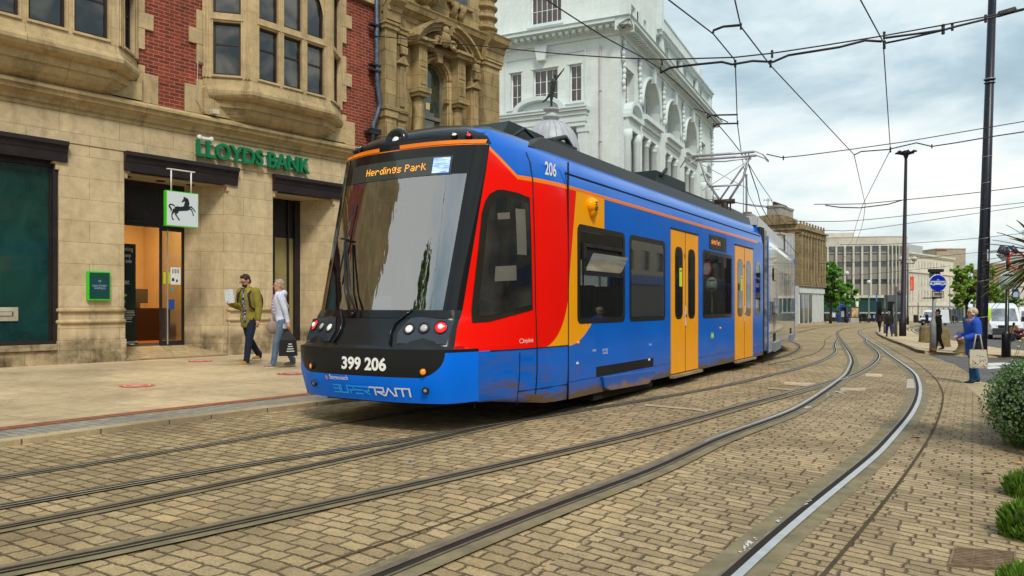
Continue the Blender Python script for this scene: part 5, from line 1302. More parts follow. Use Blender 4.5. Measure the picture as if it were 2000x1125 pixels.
# left face: local plane x=0, running along +y. transform: X' along left face from far end to corner
LL = 12.0
TL = Matrix(((0, 1, 0, 0), (-1, 0, 0, LL), (0, 0, 1, 0), (0, 0, 0, 1)))   # (x',y',z) -> (y', LL-x', z): x'=0 far left, x'=LL corner, y'<0 outside
def lx(px):
    r = (px-1000)/1500; t = (6.3-45*r)/(2.09+r) if False else None
    # point on line (6.3-2.09t, 45+t): X/Y=r
    t = (6.3-45*r)/(2.09+r); return LL-t*2.317
def lz(py, px):
    r = (px-1000)/1500; t = (6.3-45*r)/(2.09+r); return EYE+(598-py)/1500*(45+t)
wins = []
for (p0, p1, cols) in ((997, 1018, 2), (1041, 1089, 4), (1112, 1135, 2)): wins.append((lx(p0), lx(p1), 13.65, 15.85, cols, 3))
for (p0, p1, cols) in ((997, 1018, 2), (1041, 1089, 4), (1112, 1135, 2)): wins.append((lx(p0), lx(p1), 8.7, 12.0, cols, 4))
wins.append((lx(1036), lx(1096), 18.65, 21.2, 6, 3))
f = MB(TL); f.facade(-3, LL, -.5, 29, [w_[:4] for w_ in wins], y=0, dep=.3); f.build('wall', [M_WSTONE], wb)
for w_ in wins: swin(TL, w_[0], w_[1], w_[2], w_[3], w_[4], w_[5], .3, wb)
a, b = lx(982), lx(1146)
m = MB(TL)
# window surround panels
x0, x1 = lx(990), lx(1142)
m.box(x0-.12, x0, -.06, 0, 13.2, 16.6); m.box(x1, x1+.12, -.06, 0, 13.2, 16.6); m.box(x0-.12, x1+.12, -.06, 0, 16.6, 16.72); m.box(x0, x1, -.10, 0, 13.48, 13.62)
for w_ in wins[:3]: m.box(w_[0]-.1, w_[1]+.1, -.05, 0, 15.87, 15.97)
m.box(lx(1036)-.15, lx(1096)+.15, -.12, 0, 18.45, 18.62)
# entablature over colonnade
m.box(a, b, -.35, 0, 12.05, 12.3); m.box(a-.05, b+.05, -.40, 0, 12.301, 12.7); m.box(a-.2, b+.2, -.6, 0, 12.95, 13.1); m.box(a-.1, b+.1, -.48, 0, 12.701, 12.949); m.box(a-.2, b+.2, -.66, 0, 13.101, 13.2)
m.build('window_trim', [M_WTRIM], wb)
m = MB(TL); cx = (lx(1009)+lx(1107))/2; hwp = (lx(1107)-lx(1009))/2; n_ = 14
pl_ = [(cx+hwp*cos(pi*i/n_), 13.2+.85*sin(pi*i/n_)) for i in range(n_+1)]; pi_ = [(cx+(hwp-.3)*cos(pi*i/n_), 13.2+.6*sin(pi*i/n_)) for i in range(n_+1)]
for i in range(n_): m.loft([[(p[0], y, p[1]) for p in (pi_[i], pl_[i], pl_[i+1], pi_[i+1])] for y in (-.62, 0)])
m.prism([(cx-hwp+.2, 13.21)]+[(cx+(hwp-.3)*cos(pi*i/n_), 13.21+.6*sin(pi*i/n_)) for i in range(n_, -1, -1)], -.2, 0, 'y'); m.build('pediment', [M_WTRIM], wb)
m = MB(TL)
for px in (986, 1027, 1098, 1140):
    x = lx(px); 
    if px in (1027, 1098): m.smooth().lathe([(.30, -.4), (.30, 6), (.27, 11.6), (.33, 11.65), (.27, 11.7), (.38, 11.85)], (x, -.18, 0), 16); m.sm = False; m.box(x-.4, x+.4, -.58, 0, 11.86, 12.05)
    else: m.sm = False; m.box(x-.3, x+.3, -.2, 0, -.4, 11.7); m.box(x-.36, x+.36, -.26, 0, 11.7, 12.05)
    m.cut()
m.build_each('column', [M_WTRIM], wb)
# main cornice both faces, with dentils
def cornice(T, x0, x1, z0, proud=.9, dent=.42, name='cornice'):
    m = MB(T); m.prism([(0, z0), (-.12, z0+.02), (-.12, z0+.2), (-.2, z0+.22), (-.2, z0+.3), (-proud*.75, z0+.52), (-proud, z0+.55), (-proud, z0+.72), (-proud-.08, z0+.78), (-.2, z0+.9), (0, z0+.92)], x0, x1, 'x')
    x = x0+.1
    while x < x1-.2: m.box(x, x+dent*.5, -proud*.8, -.18, z0+.3, z0+.5); x += dent
    m.build(name, [M_WTRIM], wb)
RL = 27.6
cornice(TL, -3, LL+.9, 17.2)
TRt = Matrix.Identity(4)
cornice(TRt, -.9, RL, 17.2)
# right face
f = MB(); AR = [(4.75, 9.15), (10.7, 15.1), (16.6, 21.0)]
ops = [(a, b, -.4, 16.3, 'arch') for a, b in AR]+[(1.2, 3.0, 13.3, 15.7), (23.0, 24.6, 13.3, 15.4), (1.2, 3.0, 4, 12.4), (23.0, 24.6, 4, 12.4)]
f.facade(0, RL, -.5, 17.2, ops, y=0, dep=.9); f.facade(0, RL, 17.2, 20.6, [(2.2+i*1.25+j*5.9+1.0, 3.1+i*1.25+j*5.9+1.0, 18.5, 20.2) for j in range(4) for i in range(3)], y=.25, dep=.25)
f.box(0, 9.5, .26, 12, 20.6, 29); f.box(RL-.1, RL, 0.01, 12, -.5, 20.6); f.box(.3, RL-.1, 11.9, 12, -.5, 20.6); f.box(.3, RL-.12, .3, 11.9, 20.4, 20.58)
f.build('wall', [M_WSTONE], wb)
m = MB()
for i in range(3):
    for j in range(4): swin(Matrix.Translation((0, .25, 0)), 3.2+i*1.25+j*5.9, 4.1+i*1.25+j*5.9, 18.5, 20.2, 2, 3, .25, wb)
for x0, x1, z0, z1 in ((1.2, 3.0, 13.3, 15.7), (23.0, 24.6, 13.3, 15.4)): swin(TRt, x0, x1, z0, z1, 2, 3, .5, wb)
m = MB(); m.box(-.2, 9.7, -.1, .25, 24.0, 24.3); m.box(9.5, RL, -.05, .25, 20.3, 20.5); m.box(9.5, RL, -.2, .3, 20.501, 20.65)
x = 9.7
while x < 21: m.box(x, x+.14, -.02, .1, 20.66, 21.5); x += .3
m.box(9.6, 21.2, -.08, .15, 21.5, 21.62)
for x in (5.0, 10.2, 15.9, 21.6, 27.0): m.box(x-.3, x+.3, .05, .25, 17.95, 20.3)
for x in (12.5, 24.5): m.box(x, x+1.2, .5, 1.8, 20.6, 22.2)
m.box(9.3, 9.9, -.1, .6, 20.6, 29); m.build('parapet', [M_WTRIM], wb)
# arches: archivolt, recessed window wall, transom entablature, columns
for a, b in AR:
    cx = (a+b)/2; R = (b-a)/2; sp = 16.3-R; m = MB().smooth()
    m.tube([(cx+(R+.12)*cos(t), -.03, sp+(R+.12)*sin(t)) for t in [pi*i/20 for i in range(21)]], .14, 6)
    m.sm = False; m.prism([(cx-.2, 16.1), (cx+.2, 16.1), (cx+.35, 17.0), (cx-.35, 17.0)], -.3, 0, 'y'); m.build('archivolt', [M_WTRIM], wb)
    g = MB(); g.box(a, b, .9, 1.0, -.4, 16.4); g.build('arch_glazing', [M_WG], wb)
    m = MB(); m.box(a, b, .05, .9, 12.75, 12.95); m.box(a, b, -.1, .9, 12.951, 13.3); m.box(a, b, -.32, .9, 13.301, 13.6); m.box(a, b, .1, .9, 12.4, 12.749); m.build('transom', [M_WTRIM], wb)
    m = MB().smooth()
    for k in range(3):
        x = a+.35+(b-a-.7)*k/2; m.lathe([(.30, -.4), (.30, 6), (.26, 11.9), (.33, 11.95), (.27, 12.0), (.38, 12.15), (.38, 12.4)], (x, .42, 0), 14); m.cut()
    m.build_each('column', [M_WTRIM], wb)
    m = MB()
    for x in (cx-R*.45, cx+R*.45): m.box(x-.12, x+.12, .7, .9, 13.6, 15.9)
    for x in (cx-1.2, cx-.1, cx+1.0): m.box(x, x+.1, .8, .9, 4, 12.4)
    m.build('mullion', [M_WTRIM], wb)
# swag ornaments hanging under the cornice at pier tops
m = MB().smooth(); rg_ = random.Random(2)
for x in (.5, 3.9, 9.9, 15.85, 21.9, 27.0):
    for k in range(9): m.ell((x+rg_.uniform(-.12, .12), -.12, 16.9-k*.34), .22-.015*k, .13, .2, 7, 5)
    m.cut()
m.build_each('swag', [M_WTRIM], wb)
# pedimented narrow bays
for a, b in ((.9, 3.3), (22.7, 24.9)):
    m = MB(); cx = (a+b)/2; n_ = 10; hw_ = (b-a)/2+.15
    m.box(a-.15, b+.15, -.5, 0, 12.55, 12.75); m.box(a-.05, b+.05, -.3, 0, 11.9, 12.549)
    for i in range(n_):
        p, q = [(cx+hw_*cos(pi*j/n_), 12.75+.95*sin(pi*j/n_)) for j in (i, i+1)]; p2, q2 = [(cx+(hw_-.22)*cos(pi*j/n_), 12.75+.72*sin(pi*j/n_)) for j in (i, i+1)]
        m.loft([[(v_[0], y, v_[1]) for v_ in (p2, p, q, q2)] for y in (-.5, 0)])
    m.smooth()
    for x in (a+.25, b-.25): m.lathe([(.27, -.4), (.25, 11.2), (.33, 11.4), (.33, 11.88)], (x, -.1, 0), 12)
    m.build('pedimented_bay', [M_WTRIM], wb)
m = MB(TL); m.smooth().tube([(lx(1173), -.08, 0), (lx(1173), -.08, 16.7)], .05, 6)
for z_ in range(2, 17, 3): m.lathe([(.075, z_), (.075, z_+.12)], (lx(1173), -.08, 0), 8)
m.build('downpipe', [plain('pipe_pale', (.40, .38, .36), .6)], wb)
m = MB(TL); m.prism([(lx(1060)-.25, 16.3), (lx(1060)+.25, 16.3), (lx(1060)+.4, 17.15), (lx(1060)-.4, 17.15)], -.35, 0, 'y'); m.build('keystone', [M_WTRIM], wb)
# ================================================================ domed turret with statue
DC = P(1077, 300, 38); dX, dY = DC.x, DC.y
dt = thing('domed_turret', 'round stone turret with ribbed pale grey lead dome behind the tram', 'turret', (dX, dY, 0))
m = MB().smooth(); m.lathe([(1.45, -1.4), (1.45, 7.3), (1.6, 7.4), (1.6, 7.55), (1.42, 7.6)], n=28); m.build('drum', [M_DRS], dt)
R = 1.36; dt.location.z = .95; pr = [(R*1.02, 7.6), (R*1.02, 8.0)]+[(R*cos(t), 8.0+1.55*sin(t)) for t in [pi/2*i/12 for i in range(1, 12)]]
m = MB().smooth(); m.lathe(pr+[(.36, 9.5), (.36, 9.62), (.42, 9.66), (.42, 9.74), (.28, 9.8), (.26, 9.95), (.38, 10.0), (.42, 10.1), (.2, 10.16)], n=36)
for i in range(22):
    t = 2*pi*i/22; m.tube([(r*1.005*cos(t), r*1.005*sin(t), z) for r, z in pr], .022, 4)
m.build('dome', [plain('lead_grey', (.42, .43, .46), .5, .1, var=.15, vs=4)], dt)
# ================================================================ people
def skin_mat(n_, c): return plain('skin_'+n_, c, .55, var=.08)
M_SKIN = plain('skin_light', (.52, .27, .18), .5, var=.08)
M_EYE = plain('eye_dark', (.02, .015, .012), .3)
M_LIP = plain('lip', (.35, .10, .08), .5)
def cap(mb, p0, p1, r0, r1, n=10):
    p0 = Vector(p0); p1 = Vector(p1); d = (p1-p0)
    if d.length < 1e-6: d = Vector((0, 0, 1e-3))
    u = d.normalized()
    pts = [p0-u*r0*.9, p0-u*r0*.6, p0, p0.lerp(p1, .5), p1, p1+u*r1*.6, p1+u*r1*.9]
    mb.tube(pts, [r0*.35, r0*.78, r0, (r0+r1)/2, r1, r1*.78, r1*.35], n)
def remesh(mb, vox, it=3):
    me = bpy.data.meshes.new('tmp'); me.from_pydata(mb.v, [], mb.f)
    bm = bmesh.new(); bm.from_mesh(me); bmesh.ops.recalc_face_normals(bm, faces=bm.faces); bm.to_mesh(me); bm.free()
    o = bpy.data.objects.new('tmp', me); COL.objects.link(o)
    r = o.modifiers.new('r', 'REMESH'); r.mode = 'VOXEL'; r.voxel_size = vox; r.use_smooth_shade = True
    s = o.modifiers.new('s', 'SMOOTH'); s.factor = .5; s.iterations = it
    dg = bpy.context.evaluated_depsgraph_get(); ev = o.evaluated_get(dg); res = bpy.data.meshes.new_from_object(ev)
    bpy.data.objects.remove(o); bpy.data.meshes.remove(me)
    for p in res.polygons: p.use_smooth = True
    return res
def oblink(name, me, mats, parent):
    me.materials.clear()
    for m in mats: me.materials.append(m)
    me.name = name; o = bpy.data.objects.new(name, me); COL.objects.link(o); o.parent = parent; return o
def rotY(v, a):  # forward swing about lateral axis: angle a degrees forward from hanging down
    a = radians(a); return Vector((v*sin(a), 0, -v*cos(a)))
def person(label, pos, face, h=1.72, top=(.02, .02, .022), legs=(.02, .02, .03), hair=(.05, .035, .025), shoes=(.02, .02, .02), skin=M_SKIN, lt=12, lk=6, rt=-10, rk=10, la=-8, le=12, ra=8, re_=15, lo=8, ro=8,
           hy=0, hp=0, lean=2, jacket=1, long=0, hairl=0, detail=1, hood=False, group=None, sit=False, puff=1.0, topmat=None, legmat=None, shift_z=0, wide=1.0, curly=False, cap_=False, collar=True):
    k = h/1.75; W2 = wide
    root = thing('person', label, 'person', (pos[0], pos[1], pos[2]+shift_z), face, group)
    vox = (.0105 if detail > 1 else .016 if detail == 1 else .028)
    def leg(side, th, kn):
        hp_ = Vector((0, side*.095*k*W2, .90*k)); kne = hp_+rotY(.42*k, th); ank = kne+rotY(.41*k, th-kn); return hp_, kne, ank
    L = leg(1, lt, lk); R = leg(-1, rt, rk)
    low = min(L[2].z, R[2].z)-.075*k; dz_ = -low
    if sit: dz_ = 0
    O = Vector((0, 0, dz_)); L = [p+O for p in L]; R = [p+O for p in R]
    ln = radians(lean); pel = Vector((0, 0, .93*k))+O
    def up(d, x=0, y=0): return pel+Vector((sin(ln)*d*k+x*k, y*k, cos(ln)*d*k))
    chest = up(.36); neck = up(.55); sh = .185*k*W2
    def arm(side, sw, el, out):
        s_ = up(.49, 0, 0)+Vector((0, side*sh, 0)); o_ = radians(out)
        ua = rotY(.29*k, sw); ua = Vector((ua.x, side*.29*k*sin(o_), ua.z*cos(o_))); e_ = s_+ua
        fa = rotY(.25*k, sw+el); w_ = e_+Vector((fa.x, side*.02, fa.z)) if el < 60 else e_+Vector((fa.x, -side*.06, fa.z))
        return s_, e_, w_
    A = arm(1, la, le, lo); B = arm(-1, ra, re_, ro)
    hy_ = radians(hy); hpt = radians(hp)
    HM = Matrix.Translation(up(.56)) @ Matrix.Rotation(hy_, 4, 'Z') @ Matrix.Rotation(hpt, 4, 'Y')
    # one continuous body
    b = MB().smooth()
    def torso(mb, g, zt=.50, zb=-.12, gx=0):
        rings = []
        for z, rx, ry in ((zb, .10, .155), (-.02, .115, .17), (.10, .10, .145), (.22, .105, .15), (.34, .118, .170), (.44, .105, .178), (.50, .075, .14), (.545, .055, .07)):
            if z > zt+.05: continue
            c = up(z); rings.append([c+Vector(((rx*k+g)*cos(2*pi*j/14), (ry*k*W2+g)*sin(2*pi*j/14), 0)) for j in range(14)])
        mb.loft(rings)
    torso(b, 0)
    for hp_, kn_, an_ in (L, R):
        cap(b, hp_, kn_, .088*k, .058*k); cap(b, kn_, an_, .056*k, .036*k); cap(b, kn_+(an_-kn_)*.25+Vector((-.015*k, 0, 0)), an_, .05*k, .03*k)
        cap(b, an_+Vector((-.02, 0, -.03*k)), an_+Vector((.12*k, 0, -.045*k)), .036*k, .03*k)
    for s_, e_, w_ in (A, B):
        cap(b, s_, e_, .052*k, .038*k); cap(b, e_, w_, .038*k, .025*k)
        d = (w_-e_).normalized(); sd_ = Vector((0, 1, 0)) if abs(d.y) < .8 else Vector((1, 0, 0)); fwd_ = d.cross(sd_).normalized()
        cap(b, w_+d*.01, w_+d*.075*k, .026*k, .03*k)
        if detail >= 1:
            inn = -1 if s_.y > 0 else 1
            for q, (off_, ln_) in enumerate(((.028, .062), (.010, .072), (-.009, .068), (-.027, .055))):
                f0 = w_+d*.085*k+fwd_*off_*k; f1 = f0+d*ln_*.55*k+sd_*inn*.008; f2 = f1+d*ln_*.4*k+sd_*inn*.022
                cap(b, f0, f1, .0092*k, .0088*k, 6); cap(b, f1, f2, .0088*k, .0075*k, 6)
            t0 = w_+d*.03*k+fwd_*.026*k; cap(b, t0, t0+(d*.035+fwd_*.028)*k+sd_*inn*.012, .011*k, .009*k, 6)
    cap(b, up(.52), HM @ Vector((.0, 0, .06*k)), .055*k, .05*k)
    def hv(x, y, z): return HM @ Vector((x*k, y*k, z*k))
    rot3 = HM.to_3x3()
    b.ell(hv(.005, 0, .165), .092*k, .073*k, .105*k, 14, 10, rot3); b.ell(hv(.03, 0, .10), .062*k, .055*k, .065*k, 12, 8, rot3); b.ell(hv(-.02, 0, .18), .085*k, .074*k, .085*k, 12, 8, rot3)
    cap(b, hv(.088, 0, .155), hv(.108, 0, .125), .010*k, .015*k, 6)
    for s in (-1, 1): b.ell(hv(-.005, s*.075, .145), .02*k, .012*k, .03*k, 8, 6, rot3)
    cap(b, hv(.078, -.018, .085), hv(.078, .018, .085), .012*k, .012*k, 6); b.ell(hv(.07, 0, .058), .02*k, .022*k, .018*k, 8, 6, rot3)
    body_ = oblink('body', remesh(b, vox, 2), [skin], root)
    if detail >= 1:
        m = MB().smooth()
        for s in (-1, 1): m.ell(hv(.088, s*.031, .150), .010*k, .015*k, .007*k, 8, 6, rot3)
        m.build('eyes', [M_EYE], body_); m = MB().smooth(); m.ell(hv(.091, 0, .086), .005*k, .024*k, .006*k, 8, 6, rot3); m.build('mouth', [M_LIP], body_)
    # hair
    if hair is not None:
        m = MB().smooth(); m.ell(hv(-.012, 0, .190), .096*k, .083*k, .092*k, 14, 10, rot3)
        if detail and not curly: m.ell(hv(.045, 0, .245), .045*k, .055*k, .028*k, 10, 8, rot3); m.ell(hv(-.05, 0, .13), .052*k, .070*k, .07*k, 10, 8, rot3)
        if hairl: cap(m, hv(-.05, 0, .14), hv(-.08, 0, -.04-hairl), .07*k, .05*k)
        if curly:
            rg = random.Random(11)
            for _ in range(60):
                v = Vector((rg.gauss(-.35, 1), rg.gauss(0, 1), rg.gauss(.45, .9))).normalized()
                m.ell(hv(-.015+v.x*.094, v.y*.088, .165+v.z*.102), .028*k, n=6, m=5)
        oblink('hair', remesh(m, vox*.9, 1), [plain('hair'+str(hair), hair, .7, var=.35, vs=30, bump=.4, bs=90)], root)
    if cap_:
        m = MB().smooth(); m.ell(hv(-.005, 0, .215), .10*k, .085*k, .07*k, 14, 8, rot3); m.ell(hv(.08, 0, .20), .06*k, .06*k, .012*k, 10, 6, rot3); m.build('cap', [plain('cap'+str(cap_), cap_, .8)], root)
    # trousers
    m = MB().smooth(); torso(m, .012*k, zt=.0, zb=-.12)
    for hp_, kn_, an_ in (L, R):
        cap(m, hp_+Vector((0, 0, .02)), kn_, .102*k*W2, .074*k*W2); cap(m, kn_, an_+Vector((-.01, 0, .015*k)), .072*k*W2, .056*k)
        cap(m, an_+Vector((-.008, 0, .05*k)), an_+Vector((-.005, 0, .0*k)), .058*k, .06*k)
    oblink('trousers', remesh(m, vox*1.1, 2), [legmat or plain('trousers'+str(legs), legs, .85, var=.25, vs=7, bump=.3, bs=25)], root)
    # top
    m = MB().smooth(); g = .022*k*puff
    torso(m, g, zb=-.10-long)
    cap(m, up(.46)+Vector((0, -sh*.6, 0)), up(.46)+Vector((0, sh*.6, 0)), .072*k, .072*k)
    for s_, e_, w_ in (A, B):
        cap(m, s_, e_, .066*k*puff, .054*k*puff); cap(m, e_, w_-(w_-e_)*.06, .053*k*puff, .042*k*puff)
    if collar: m.lathe([(.070*k, 0), (.078*k, .05*k), (.06*k, .055*k)], up(.53), 12)
    if hood: m.ell(up(.55, -.09), .07*k, .11*k, .075*k, 12, 8)
    oblink('top', remesh(m, vox*1.1, 2), [topmat or plain('top'+str(top), top, .85, var=.22, vs=6, bump=.35, bs=30)], root)
    for i, (hp_, kn_, an_) in enumerate((L, R)):
        m = MB().smooth(); pitch = 0
        cap(m, an_+Vector((-.025*k, 0, -.02*k)), an_+Vector((.06*k, 0, -.035*k)), .045*k, .042*k); cap(m, an_+Vector((.05*k, 0, -.04*k)), an_+Vector((.14*k, 0, -.048*k)), .042*k, .032*k)
        oblink('shoe', remesh(m, vox, 1), [plain('shoe'+str(shoes), shoes, .5)], root)
        if detail > 1:
            m = MB().smooth(); m.loft([[an_+Vector((-.065*k+.24*k*(.5-.5*cos(2*pi*j/14)), .045*k*sin(2*pi*j/14), z)) for j in range(14)] for z in (-.082*k, -.06*k)]); m.build('sole', [plain('sole', (.55, .5, .42) if shoes[0] > .1 else (.03, .03, .03), .7)], root)
    root['_'] = 0; del root['_']
    return root, dict(A=A, B=B, hv=hv, up=up, L=L, R=R, k=k, rot=rot3)
def face_to(dx_, dy_): return atan2(dy_, dx_)
# --- man in olive jacket
g = gp(487, 712, .05)
shirt = N('floral_shirt'); nz = shirt.noise(38, 3, .6); shirt.out(shirt.ramp(nz, [(.5, (.012, .014, .035)), (.54, (.38, .38, .42))], 'CONSTANT'), .8)
r_, J = person('bearded man in glasses and open olive jacket carrying a white box', g, face_to(-.45, -.9), 1.80, top=(.23, .19, .028), legs=(.008, .014, .032), hair=(.035, .018, .012), shoes=(.42, .20, .03), lt=14, lk=4, rt=-14, rk=22, la=-6, le=14, ra=12, re_=88, lo=10, ro=4, hp=22, hy=-8, detail=2, long=.10, lean=3, puff=1.35)
m = MB().smooth(); rings = []
for z, rx, ry in ((-.10, .125, .10), (.1, .125, .07), (.3, .139, .062), (.45, .12, .05), (.53, .085, .03)):
    c = J['up'](z); rings.append([c+Vector(((rx*J['k']+.012)*cos(t)+.012, (ry*J['k'])*sin(t)*1.2, 0)) for t in [-pi/2+pi*j/8 for j in range(9)]])
m.loft(rings, closed=False); m.build('shirt', [shirt.m], r_, recalc=False)
m = MB().smooth(); 
for s in (-1, 1): m.tube([J['hv'](.102, s*.033+.024*cos(t), .150+.017*sin(t)) for t in [2*pi*i/12 for i in range(13)]], .0035, 5); m.tube([J['hv'](.10, s*.058, .152), J['hv'](.0, s*.078, .155)], .003, 4)
m.tube([J['hv'](.104, -.01, .152), J['hv'](.104, .01, .152)], .003, 4); m.build('glasses', [plain('glasses_black', (.01, .01, .01), .3)], r_)
m = MB().smooth(); m.ell(J['hv'](.055, 0, .075), .05, .056, .042, 12, 8, J['rot']); m.build('beard', [plain('hair(0.035, 0.018, 0.012)', (.035, .018, .012), .7)], r_)
m = MB(); cc = J['B'][2]+Vector((.06, .05, .03)); m.T = Matrix.Translation(cc) @ Matrix.Rotation(.15, 4, 'X'); m.box(-.04, .04, -.075, .075, -.02, .25); tb = m.build('carton', [plain('carton_white', (.62, .65, .68), .5, var=.04)]); tb.matrix_world = r_.matrix_basis
tag(tb, 'white carton held by the man in the olive jacket', 'box')
bp = MB().smooth(); bp.ell(J['up'](.28, -.20), .10, .16, .24, 14, 10); o = bp.build('backpack', [plain('pack_dark', (.02, .012, .025), .7)]); o.matrix_world = r_.matrix_basis; tag(o, 'dark backpack worn by the man in the olive jacket', 'backpack')
m = MB().smooth()
for s in (-1, 1): m.tube([J['up'](.50, -.10, s*.13), J['up'](.545, .0, s*.13), J['up'](.44, .135, s*.135), J['up'](.2, .13, s*.17), J['up'](.12, .0, s*.19), J['up'](.1, -.12, s*.14)], .02, 6)
m.build('strap', [plain('pack_dark', (.02, .012, .025), .7)], o)
# --- grey haired woman in pale blue hoodie
g = gp(549, 717, .05)
jean = plain('denim_light', (.10, .15, .22), .85, var=.3, vs=6, bump=.3, bs=40)
r_, J = person('grey haired woman in pale lilac hoodie walking with a shoulder bag', g, face_to(-.95, -.35), 1.68, top=(.55, .59, .72), hair=(.34, .26, .19), shoes=(.30, .20, .16), legmat=jean, lt=13, lk=4, rt=-10, rk=12, la=-20, le=8, ra=8, re_=10, lo=6, ro=8, hy=8, detail=2, hood=True, long=.05, lean=4)
n = N('striped_top'); X, Y_, Z = n.obj(); n.out(n.mix((n.math('FRACT', Z*17.0) > .5)*(Z < 1.28), (.30, .17, .28), (.66, .60, .68)), .8)
m = MB().smooth(); rings = []
for z, rx, ry in ((-.06, .125, .10), (.1, .13, .07), (.3, .139, .062), (.45, .12, .05), (.53, .085, .03)):
    c = J['up'](z); rings.append([c+Vector(((rx*J['k']+.012)*cos(t)+.012, (ry*J['k'])*sin(t)*1.3, 0)) for t in [-pi/2+pi*j/8 for j in range(9)]])
m.loft(rings, closed=False); m.build('striped_top', [n.m], r_, recalc=False)
def hang(parent_m, name, parts, label, cat):
    o = None
    for i, (nm, mb, mt) in enumerate(parts):
        if i == 0: o = mb.build(nm, [mt]); o.matrix_world = parent_m.matrix_basis; tag(o, label, cat)
        else: mb.build(nm, [mt], o)
    return o
m = MB().smooth(); c = J['up'](-.12, .17, .10); m.ell(c, .12, .07, .13, 14, 10); m2 = MB().smooth(); m2.tube([c+Vector((-.05, .02, .1)), J['up'](.2, .16, .02), J['up'](.5, .06, -.12), J['up'](.53, -.04, -.15), J['up'](.3, -.16, -.02), c+Vector((-.15, .05, .03))], .022, 6)
hang(r_, 'shoulder_bag', [('shoulder_bag', m, plain('bag_taupe', (.26, .19, .16), .8, var=.2)), ('strap', m2, plain('bag_taupe', (.26, .19, .16), .8))], 'taupe shoulder bag carried by the grey haired woman', 'bag')
w1 = J['A'][2]; m = MB().smooth()
w1 = J['A'][2]+Vector((.0, .01, -.13)); m.sm = False; m.loft([[w1+Vector((-.05, -.02, -.05)), w1+Vector((.05, -.02, -.05)), w1+Vector((.05, .02, -.05)), w1+Vector((-.05, .02, -.05))], [w1+Vector((-.15, -.04, -.2)), w1+Vector((.15, -.04, -.2)), w1+Vector((.15, .05, -.2)), w1+Vector((-.15, .05, -.2))], [w1+Vector((-.17, -.05, -.5)), w1+Vector((.17, -.05, -.5)), w1+Vector((.17, .05, -.5)), w1+Vector((-.17, .05, -.5))]])
m2 = MB().smooth(); m2.tube([w1+Vector((-.05, 0, -.06)), w1+Vector((0, 0, .06)), w1+Vector((.05, 0, -.06))], .008, 5)
m3 = MB()
for i in range(4): m3.box(w1.x-.11+i*.015, w1.x+.03-i*.01, w1.y+.051, w1.y+.053, w1.z-.42+i*.045, w1.z-.40+i*.045)
for i in range(4): m3.box(w1.x-.10, w1.x+.05, w1.y-.053, w1.y-.051, w1.z-.42+i*.045, w1.z-.40+i*.045)
hang(r_, 'carrier_bag', [('carrier_bag', m, plain('bag_black', (.012, .012, .013), .45)), ('handle', m2, plain('bag_black', (.012, .012, .013), .45)), ('print', m3, plain('bag_print', (.5, .55, .55), .5))], 'black carrier bag with pale print in the grey haired woman\'s hand', 'bag')
# --- woman in blue coat on the right
g = gp(1900, 749)
r_, J = person('curly haired woman in bright blue coat and jeans standing by the kerb', g, face_to(-1, .12), 1.50, top=(.02, .09, .52), hair=(.52, .45, .33), shoes=(.01, .01, .012), legmat=plain('denim_blue', (.015, .08, .20), .85, var=.3, vs=6, bump=.3, bs=40), lt=7, lk=3, rt=-8, rk=4, la=-4, le=78, ra=-4, re_=84, lo=9, ro=4, detail=2, hood=True, long=.16, lean=2, curly=True, puff=1.55, wide=1.15)
m = MB().smooth(); rings = []
for z in (-.22, .0, .2, .36):
    c = J['up'](z); rings.append([c+Vector((.175*J['k']*cos(t)-.01, .245*J['k']*sin(t), 0)) for t in [pi*.40+pi*.32*j/6 for j in range(7)]])
m.loft(rings, closed=False); m.build('dark_lining', [plain('lining', (.012, .014, .03), .8)], r_, recalc=False)
m = MB().smooth(); m.lathe([(.085, -.03), (.10, .02), (.085, .06), (.06, .065)], J['up'](.50, .03), 14); m.build('scarf', [plain('scarf', (.22, .14, .16), .8, var=.6, vs=30)], r_)
w1 = J['A'][1]+Vector((.05, .09, -.02)); m = MB(); yy_ = w1.y; x = w1.x; z = w1.z
m.loft([[(x-.15, yy_-.03, z-.62), (x+.15, yy_-.03, z-.62), (x+.15, yy_+.04, z-.62), (x-.15, yy_+.04, z-.62)], [(x-.17, yy_-.04, z-.58), (x+.17, yy_-.04, z-.58), (x+.17, yy_+.05, z-.58), (x-.17, yy_+.05, z-.58)], [(x-.15, yy_-.015, z-.26), (x+.15, yy_-.015, z-.26), (x+.15, yy_+.02, z-.26), (x-.15, yy_+.02, z-.26)]])
m2 = MB().smooth(); m2.tube([(x-.09, yy_+.01, z-.28), (x-.04, yy_, z+.03), (x+.03, yy_, z+.04), (x+.09, yy_+.01, z-.28)], .014, 6)
n = N('tote_print'); nz = n.noise(16, 4, .7, None, 1.5); X, Y_, Z = n.obj(); n.out(n.mix((nz > .56)*(Z < z-.36), (.50, .45, .35), (.06, .05, .05)), .85)
hang(r_, 'tote_bag', [('tote_bag', m, n.m), ('handle', m2, plain('tote_cream', (.50, .45, .35), .85))], 'cream printed cotton tote bag on the arm of the woman in blue', 'bag')
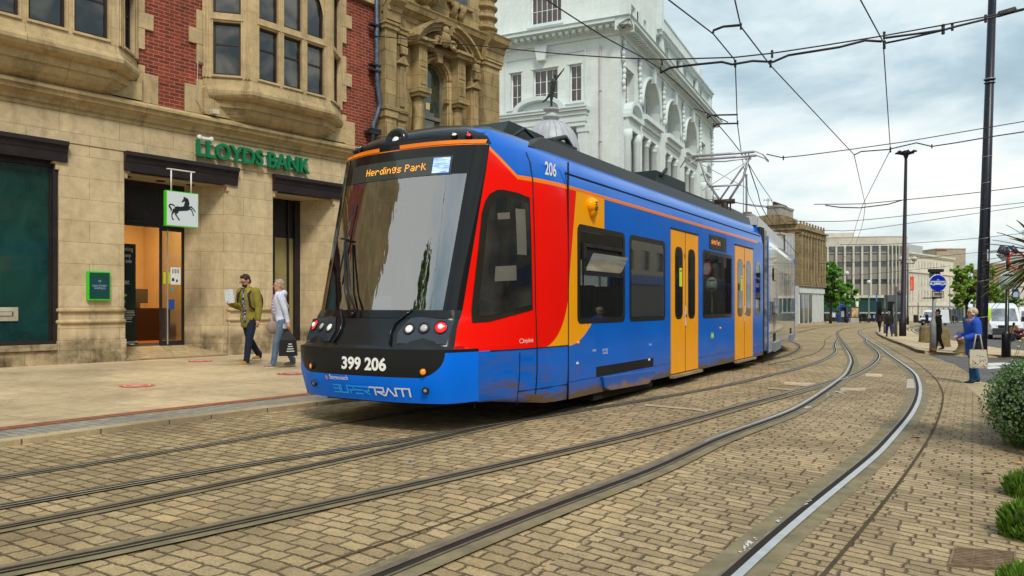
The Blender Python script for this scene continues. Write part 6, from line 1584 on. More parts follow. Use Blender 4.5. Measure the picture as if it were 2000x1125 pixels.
# --- the others
def pp(lab, px, py, hpx, fx, fy, **k):
    g = gp(px, py, k.pop('dz', 0)); return person(lab, g, face_to(fx, fy), hpx/1500*g.y, **k)
pp('man in black hat and dark padded coat standing behind the tram sign', 1833, 683, 78, -.9, .3, top=(.012, .014, .012), legs=(.01, .01, .012), hair=(.01, .01, .01), lt=12, rt=-8, la=4, le=60, ra=8, re_=60, puff=1.5, long=.12, hood=True, wide=1.1, cap_=(.008, .008, .008), dz=.11)
pp('grey haired man in black jacket and blue jeans walking away', 1736.5, 658, 50, .2, 1, top=(.012, .012, .014), legs=(.01, .03, .11), hair=(.25, .22, .19), lt=16, rt=-14, la=-16, le=10, puff=1.35, wide=1.1, dz=.11)
pp('bald man in dark brown jacket walking at the kerb', 1718, 648, 43, -.7, -.6, top=(.05, .025, .025), legs=(.012, .01, .012), hair=None, lt=18, rt=-16, puff=1.25, dz=.11)
pp('man in navy jacket beside the distant white van', 1810, 637, 27, .3, -1, top=(.012, .02, .06), legs=(.015, .03, .07), hair=(.06, .04, .03), detail=0, puff=1.2)
pp('person in white shirt and black trousers beside the rear of the tram', 1562.5, 633, 30, .4, 1, top=(.62, .62, .66), legs=(.012, .012, .015), hair=(.03, .02, .015), detail=0)
pp('person all in black near the stone planter', 1610, 630, 21, .2, -1, top=(.01, .01, .01), legs=(.01, .01, .01), hair=(.02, .015, .01), detail=0)
pp('person in pale shirt and dark trousers left of the phone box', 1628.5, 630, 21, .3, 1, top=(.55, .58, .70), legs=(.012, .012, .015), hair=(.05, .04, .03), detail=0)
pp('person in dark navy clothes right of the poster stand', 1680, 632, 21, -.3, -1, top=(.012, .016, .04), legs=(.01, .012, .02), hair=(.05, .03, .02), detail=0)
pp('person in black coat standing in front of the shelter, second from the poster stand', 1692, 631, 19, .5, -1, top=(.02, .015, .02), legs=(.01, .01, .01), hair=(.05, .04, .03), detail=0)
pp('person in grey top waiting beside the shelter post', 1698, 630.5, 18, -.5, -1, top=(.25, .24, .25), legs=(.015, .015, .02), hair=(.10, .06, .04), detail=0)
pp('person in light blue top under the shelter', 1707, 629.5, 16, .2, -1, top=(.10, .28, .55), legs=(.015, .02, .04), hair=(.05, .03, .02), detail=0)
pp('person in black beside the right hand glass shelter', 1861, 632, 19, .4, -1, top=(.012, .012, .015), legs=(.01, .01, .01), hair=(.02, .02, .02), detail=0)
pp('person in dark red top at the right hand glass shelter', 1868, 631, 16, -.4, -1, top=(.10, .02, .025), legs=(.012, .01, .012), hair=(.03, .02, .02), detail=0)
for a_, c_, lab in PASSENGERS:
    q = Matrix.Translation(TR) @ Matrix.Rotation(TRZ, 4, 'Z') @ Vector((a_, -.86, .30))
    person(lab, q, TRZ+pi, 1.62, top=(.02, .05, .22) if a_ > 3.5 else (.05, .05, .05), hair=c_, lt=88, lk=88, rt=88, rk=88, la=15, le=60, ra=15, re_=60, sit=True, shift_z=-.42)
g = gp(1975, 666)
person('dark haired person in tan jacket crouching beside the motorbike', g, face_to(.9, .3), 1.65, top=(.24, .13, .045), legs=(.01, .02, .08), hair=(.01, .008, .008), hairl=.1, lt=85, lk=95, rt=70, rk=115, la=40, le=20, ra=50, re_=20, lean=28, puff=1.3)
# ================================================================ far buildings
M_BROWN = masonry('brown_pilaster_stone', .9, .45, (.36, .275, .15), (.27, .20, .11), (.08, .06, .035), .008, .3, grime=.95, stain=(.04, .032, .02))
M_CONC = plain('pale_precast', (.56, .53, .45), .8, var=.12, vs=.6, grime=.25)
M_PANEL = plain('grey_spandrel', (.25, .23, .205), .7, var=.1, vs=.8)
M_FARG = darkglass('far_glass', (.02, .026, .03), (.06, .075, .08), .1)
M_CIV = masonry('cream_civic_stone', 1.5, .6, (.74, .70, .60), (.71, .67, .57), (.42, .38, .30), .006, .1, grime=.2)
def frame(x0, y0, x1, y1): return (x0, y0, 0), atan2(y1-y0, x1-x0), Vector((x1-x0, y1-y0)).length
def gpX(px, Y): return ((px-1000)/1500*Y, Y)
# --- brown pilastered building with white shopfront
a = gpX(1561, 91); b = gpX(1609, 100); loc, rz, L_ = frame(*a, *b)
t = thing('pilastered_stone_building', 'brown stone building with tall pilasters above a white shopfront', 'building', loc, rz)
z0 = -1.6; zc = 10.1
w_ = MB(); w_.box(0, L_, .0, 7, 3.9, zc); w_.box(-.15, L_+.15, -.25, 7, zc, zc+.3); w_.box(-.3, L_+.3, -.55, 7, zc+.3, zc+.5); w_.box(0, L_, -.1, 7, zc+.5, zc+1.0)
w_.box(-.1, L_+.1, -.3, 7, 3.7, 3.9); w_.build('wall', [M_BROWN], t)
for i in range(9):
    x = .35+i*(L_-.7)/8; m = MB(); m.box(x-.3, x+.3, -.28, 0, 4.2, zc-.35); m.box(x-.4, x+.4, -.36, 0, zc-.35, zc-.02); m.box(x-.38, x+.38, -.36, 0, 3.91, 4.2); m.box(x-.2, x+.2, -.14, 0, zc+1.0, zc+1.35); m.build('pilaster', [M_BROWN], t)
for i in range(8):
    x = .35+(i+.5)*(L_-.7)/8; m = MB()
    for z_ in (4.6, 7.4): m.box(x-.26, x+.26, -.06, 0, z_, z_+2.0)
    m.build('window', [M_FARG], t)
for k, y in enumerate((.8, 2.8, 4.8)):
    m = MB(); m.box(-.28, 0, y-.35, y+.35, 4.2, zc-.02); m.build('pilaster', [M_BROWN], t)
m = MB(); n_ = 12; m.prism([(3.4+3.2*cos(pi*i/n_), zc+1.0+1.25*sin(pi*i/n_)) for i in range(n_+1)], -.3, .2, 'x'); m.build('curved_gable', [M_BROWN], t)
m = MB(); m.box(-.1, L_, .05, 7, z0-1.5, 3.7); m.box(-.1, L_, -.12, .05, 2.9, 3.5); m.build('shopfront', [plain('shopfront_white', (.60, .63, .62), .6, var=.1, grime=.2)], t)
for i in range(6):
    x = .5+i*(L_-1.9)/5; m = MB(); m.box(x, x+1.3, -.02, .06, z0+.9, 2.7); m.build('shop_window', [M_FARG if i < 3 else plain('boarded_white', (.52, .55, .53), .6)], t)
m = MB(); m.box(-.12, L_, -.08, .04, z0-1.5, z0+.8); m.build('plinth', [M_DRS], t)
m = MB(); m.box(1.2, 6.6, 2.6, 4.2, zc+.5, 13.4); m.box(1.1, 6.7, 2.5, 4.3, 13.4, 13.65); m.box(7.0, 8.6, 2.6, 4.0, zc+.5, 12.5); m.box(8.6, 9.6, 2.6, 4, zc+.5, 11.6); ch = m.build('chimney', [plain('chimney_stone', (.34, .32, .28), .8, var=.2, grime=.5)], t)
for i in range(10):
    m = MB().smooth(); m.lathe([(.15, 13.65), (.12, 14.1), (.15, 14.12)], (1.4+i*.55, 3.4, 0), 8); m.build('chimney_pot', [plain('pot_clay', (.16, .07, .05), .8)], ch)
# --- fin fronted building and brick gable beside it
a = gpX(1486, 80); b = gpX(1549, 84); loc, rz, L_ = frame(*a, *b)
t = thing('fin_fronted_building', 'cream fronted building with black and white upright fins', 'building', loc, rz)
m = MB(); m.box(0, L_, 0, 5, -2, 9.0); m.box(-.1, L_+.1, -.1, 5, 9.0, 9.2); m.build('wall', [plain('cream_tile', (.42, .39, .31), .7, var=.2, vs=4, grime=.3)], t)
m = MB(); m.box(L_-1.9, L_-.1, -.08, 0, 3, 8.9); m.build('dark_panel', [plain('panel_black', (.015, .015, .018), .4)], t)
for i in range(6): m = MB(); x = L_-1.8+i*.31; m.box(x, x+.1, -.25, -.08, 3, 8.95); m.build('fin', [plain('fin_white', (.62, .63, .66), .5)], t)
a = gpX(1480, 99); b = gpX(1541, 102); loc, rz, L_ = frame(*a, *b)
t = thing('red_brick_house', 'red brick house with a grey hipped roof beyond the tram', 'house', loc, rz)
m = MB(); m.box(0, L_, 0, 6, -2, 11.4); m.box(L_-2.4, L_, -.02, .6, 11.4, 12.1); m.build('wall', [M_BRICK], t)
m = MB(); m.loft([[(0, 0, 11.41), (L_-2, 0, 11.41), (L_-2, 6, 11.41), (0, 6, 11.41)], [(1.1, 2.5, 13.6), (1.8, 2.5, 13.6), (1.8, 3.5, 13.6), (1.1, 3.5, 13.6)]]); rf = m.build('roof', [plain('slate', (.17, .17, .17), .6, var=.2, vs=5)], t)
m = MB(); m.box(2.0, 2.9, 3.6, 4.4, 11.5, 14.0); m.build('chimney', [M_BRICK], rf)
# --- low pink and cream building behind the pantograph
a = gpX(1380, 72); b = gpX(1462, 88); loc, rz, L_ = frame(*a, *b)
t = thing('pink_cream_block', 'low flat block with cream and pink panels behind the pantograph', 'building', loc, rz)
m = MB(); m.box(0, L_, 0, 6, -2, 11.3); m.build('wall', [plain('cream_render', (.48, .46, .37), .8)], t); m = MB(); m.box(2.2, 8.5, -.05, 0, 6, 11.1); m.build('pink_panel', [plain('pink_render', (.52, .30, .30), .8)], t)
m = MB(); m.box(-.1, L_+.1, -.1, 6, 11.3, 11.55); m.build('coping', [plain('coping_dark', (.12, .11, .10), .7)], t)
m = MB(); m.box(L_-6, L_-.5, 3, 6, 11.56, 13.6); m.build('roof_room', [plain('cream_render', (.48, .46, .37), .8)], t)
for px, Y, y0, y1, r_, lab in ((1458, 92, 430, 340, .12, 'thick grey roof mast behind the pantograph'), (1452, 92, 425, 336, .05, 'thin dark mast left of the thick grey mast')):
    p = P(px, y1, Y); q = P(px, y0, Y); m = MB().smooth(); m.tube([(0, 0, 6), (0, 0, p.z)], r_, 8); o = m.build('roof_mast', [plain('mast_grey', (.15, .15, .16), .5)]); o.location = (p.x, Y, 0); tag(o, lab, 'mast')
for k_, (px, y1, Y) in enumerate(((1500, 387, 98), (1393, 365, 74))):
    p = P(px, y1, Y); q = thing('aerial', ['television aerial above the grey hipped roof', 'cluster of small aerials beside the white corner building'][k_], 'aerial', (p.x, Y, 0))
    m = MB().smooth(); m.tube([(0, 0, 10), (0, 0, p.z)], .05, 6); m.build('pole', [plain('mast_grey', (.15, .15, .16), .5)], q)
    m = MB(); 
    for j in range(4): m.box(-.5+j*.3, -.46+j*.3, -.03, .03, p.z-.4-(.8*j*k_), p.z-.1-(.8*j*k_)+.2*k_)
    m.box(-.6, .6, -.02, .02, p.z-.28, p.z-.24); m.build('element', [plain('mast_grey', (.15, .15, .16), .5)], q)
# --- curved office block
offs = thing('curved_office_block', 'pale concrete office block with grey panels and rounded corner', 'building', (0, 0, 0))
pts = [gpX(1598, 150), gpX(1733, 147)]; 
P0 = Vector(pts[0]); P1 = Vector(pts[1]); dirx = (P1-P0).normalized(); Ls = (P1-P0).length; hd_ = atan2(dirx.y, dirx.x)
path = [(P0, hd_)]; nb = 8; 
x = P0.copy(); h_ = hd_; cells = []
pitch = Ls/8
for i in range(8): cells.append((P0+dirx*pitch*i, hd_, pitch, False))
p = P1.copy(); h_ = hd_
for i in range(9):
    h_ += radians(8.5); cells.append((p.copy(), h_, .72, True)); p = p+Vector((cos(h_), sin(h_)))*.72
Zt = 14.6; wl = MB()
rows = [(11.3, 12.8), (8.95, 9.95), (5.6, 6.5)]
for (q, hh, wd, narrow) in cells:
    T = Matrix.Translation((q.x, q.y, 0)) @ Matrix.Rotation(hh, 4, 'Z'); f = MB(T); cw_ = .34 if not narrow else .18
    wl.T = T; wl.mat(0); wl.box(0, wd, -.0, .6, 12.9, Zt); wl.box(-.02, wd+.02, -.25, .4, 2.9, 3.4); wl.box(0, cw_, -.3, .4, 3.4, 12.9)
    wl.mat(1); wl.box(cw_, wd, .1, .4, 3.4, 12.9); wl.mat(0); wl.box(0, wd, -.08, .6, Zt, Zt+.15)
    wl.mat(2); wl.box(0, wd, .1, .3, -3, 2.9)
    for z0_, z1_ in rows:
        m = MB(T); m.box(cw_+.01, wd-.01, .06, .1, z0_, z1_); 
        if z0_ > 11 and not narrow: m.mat(1); m.box(cw_+.01, wd-.01, .03, .06, z0_+.28, z0_+.38)
        m.build('window', [M_FARG, M_CONC], offs)
wl.T = Matrix(); wl.build('wall', [M_CONC, M_PANEL, plain('teal_glass', (.02, .06, .055), .15, coat=.8)], offs)
T = Matrix.Translation((P0.x, P0.y, 0)) @ Matrix.Rotation(hd_, 4, 'Z'); m = MB(T); m.box(-6, Ls, .61, 14, -3, Zt); m.box(-6, -.01, -.1, .6, -3, Zt); m.box(2, 7, 3, 8, Zt+.16, Zt+1.2); m.build('rear_block', [M_CONC], offs)
m = MB(T); m.box(-4, Ls+2, -2.2, .1, -.1, .15); m.build('canopy', [plain('canopy_grey', (.35, .35, .33), .6)], offs)
# --- cream civic building
a = gpX(1772, 160); b = gpX(1862, 182); loc, rz, L_ = frame(*a, *b)
civ = thing('civic_building', 'cream stone civic building with rows of narrow windows and penthouse', 'building', loc, rz)
ztop = 12.3; cols = [.8, 1.55]+[2.9+.78*i for i in range(7)]; cols = [c*L_/15+.6 for c in (.4, 1.2, 3.0, 3.95, 4.9, 5.85, 6.8, 7.75, 8.7, 10.3, 11.2, 13.4)]
rws = [(9.4, 11.0), (5.6, 8.0), (2.2, 4.8), (-.6, 1.2)]
f = MB(); f.facade(0, L_, -4, ztop, [(c, c+.42, a_, b_) for c in cols for a_, b_ in rws], dep=.3); f.box(0, L_, .31, 14, -4, ztop); f.box(0, .05, .01, .31, -4, ztop)
f.box(-.2, L_+.2, -.45, .2, ztop, ztop+.35); f.box(-.1, L_+.1, -.25, .2, ztop-.3, ztop-.001); f.box(-.1, L_+.1, -.25, 0, 8.45, 8.8); f.box(-.1, L_+.05, -.15, 0, .0+1.35, 1.7); f.build('wall', [M_CIV], civ)
for c in cols:
    for a_, b_ in rws: m = MB(); m.box(c+.01, c+.41, .18, .3, a_+.01, b_-.01); m.build('window', [plain('far_dark_pane', (.09, .085, .07), .3)], civ)
m = MB(); m.box(.5, L_*.72, 4, 11, ztop, 15.2); m.mat(1).box(.7, 6.5, 3.9, 4, ztop+.7, 14.3); m.build('penthouse', [plain('penthouse_grey', (.36, .39, .40), .5), plain('penthouse_glass', (.16, .20, .24), .2, coat=.5)], civ)
a = gpX(1861, 190); b = gpX(1886, 190); loc, rz, L2 = frame(*a, *b)
t = thing('stone_stair_block', 'plain tan stone block rising behind the civic building', 'building', loc, rz); m = MB(); m.box(-4, L2, 0, 10, -4, 15.4); m.box(-4.1, L2+.1, -.1, 10, 15.4, 15.6); m.build('wall', [masonry('tan_civic', 1.5, .6, (.42, .37, .29), (.40, .35, .27), (.3, .26, .2), .006, .1, grime=.3)], t)
m = MB(); m.box(-4.05, -1.5, -.05, 0, 14.9, 15.41); m.build('brick_course', [M_BRICK], t)
# --- buildings at far right behind the trees
a = gpX(1886, 150); b = gpX(2060, 150); loc, rz, L_ = frame(*a, *b)
t = thing('tan_brick_block', 'tan brick flat roofed block behind the right hand trees', 'building', loc, rz); m = MB(); m.box(5, L_, 0, 6, -4, 8.7); m.box(6.5, 9, 2, 5, 8.7, 9.8); m.build('wall', [plain('tan_brick', (.30, .22, .14), .8, var=.15)], t)
a = gpX(1972, 120); b = gpX(2060, 118); loc, rz, L_ = frame(*a, *b)
t = thing('stone_shop_building', 'pale stone shop building with tall windows at the right edge', 'building', loc, rz); m = MB(); m.facade(0, L_, -3, 5.2, [(.5+i*1.5, 1.4+i*1.5, .2, 3.6) for i in range(4)], dep=.2); m.box(0, L_, .21, 8, -3, 5.2); m.box(-.1, L_, -.2, .2, 4.4, 4.8); m.build('wall', [M_CIV], t)
# ================================================================ trees
def leafball(mb, c, r, n_, rng, size, squash=.8):
    c = Vector(c)
    for _ in range(n_):
        v = Vector((rng.gauss(0, 1), rng.gauss(0, 1), rng.gauss(0, 1))).normalized()*r*(rng.random()**.35); v.z *= squash
        p = c+v; a = Vector((rng.gauss(0, 1), rng.gauss(0, 1), rng.gauss(0, .7))).normalized(); b = a.orthogonal().normalized()
        s = size*rng.uniform(.6, 1.3); a *= s; b *= s*.6
        mb.add([p-a, p+b, p+a, p-b], [(0, 1, 2, 3)])
def leafmat(name, lo, hi):
    if name in MC: return MC[name]
    n = N(name); nz = n.noise(1.6, 5, .7); c = n.ramp(nz, [(.32, lo), (.68, hi)]); n.out(c, .55, Specular_IOR_Level=.3)
    n.b.inputs['Subsurface Weight'].default_value = 0
    tr = n.new('ShaderNodeBsdfTranslucent'); n.set(tr.inputs[0], n.mix(.5, c, (.25, .42, .04)))
    mx = n.new('ShaderNodeMixShader'); mx.inputs[0].default_value = .3; out = [q for q in n.t.nodes if q.type == 'OUTPUT_MATERIAL'][0]
    n.t.links.new(n.b.outputs[0], mx.inputs[1]); n.t.links.new(tr.outputs[0], mx.inputs[2]); n.t.links.new(mx.outputs[0], out.inputs[0])
    MC[name] = n.m; return n.m
def tree(label, px, Y, crown_px, base_y, lo, hi, seed, dens=1.0, size=.22):
    """crown_px: list of clump centres and radii in metres-by-pixel: (px, py, r_px)"""
    rng = random.Random(seed); x = (px-1000)/1500*Y; t = thing('tree', label, 'tree', (x, Y, 0))
    g0 = G(x, Y); m = MB().smooth(); cl = MB(); cs = []
    zc = min(P(0, c[1], Y).z for c in crown_px)
    m.tube([(0, 0, g0), (.05, 0, (g0+zc)/2), (0, .1, zc+1)], [.24, .19, .14], 8)
    for cx, cy, r in crown_px:
        c = P(cx, cy, Y); r_ = r/1500*Y; c = Vector((c.x-x, rng.uniform(-.8, .8)*1.8, c.z)); m.tube([(0, .1, zc+.2), c.lerp(Vector((0, 0, zc)), .5)+Vector((0, 0, .3)), c], [.10, .06, .03], 5)
        for _ in range(9):
            o_ = Vector((rng.gauss(0, .75), rng.gauss(0, .75), rng.gauss(0, .62)))*r_; leafball(cl, c+o_, r_*rng.uniform(.25, .5), int(66*dens), rng, size)
    m.build('trunk', [plain('bark', (.06, .045, .035), .9, var=.3, vs=8)], t); cl.build('crown', [leafmat('leaf'+label[:9], lo, hi)], t, recalc=False)
def rndcrown(x0, x1, y0, y1, n_, r, seed):
    rg = random.Random(seed); o = []
    for i in range(n_):
        a = rg.uniform(0, 2*pi); q = sqrt(rg.random()); o.append(((x0+x1)/2+q*cos(a)*(x1-x0-r)/2, (y0+y1)/2+q*sin(a)*(y1-y0-r)/2, r*rg.uniform(.7, 1.2)))
    return o
tree('large fresh green tree beside the curved office block', 1622, 112, rndcrown(1600, 1652, 513, 597, 24, 10, 1)+[(1655, 560, 9), (1663, 575, 8), (1660, 556, 6), (1612, 530, 8), (1650, 590, 7)], 630, (.05, .17, .015), (.18, .42, .04), 3, size=.19)
tree('lime green street tree left of the big black pole', 1888, 92, rndcrown(1860, 1910, 518, 594, 22, 9, 5)+[(1856, 560, 6), (1866, 585, 6), (1872, 598, 5), (1885, 525, 8)], 630, (.12, .25, .02), (.36, .52, .07), 8, size=.15)
tree('second lime green tree right of the big black pole', 1945, 100, rndcrown(1922, 1966, 545, 596, 11, 9, 9)+[(1938, 534, 8)], 630, (.12, .25, .02), (.36, .52, .07), 12, size=.15)
tree('small tree partly hidden behind the white van', 1975, 105, rndcrown(1962, 1992, 575, 604, 6, 7, 10), 630, (.06, .15, .012), (.2, .36, .04), 15, size=.16)
# hedge planter
m = MB(); rg = random.Random(4); g = gp(1612, 629.5)
for i in range(9): leafball(m, (g.x-1.4+i*.42, g.y+.6, g.z+.8), .75, 160, rg, .1)
tag(m.build('hedge', [leafmat('leafhedge', (.03, .06, .015), (.10, .13, .04))], recalc=False), 'low olive hedge in front of the market railing', 'hedge')
# ================================================================ street lamps and posts
def post(name, label, cat, px, py, ytop, r0=.08, r1=.05, mat_=None, Y=None, lean=0, collars=()):
    g = gp(px, py); Y = g.y; zt = EYE+(598-ytop)/1500*Y; t = thing(name, label, cat, (g.x, g.y, g.z))
    m = MB().smooth(); H_ = zt-g.z; m.tube([(0, 0, -.1), (0, 0, 1.2), (lean*.1, 0, 1.25), (lean, 0, H_)], [r0*1.35, r0*1.35, r0, r1], 12); m.build('post', [mat_ or plain('lamp_black', (.018, .016, .028), .4, var=.3)], t)
    return t, H_, Y
t, H_, Y = post('street_lamp', 'tallest lamp column with a flat six armed head', 'street lamp', 1763, 660, 306, .15, .08, plain('lamp_plum', (.018, .010, .018), .5), lean=.2)
m = MB().smooth()
for i in range(6): a = 2*pi*i/6+.3; m.tube([(.2, 0, H_+.1), (.2+.45*cos(a), .45*sin(a), H_+.28), (.2+.62*cos(a), .62*sin(a), H_+.26)], [.05, .09, .04], 8, flat=.4)
m.lathe([(.09, H_-.1), (.16, H_+.1), (.24, H_+.32), (.1, H_+.38)], (.2, 0, 0), 14); m.build('lamp_head', [plain('lamp_plum', (.035, .02, .035), .4)], t)
M_GLB = plain('lamp_globe', (.62, .62, .58), .25, coat=.6)
for px, py, yt, lab in ((1654, 631, 532, 'black lamp post with single globe in front of the green tree'), (1635, 629, 574, 'short globe lamp left of the blue phone box'), (1642, 629, 576, 'short globe lamp right beside the phone box roof'), (1697, 630, 549, 'slim pole with a globe lamp before the office block'), (1674, 628.5, 574, 'globe lamp on a carved patterned column'), (1930, 634, 533, 'globe lamp behind the white van')):
    t, H_, Y = post('globe_lamp', lab, 'street lamp', px, py, yt+5, .11, .07 if 'carved' not in lab else .35, plain('carved_pale', (.55, .52, .4), .7, var=.6, vs=1.5) if 'carved' in lab else (plain('slim_green', (.10, .16, .15), .5) if 'slim' in lab else None))
    m = MB().smooth(); m.lathe([(.1, H_-.05), (.22, H_)], n=10); m.ell((0, 0, H_+.28), .32); m.build('globe', [M_GLB], t)
t, H_, Y = post('twin_lamp', 'twin armed globe lamp post holding an orange banner', 'street lamp', 1773, 634, 514, .12, .07)
m = MB().smooth(); m.tube([(-.95, 0, H_-.02), (.95, 0, H_-.02)], .05, 6)
for s in (-1, 1): m.tube([(s*.9, 0, H_), (s*.9, 0, H_+.25)], .05, 6)
m.build('cross_arm', [plain('lamp_black', (.018, .016, .028), .4)], t)
for s in (-1, 1): m = MB().smooth(); m.ell((s*.9, 0, H_+.6), .42, .42, .36); m.build('globe', [plain('lantern_glass', (.45, .45, .38), .2, coat=.7)], t)
m = MB(); m.box(.35, .85, -.02, .02, H_-3.9, H_-1.9); m.mat(1)
for i in range(8): m.box(.52, .60, -.024, -.0205, H_-3.6+i*.15, H_-3.5+i*.15)
m.build('banner', [plain('banner_orange', (.75, .08, .02), .6), plain('banner_letter', (.7, .5, .45), .6)], t)
M_BPOST = plain('blue_post', (.02, .10, .28), .4)
for px, py, yt, c, r, lab in ((1712, 629.5, 571, M_BPOST, .12, 'blue post behind the glass shelters, nearest the office block'), (1728, 654, 575, plain('post_grey', (.13, .13, .13), .5), .06, 'grey traffic signal post beside the walking man'), (1750, 661, 560, plain('post_brown', (.09, .075, .07), .5), .06, 'brown grey post in front of the tall lamp column'), (1745, 655, 575, plain('post_grey2', (.10, .11, .12), .5), .055, 'grey post holding a small camera box'), (1767, 632, 580, M_BPOST, .13, 'blue post left of the twin armed lamp'), (1793, 630, 590, plain('post_dark', (.05, .05, .055), .5), .08, 'thin dark post left of the small white van'), (1855, 628, 560, M_BPOST, .08, 'slim blue pole among the right hand shelters')):
    t, H_, Y = post('street_post', lab, 'post', px, py, yt, r, r*.9, c)
    if px == 1728:
        for s in (-1, 1): m = MB(); m.box(s*.42-.14, s*.42+.14, -.12, .12, H_-1.5, H_-.5); m.build('signal_head', [plain('signal_black', (.012, .012, .013), .5)], t)
        m = MB(); m.box(-.42, .42, -.03, .03, H_-1.1, H_-1.05); m.build('bracket', [M_BLKM], t)
    if px == 1745: m = MB(); m.box(-.5, .5, -.2, .2, H_-.5, H_-.05); m.smooth().ell((.4, -.1, H_+.1), .2); m.build('camera_box', [plain('cam_grey', (.10, .11, .12), .5)], t)
# ================================================================ shelters, kiosk, phone box
def shelter(label, px, py, wpx, n_, h=2.7):
    g = gp(px, py); w_ = wpx/1500*g.y; t = thing('glass_shelter', label, 'shelter', g)
    m = MB(); m.prism([(-w_/2-.3, h), (w_/2+.3, h), (w_/2+.1, h+.22), (-w_/2-.1, h+.22)], -.9, .9, 'y'); m.build('roof', [plain('shelter_roof', (.22, .30, .33), .3)], t)
    for i in range(n_+1): m = MB(); x = -w_/2+w_*i/n_; m.box(x-.07, x+.07, -.75, -.62, 0, h); m.build('post', [M_BPOST], t)
    m = MB(); m.box(-w_/2, w_/2, .6, .63, .3, h-.2); m.build('glass_panel', [glass('shelter_glass', (.05, .12, .12), .6, .1)], t)
    m = MB(); m.box(-w_/2+.3, w_/2-.3, .1, .5, .45, .5); m.build('bench', [plain('bench_grey', (.2, .2, .2), .5)], t)
shelter('blue framed glass tram shelter left of the walking men', 1700, 626, 44, 5); shelter('long blue framed glass shelter right of the small white van', 1853, 630, 66, 7); shelter('glass shelter between the twin lamp and the office block', 1750, 624, 30, 3)
g = gp(1646, 630); t = thing('phone_box', 'blue arched telephone kiosk on the plaza', 'phone box', g); s_ = 18/1500*g.y
m = MB(); m.box(-s_/2, -s_/2+.2, -.5, .5, 0, 2.5); m.box(s_/2-.2, s_/2, -.5, .5, 0, 2.5); n_ = 8; m.prism([(-s_/2, 2.5), (s_/2, 2.5)]+[(s_/2*cos(pi*i/n_), 2.5+.5*sin(pi*i/n_)) for i in range(1, n_)], -.5, .5, 'y'); m.build('frame', [plain('kiosk_blue', (.015, .05, .22), .4)], t)
m = MB(); m.box(-s_/2+.2, s_/2-.2, .2, .3, 0, 2.5); m.mat(1).box(-.25, .25, .05, .2, .9, 1.9); m.build('telephone', [plain('kiosk_dark', (.05, .055, .06), .3), plain('phone_pale', (.4, .4, .4), .4)], t)
g = gp(1669, 629.5); t = thing('poster_stand', 'brown framed poster stand on a pale base', 'poster stand', g); s_ = 17/1500*g.y; h_ = 30/1500*g.y
m = MB(); m.box(-s_/2, s_/2, -.2, .2, h_*.3, h_); m.build('frame', [plain('stand_brown', (.12, .06, .03), .6)], t)
n = N('poster_art'); nz = n.noise(1.3, 4, .6); m = MB(); m.box(-s_/2+.2, s_/2-.2, -.23, -.2, h_*.36, h_-.2); m.build('poster', [n.out(n.ramp(nz, [(.4, (.35, .16, .05)), (.55, (.55, .42, .22)), (.7, (.6, .55, .40))]), .5)], t)
m = MB(); m.box(-s_/2, s_/2, -.3, .3, 0, h_*.29); m.build('base', [plain('stand_base', (.40, .40, .35), .7)], t)
for px, wp, lab in ((1655, 46, 'white patterned market awning roof behind the phone box'), (1690, 22, 'small white domed awning right of the poster stand')):
    g = gp(px, 626); w_ = wp/1500*g.y; t = thing('awning', lab, 'awning', g); h_ = 3.0
    m = MB(); m.loft([[(-w_/2, -2, h_), (w_/2, -2, h_), (w_/2, 2, h_), (-w_/2, 2, h_)], [(-w_*.2, -.5, h_+1), (w_*.2, -.5, h_+1), (w_*.2, .5, h_+1), (-w_*.2, .5, h_+1)]]); m.build('canopy', [plain('awning_white', (.55, .56, .55), .6, var=.5, vs=2)], t)
    for s in (-1, 1): m = MB(); m.box(s*w_/2-.05, s*w_/2+.05, -1.9, -1.8, 0, h_); m.build('leg', [M_CREAM], t)
g = gp(1613, 627); t = thing('market_railing', 'dark iron railing and low stall front left of the phone box', 'railing', g); m = MB(); m.box(-2.5, 2.2, .6, .9, 0, 2.0); m.build('stall_front', [plain('stall_dark', (.06, .05, .04), .7)], t); m = MB()
for i in range(22): m.box(-2.5+i*.21, -2.44+i*.21, -.03, .03, 1.9, 3.6)
m.box(-2.5, 2.2, -.04, .04, 3.3, 3.38); m.build('railing', [M_BLKM], t)
# litter bin and low rail
for px, py, lab in ((1788, 630, 'black litter bin left of the small white van'), (1885, 634, 'green litter bin beside the right hand shelter')):
    g = gp(px, py); t = thing('litter_bin', lab, 'bin', g); c_ = (.02, .02, .022) if px < 1800 else (.02, .25, .18); m = MB().smooth(); m.lathe([(.3, 0), (.33, .1), (.33, 1.1), (.36, 1.15), (.3, 1.35), (.05, 1.4)], n=14); m.build('body', [plain('bin'+str(px), c_, .5)], t)
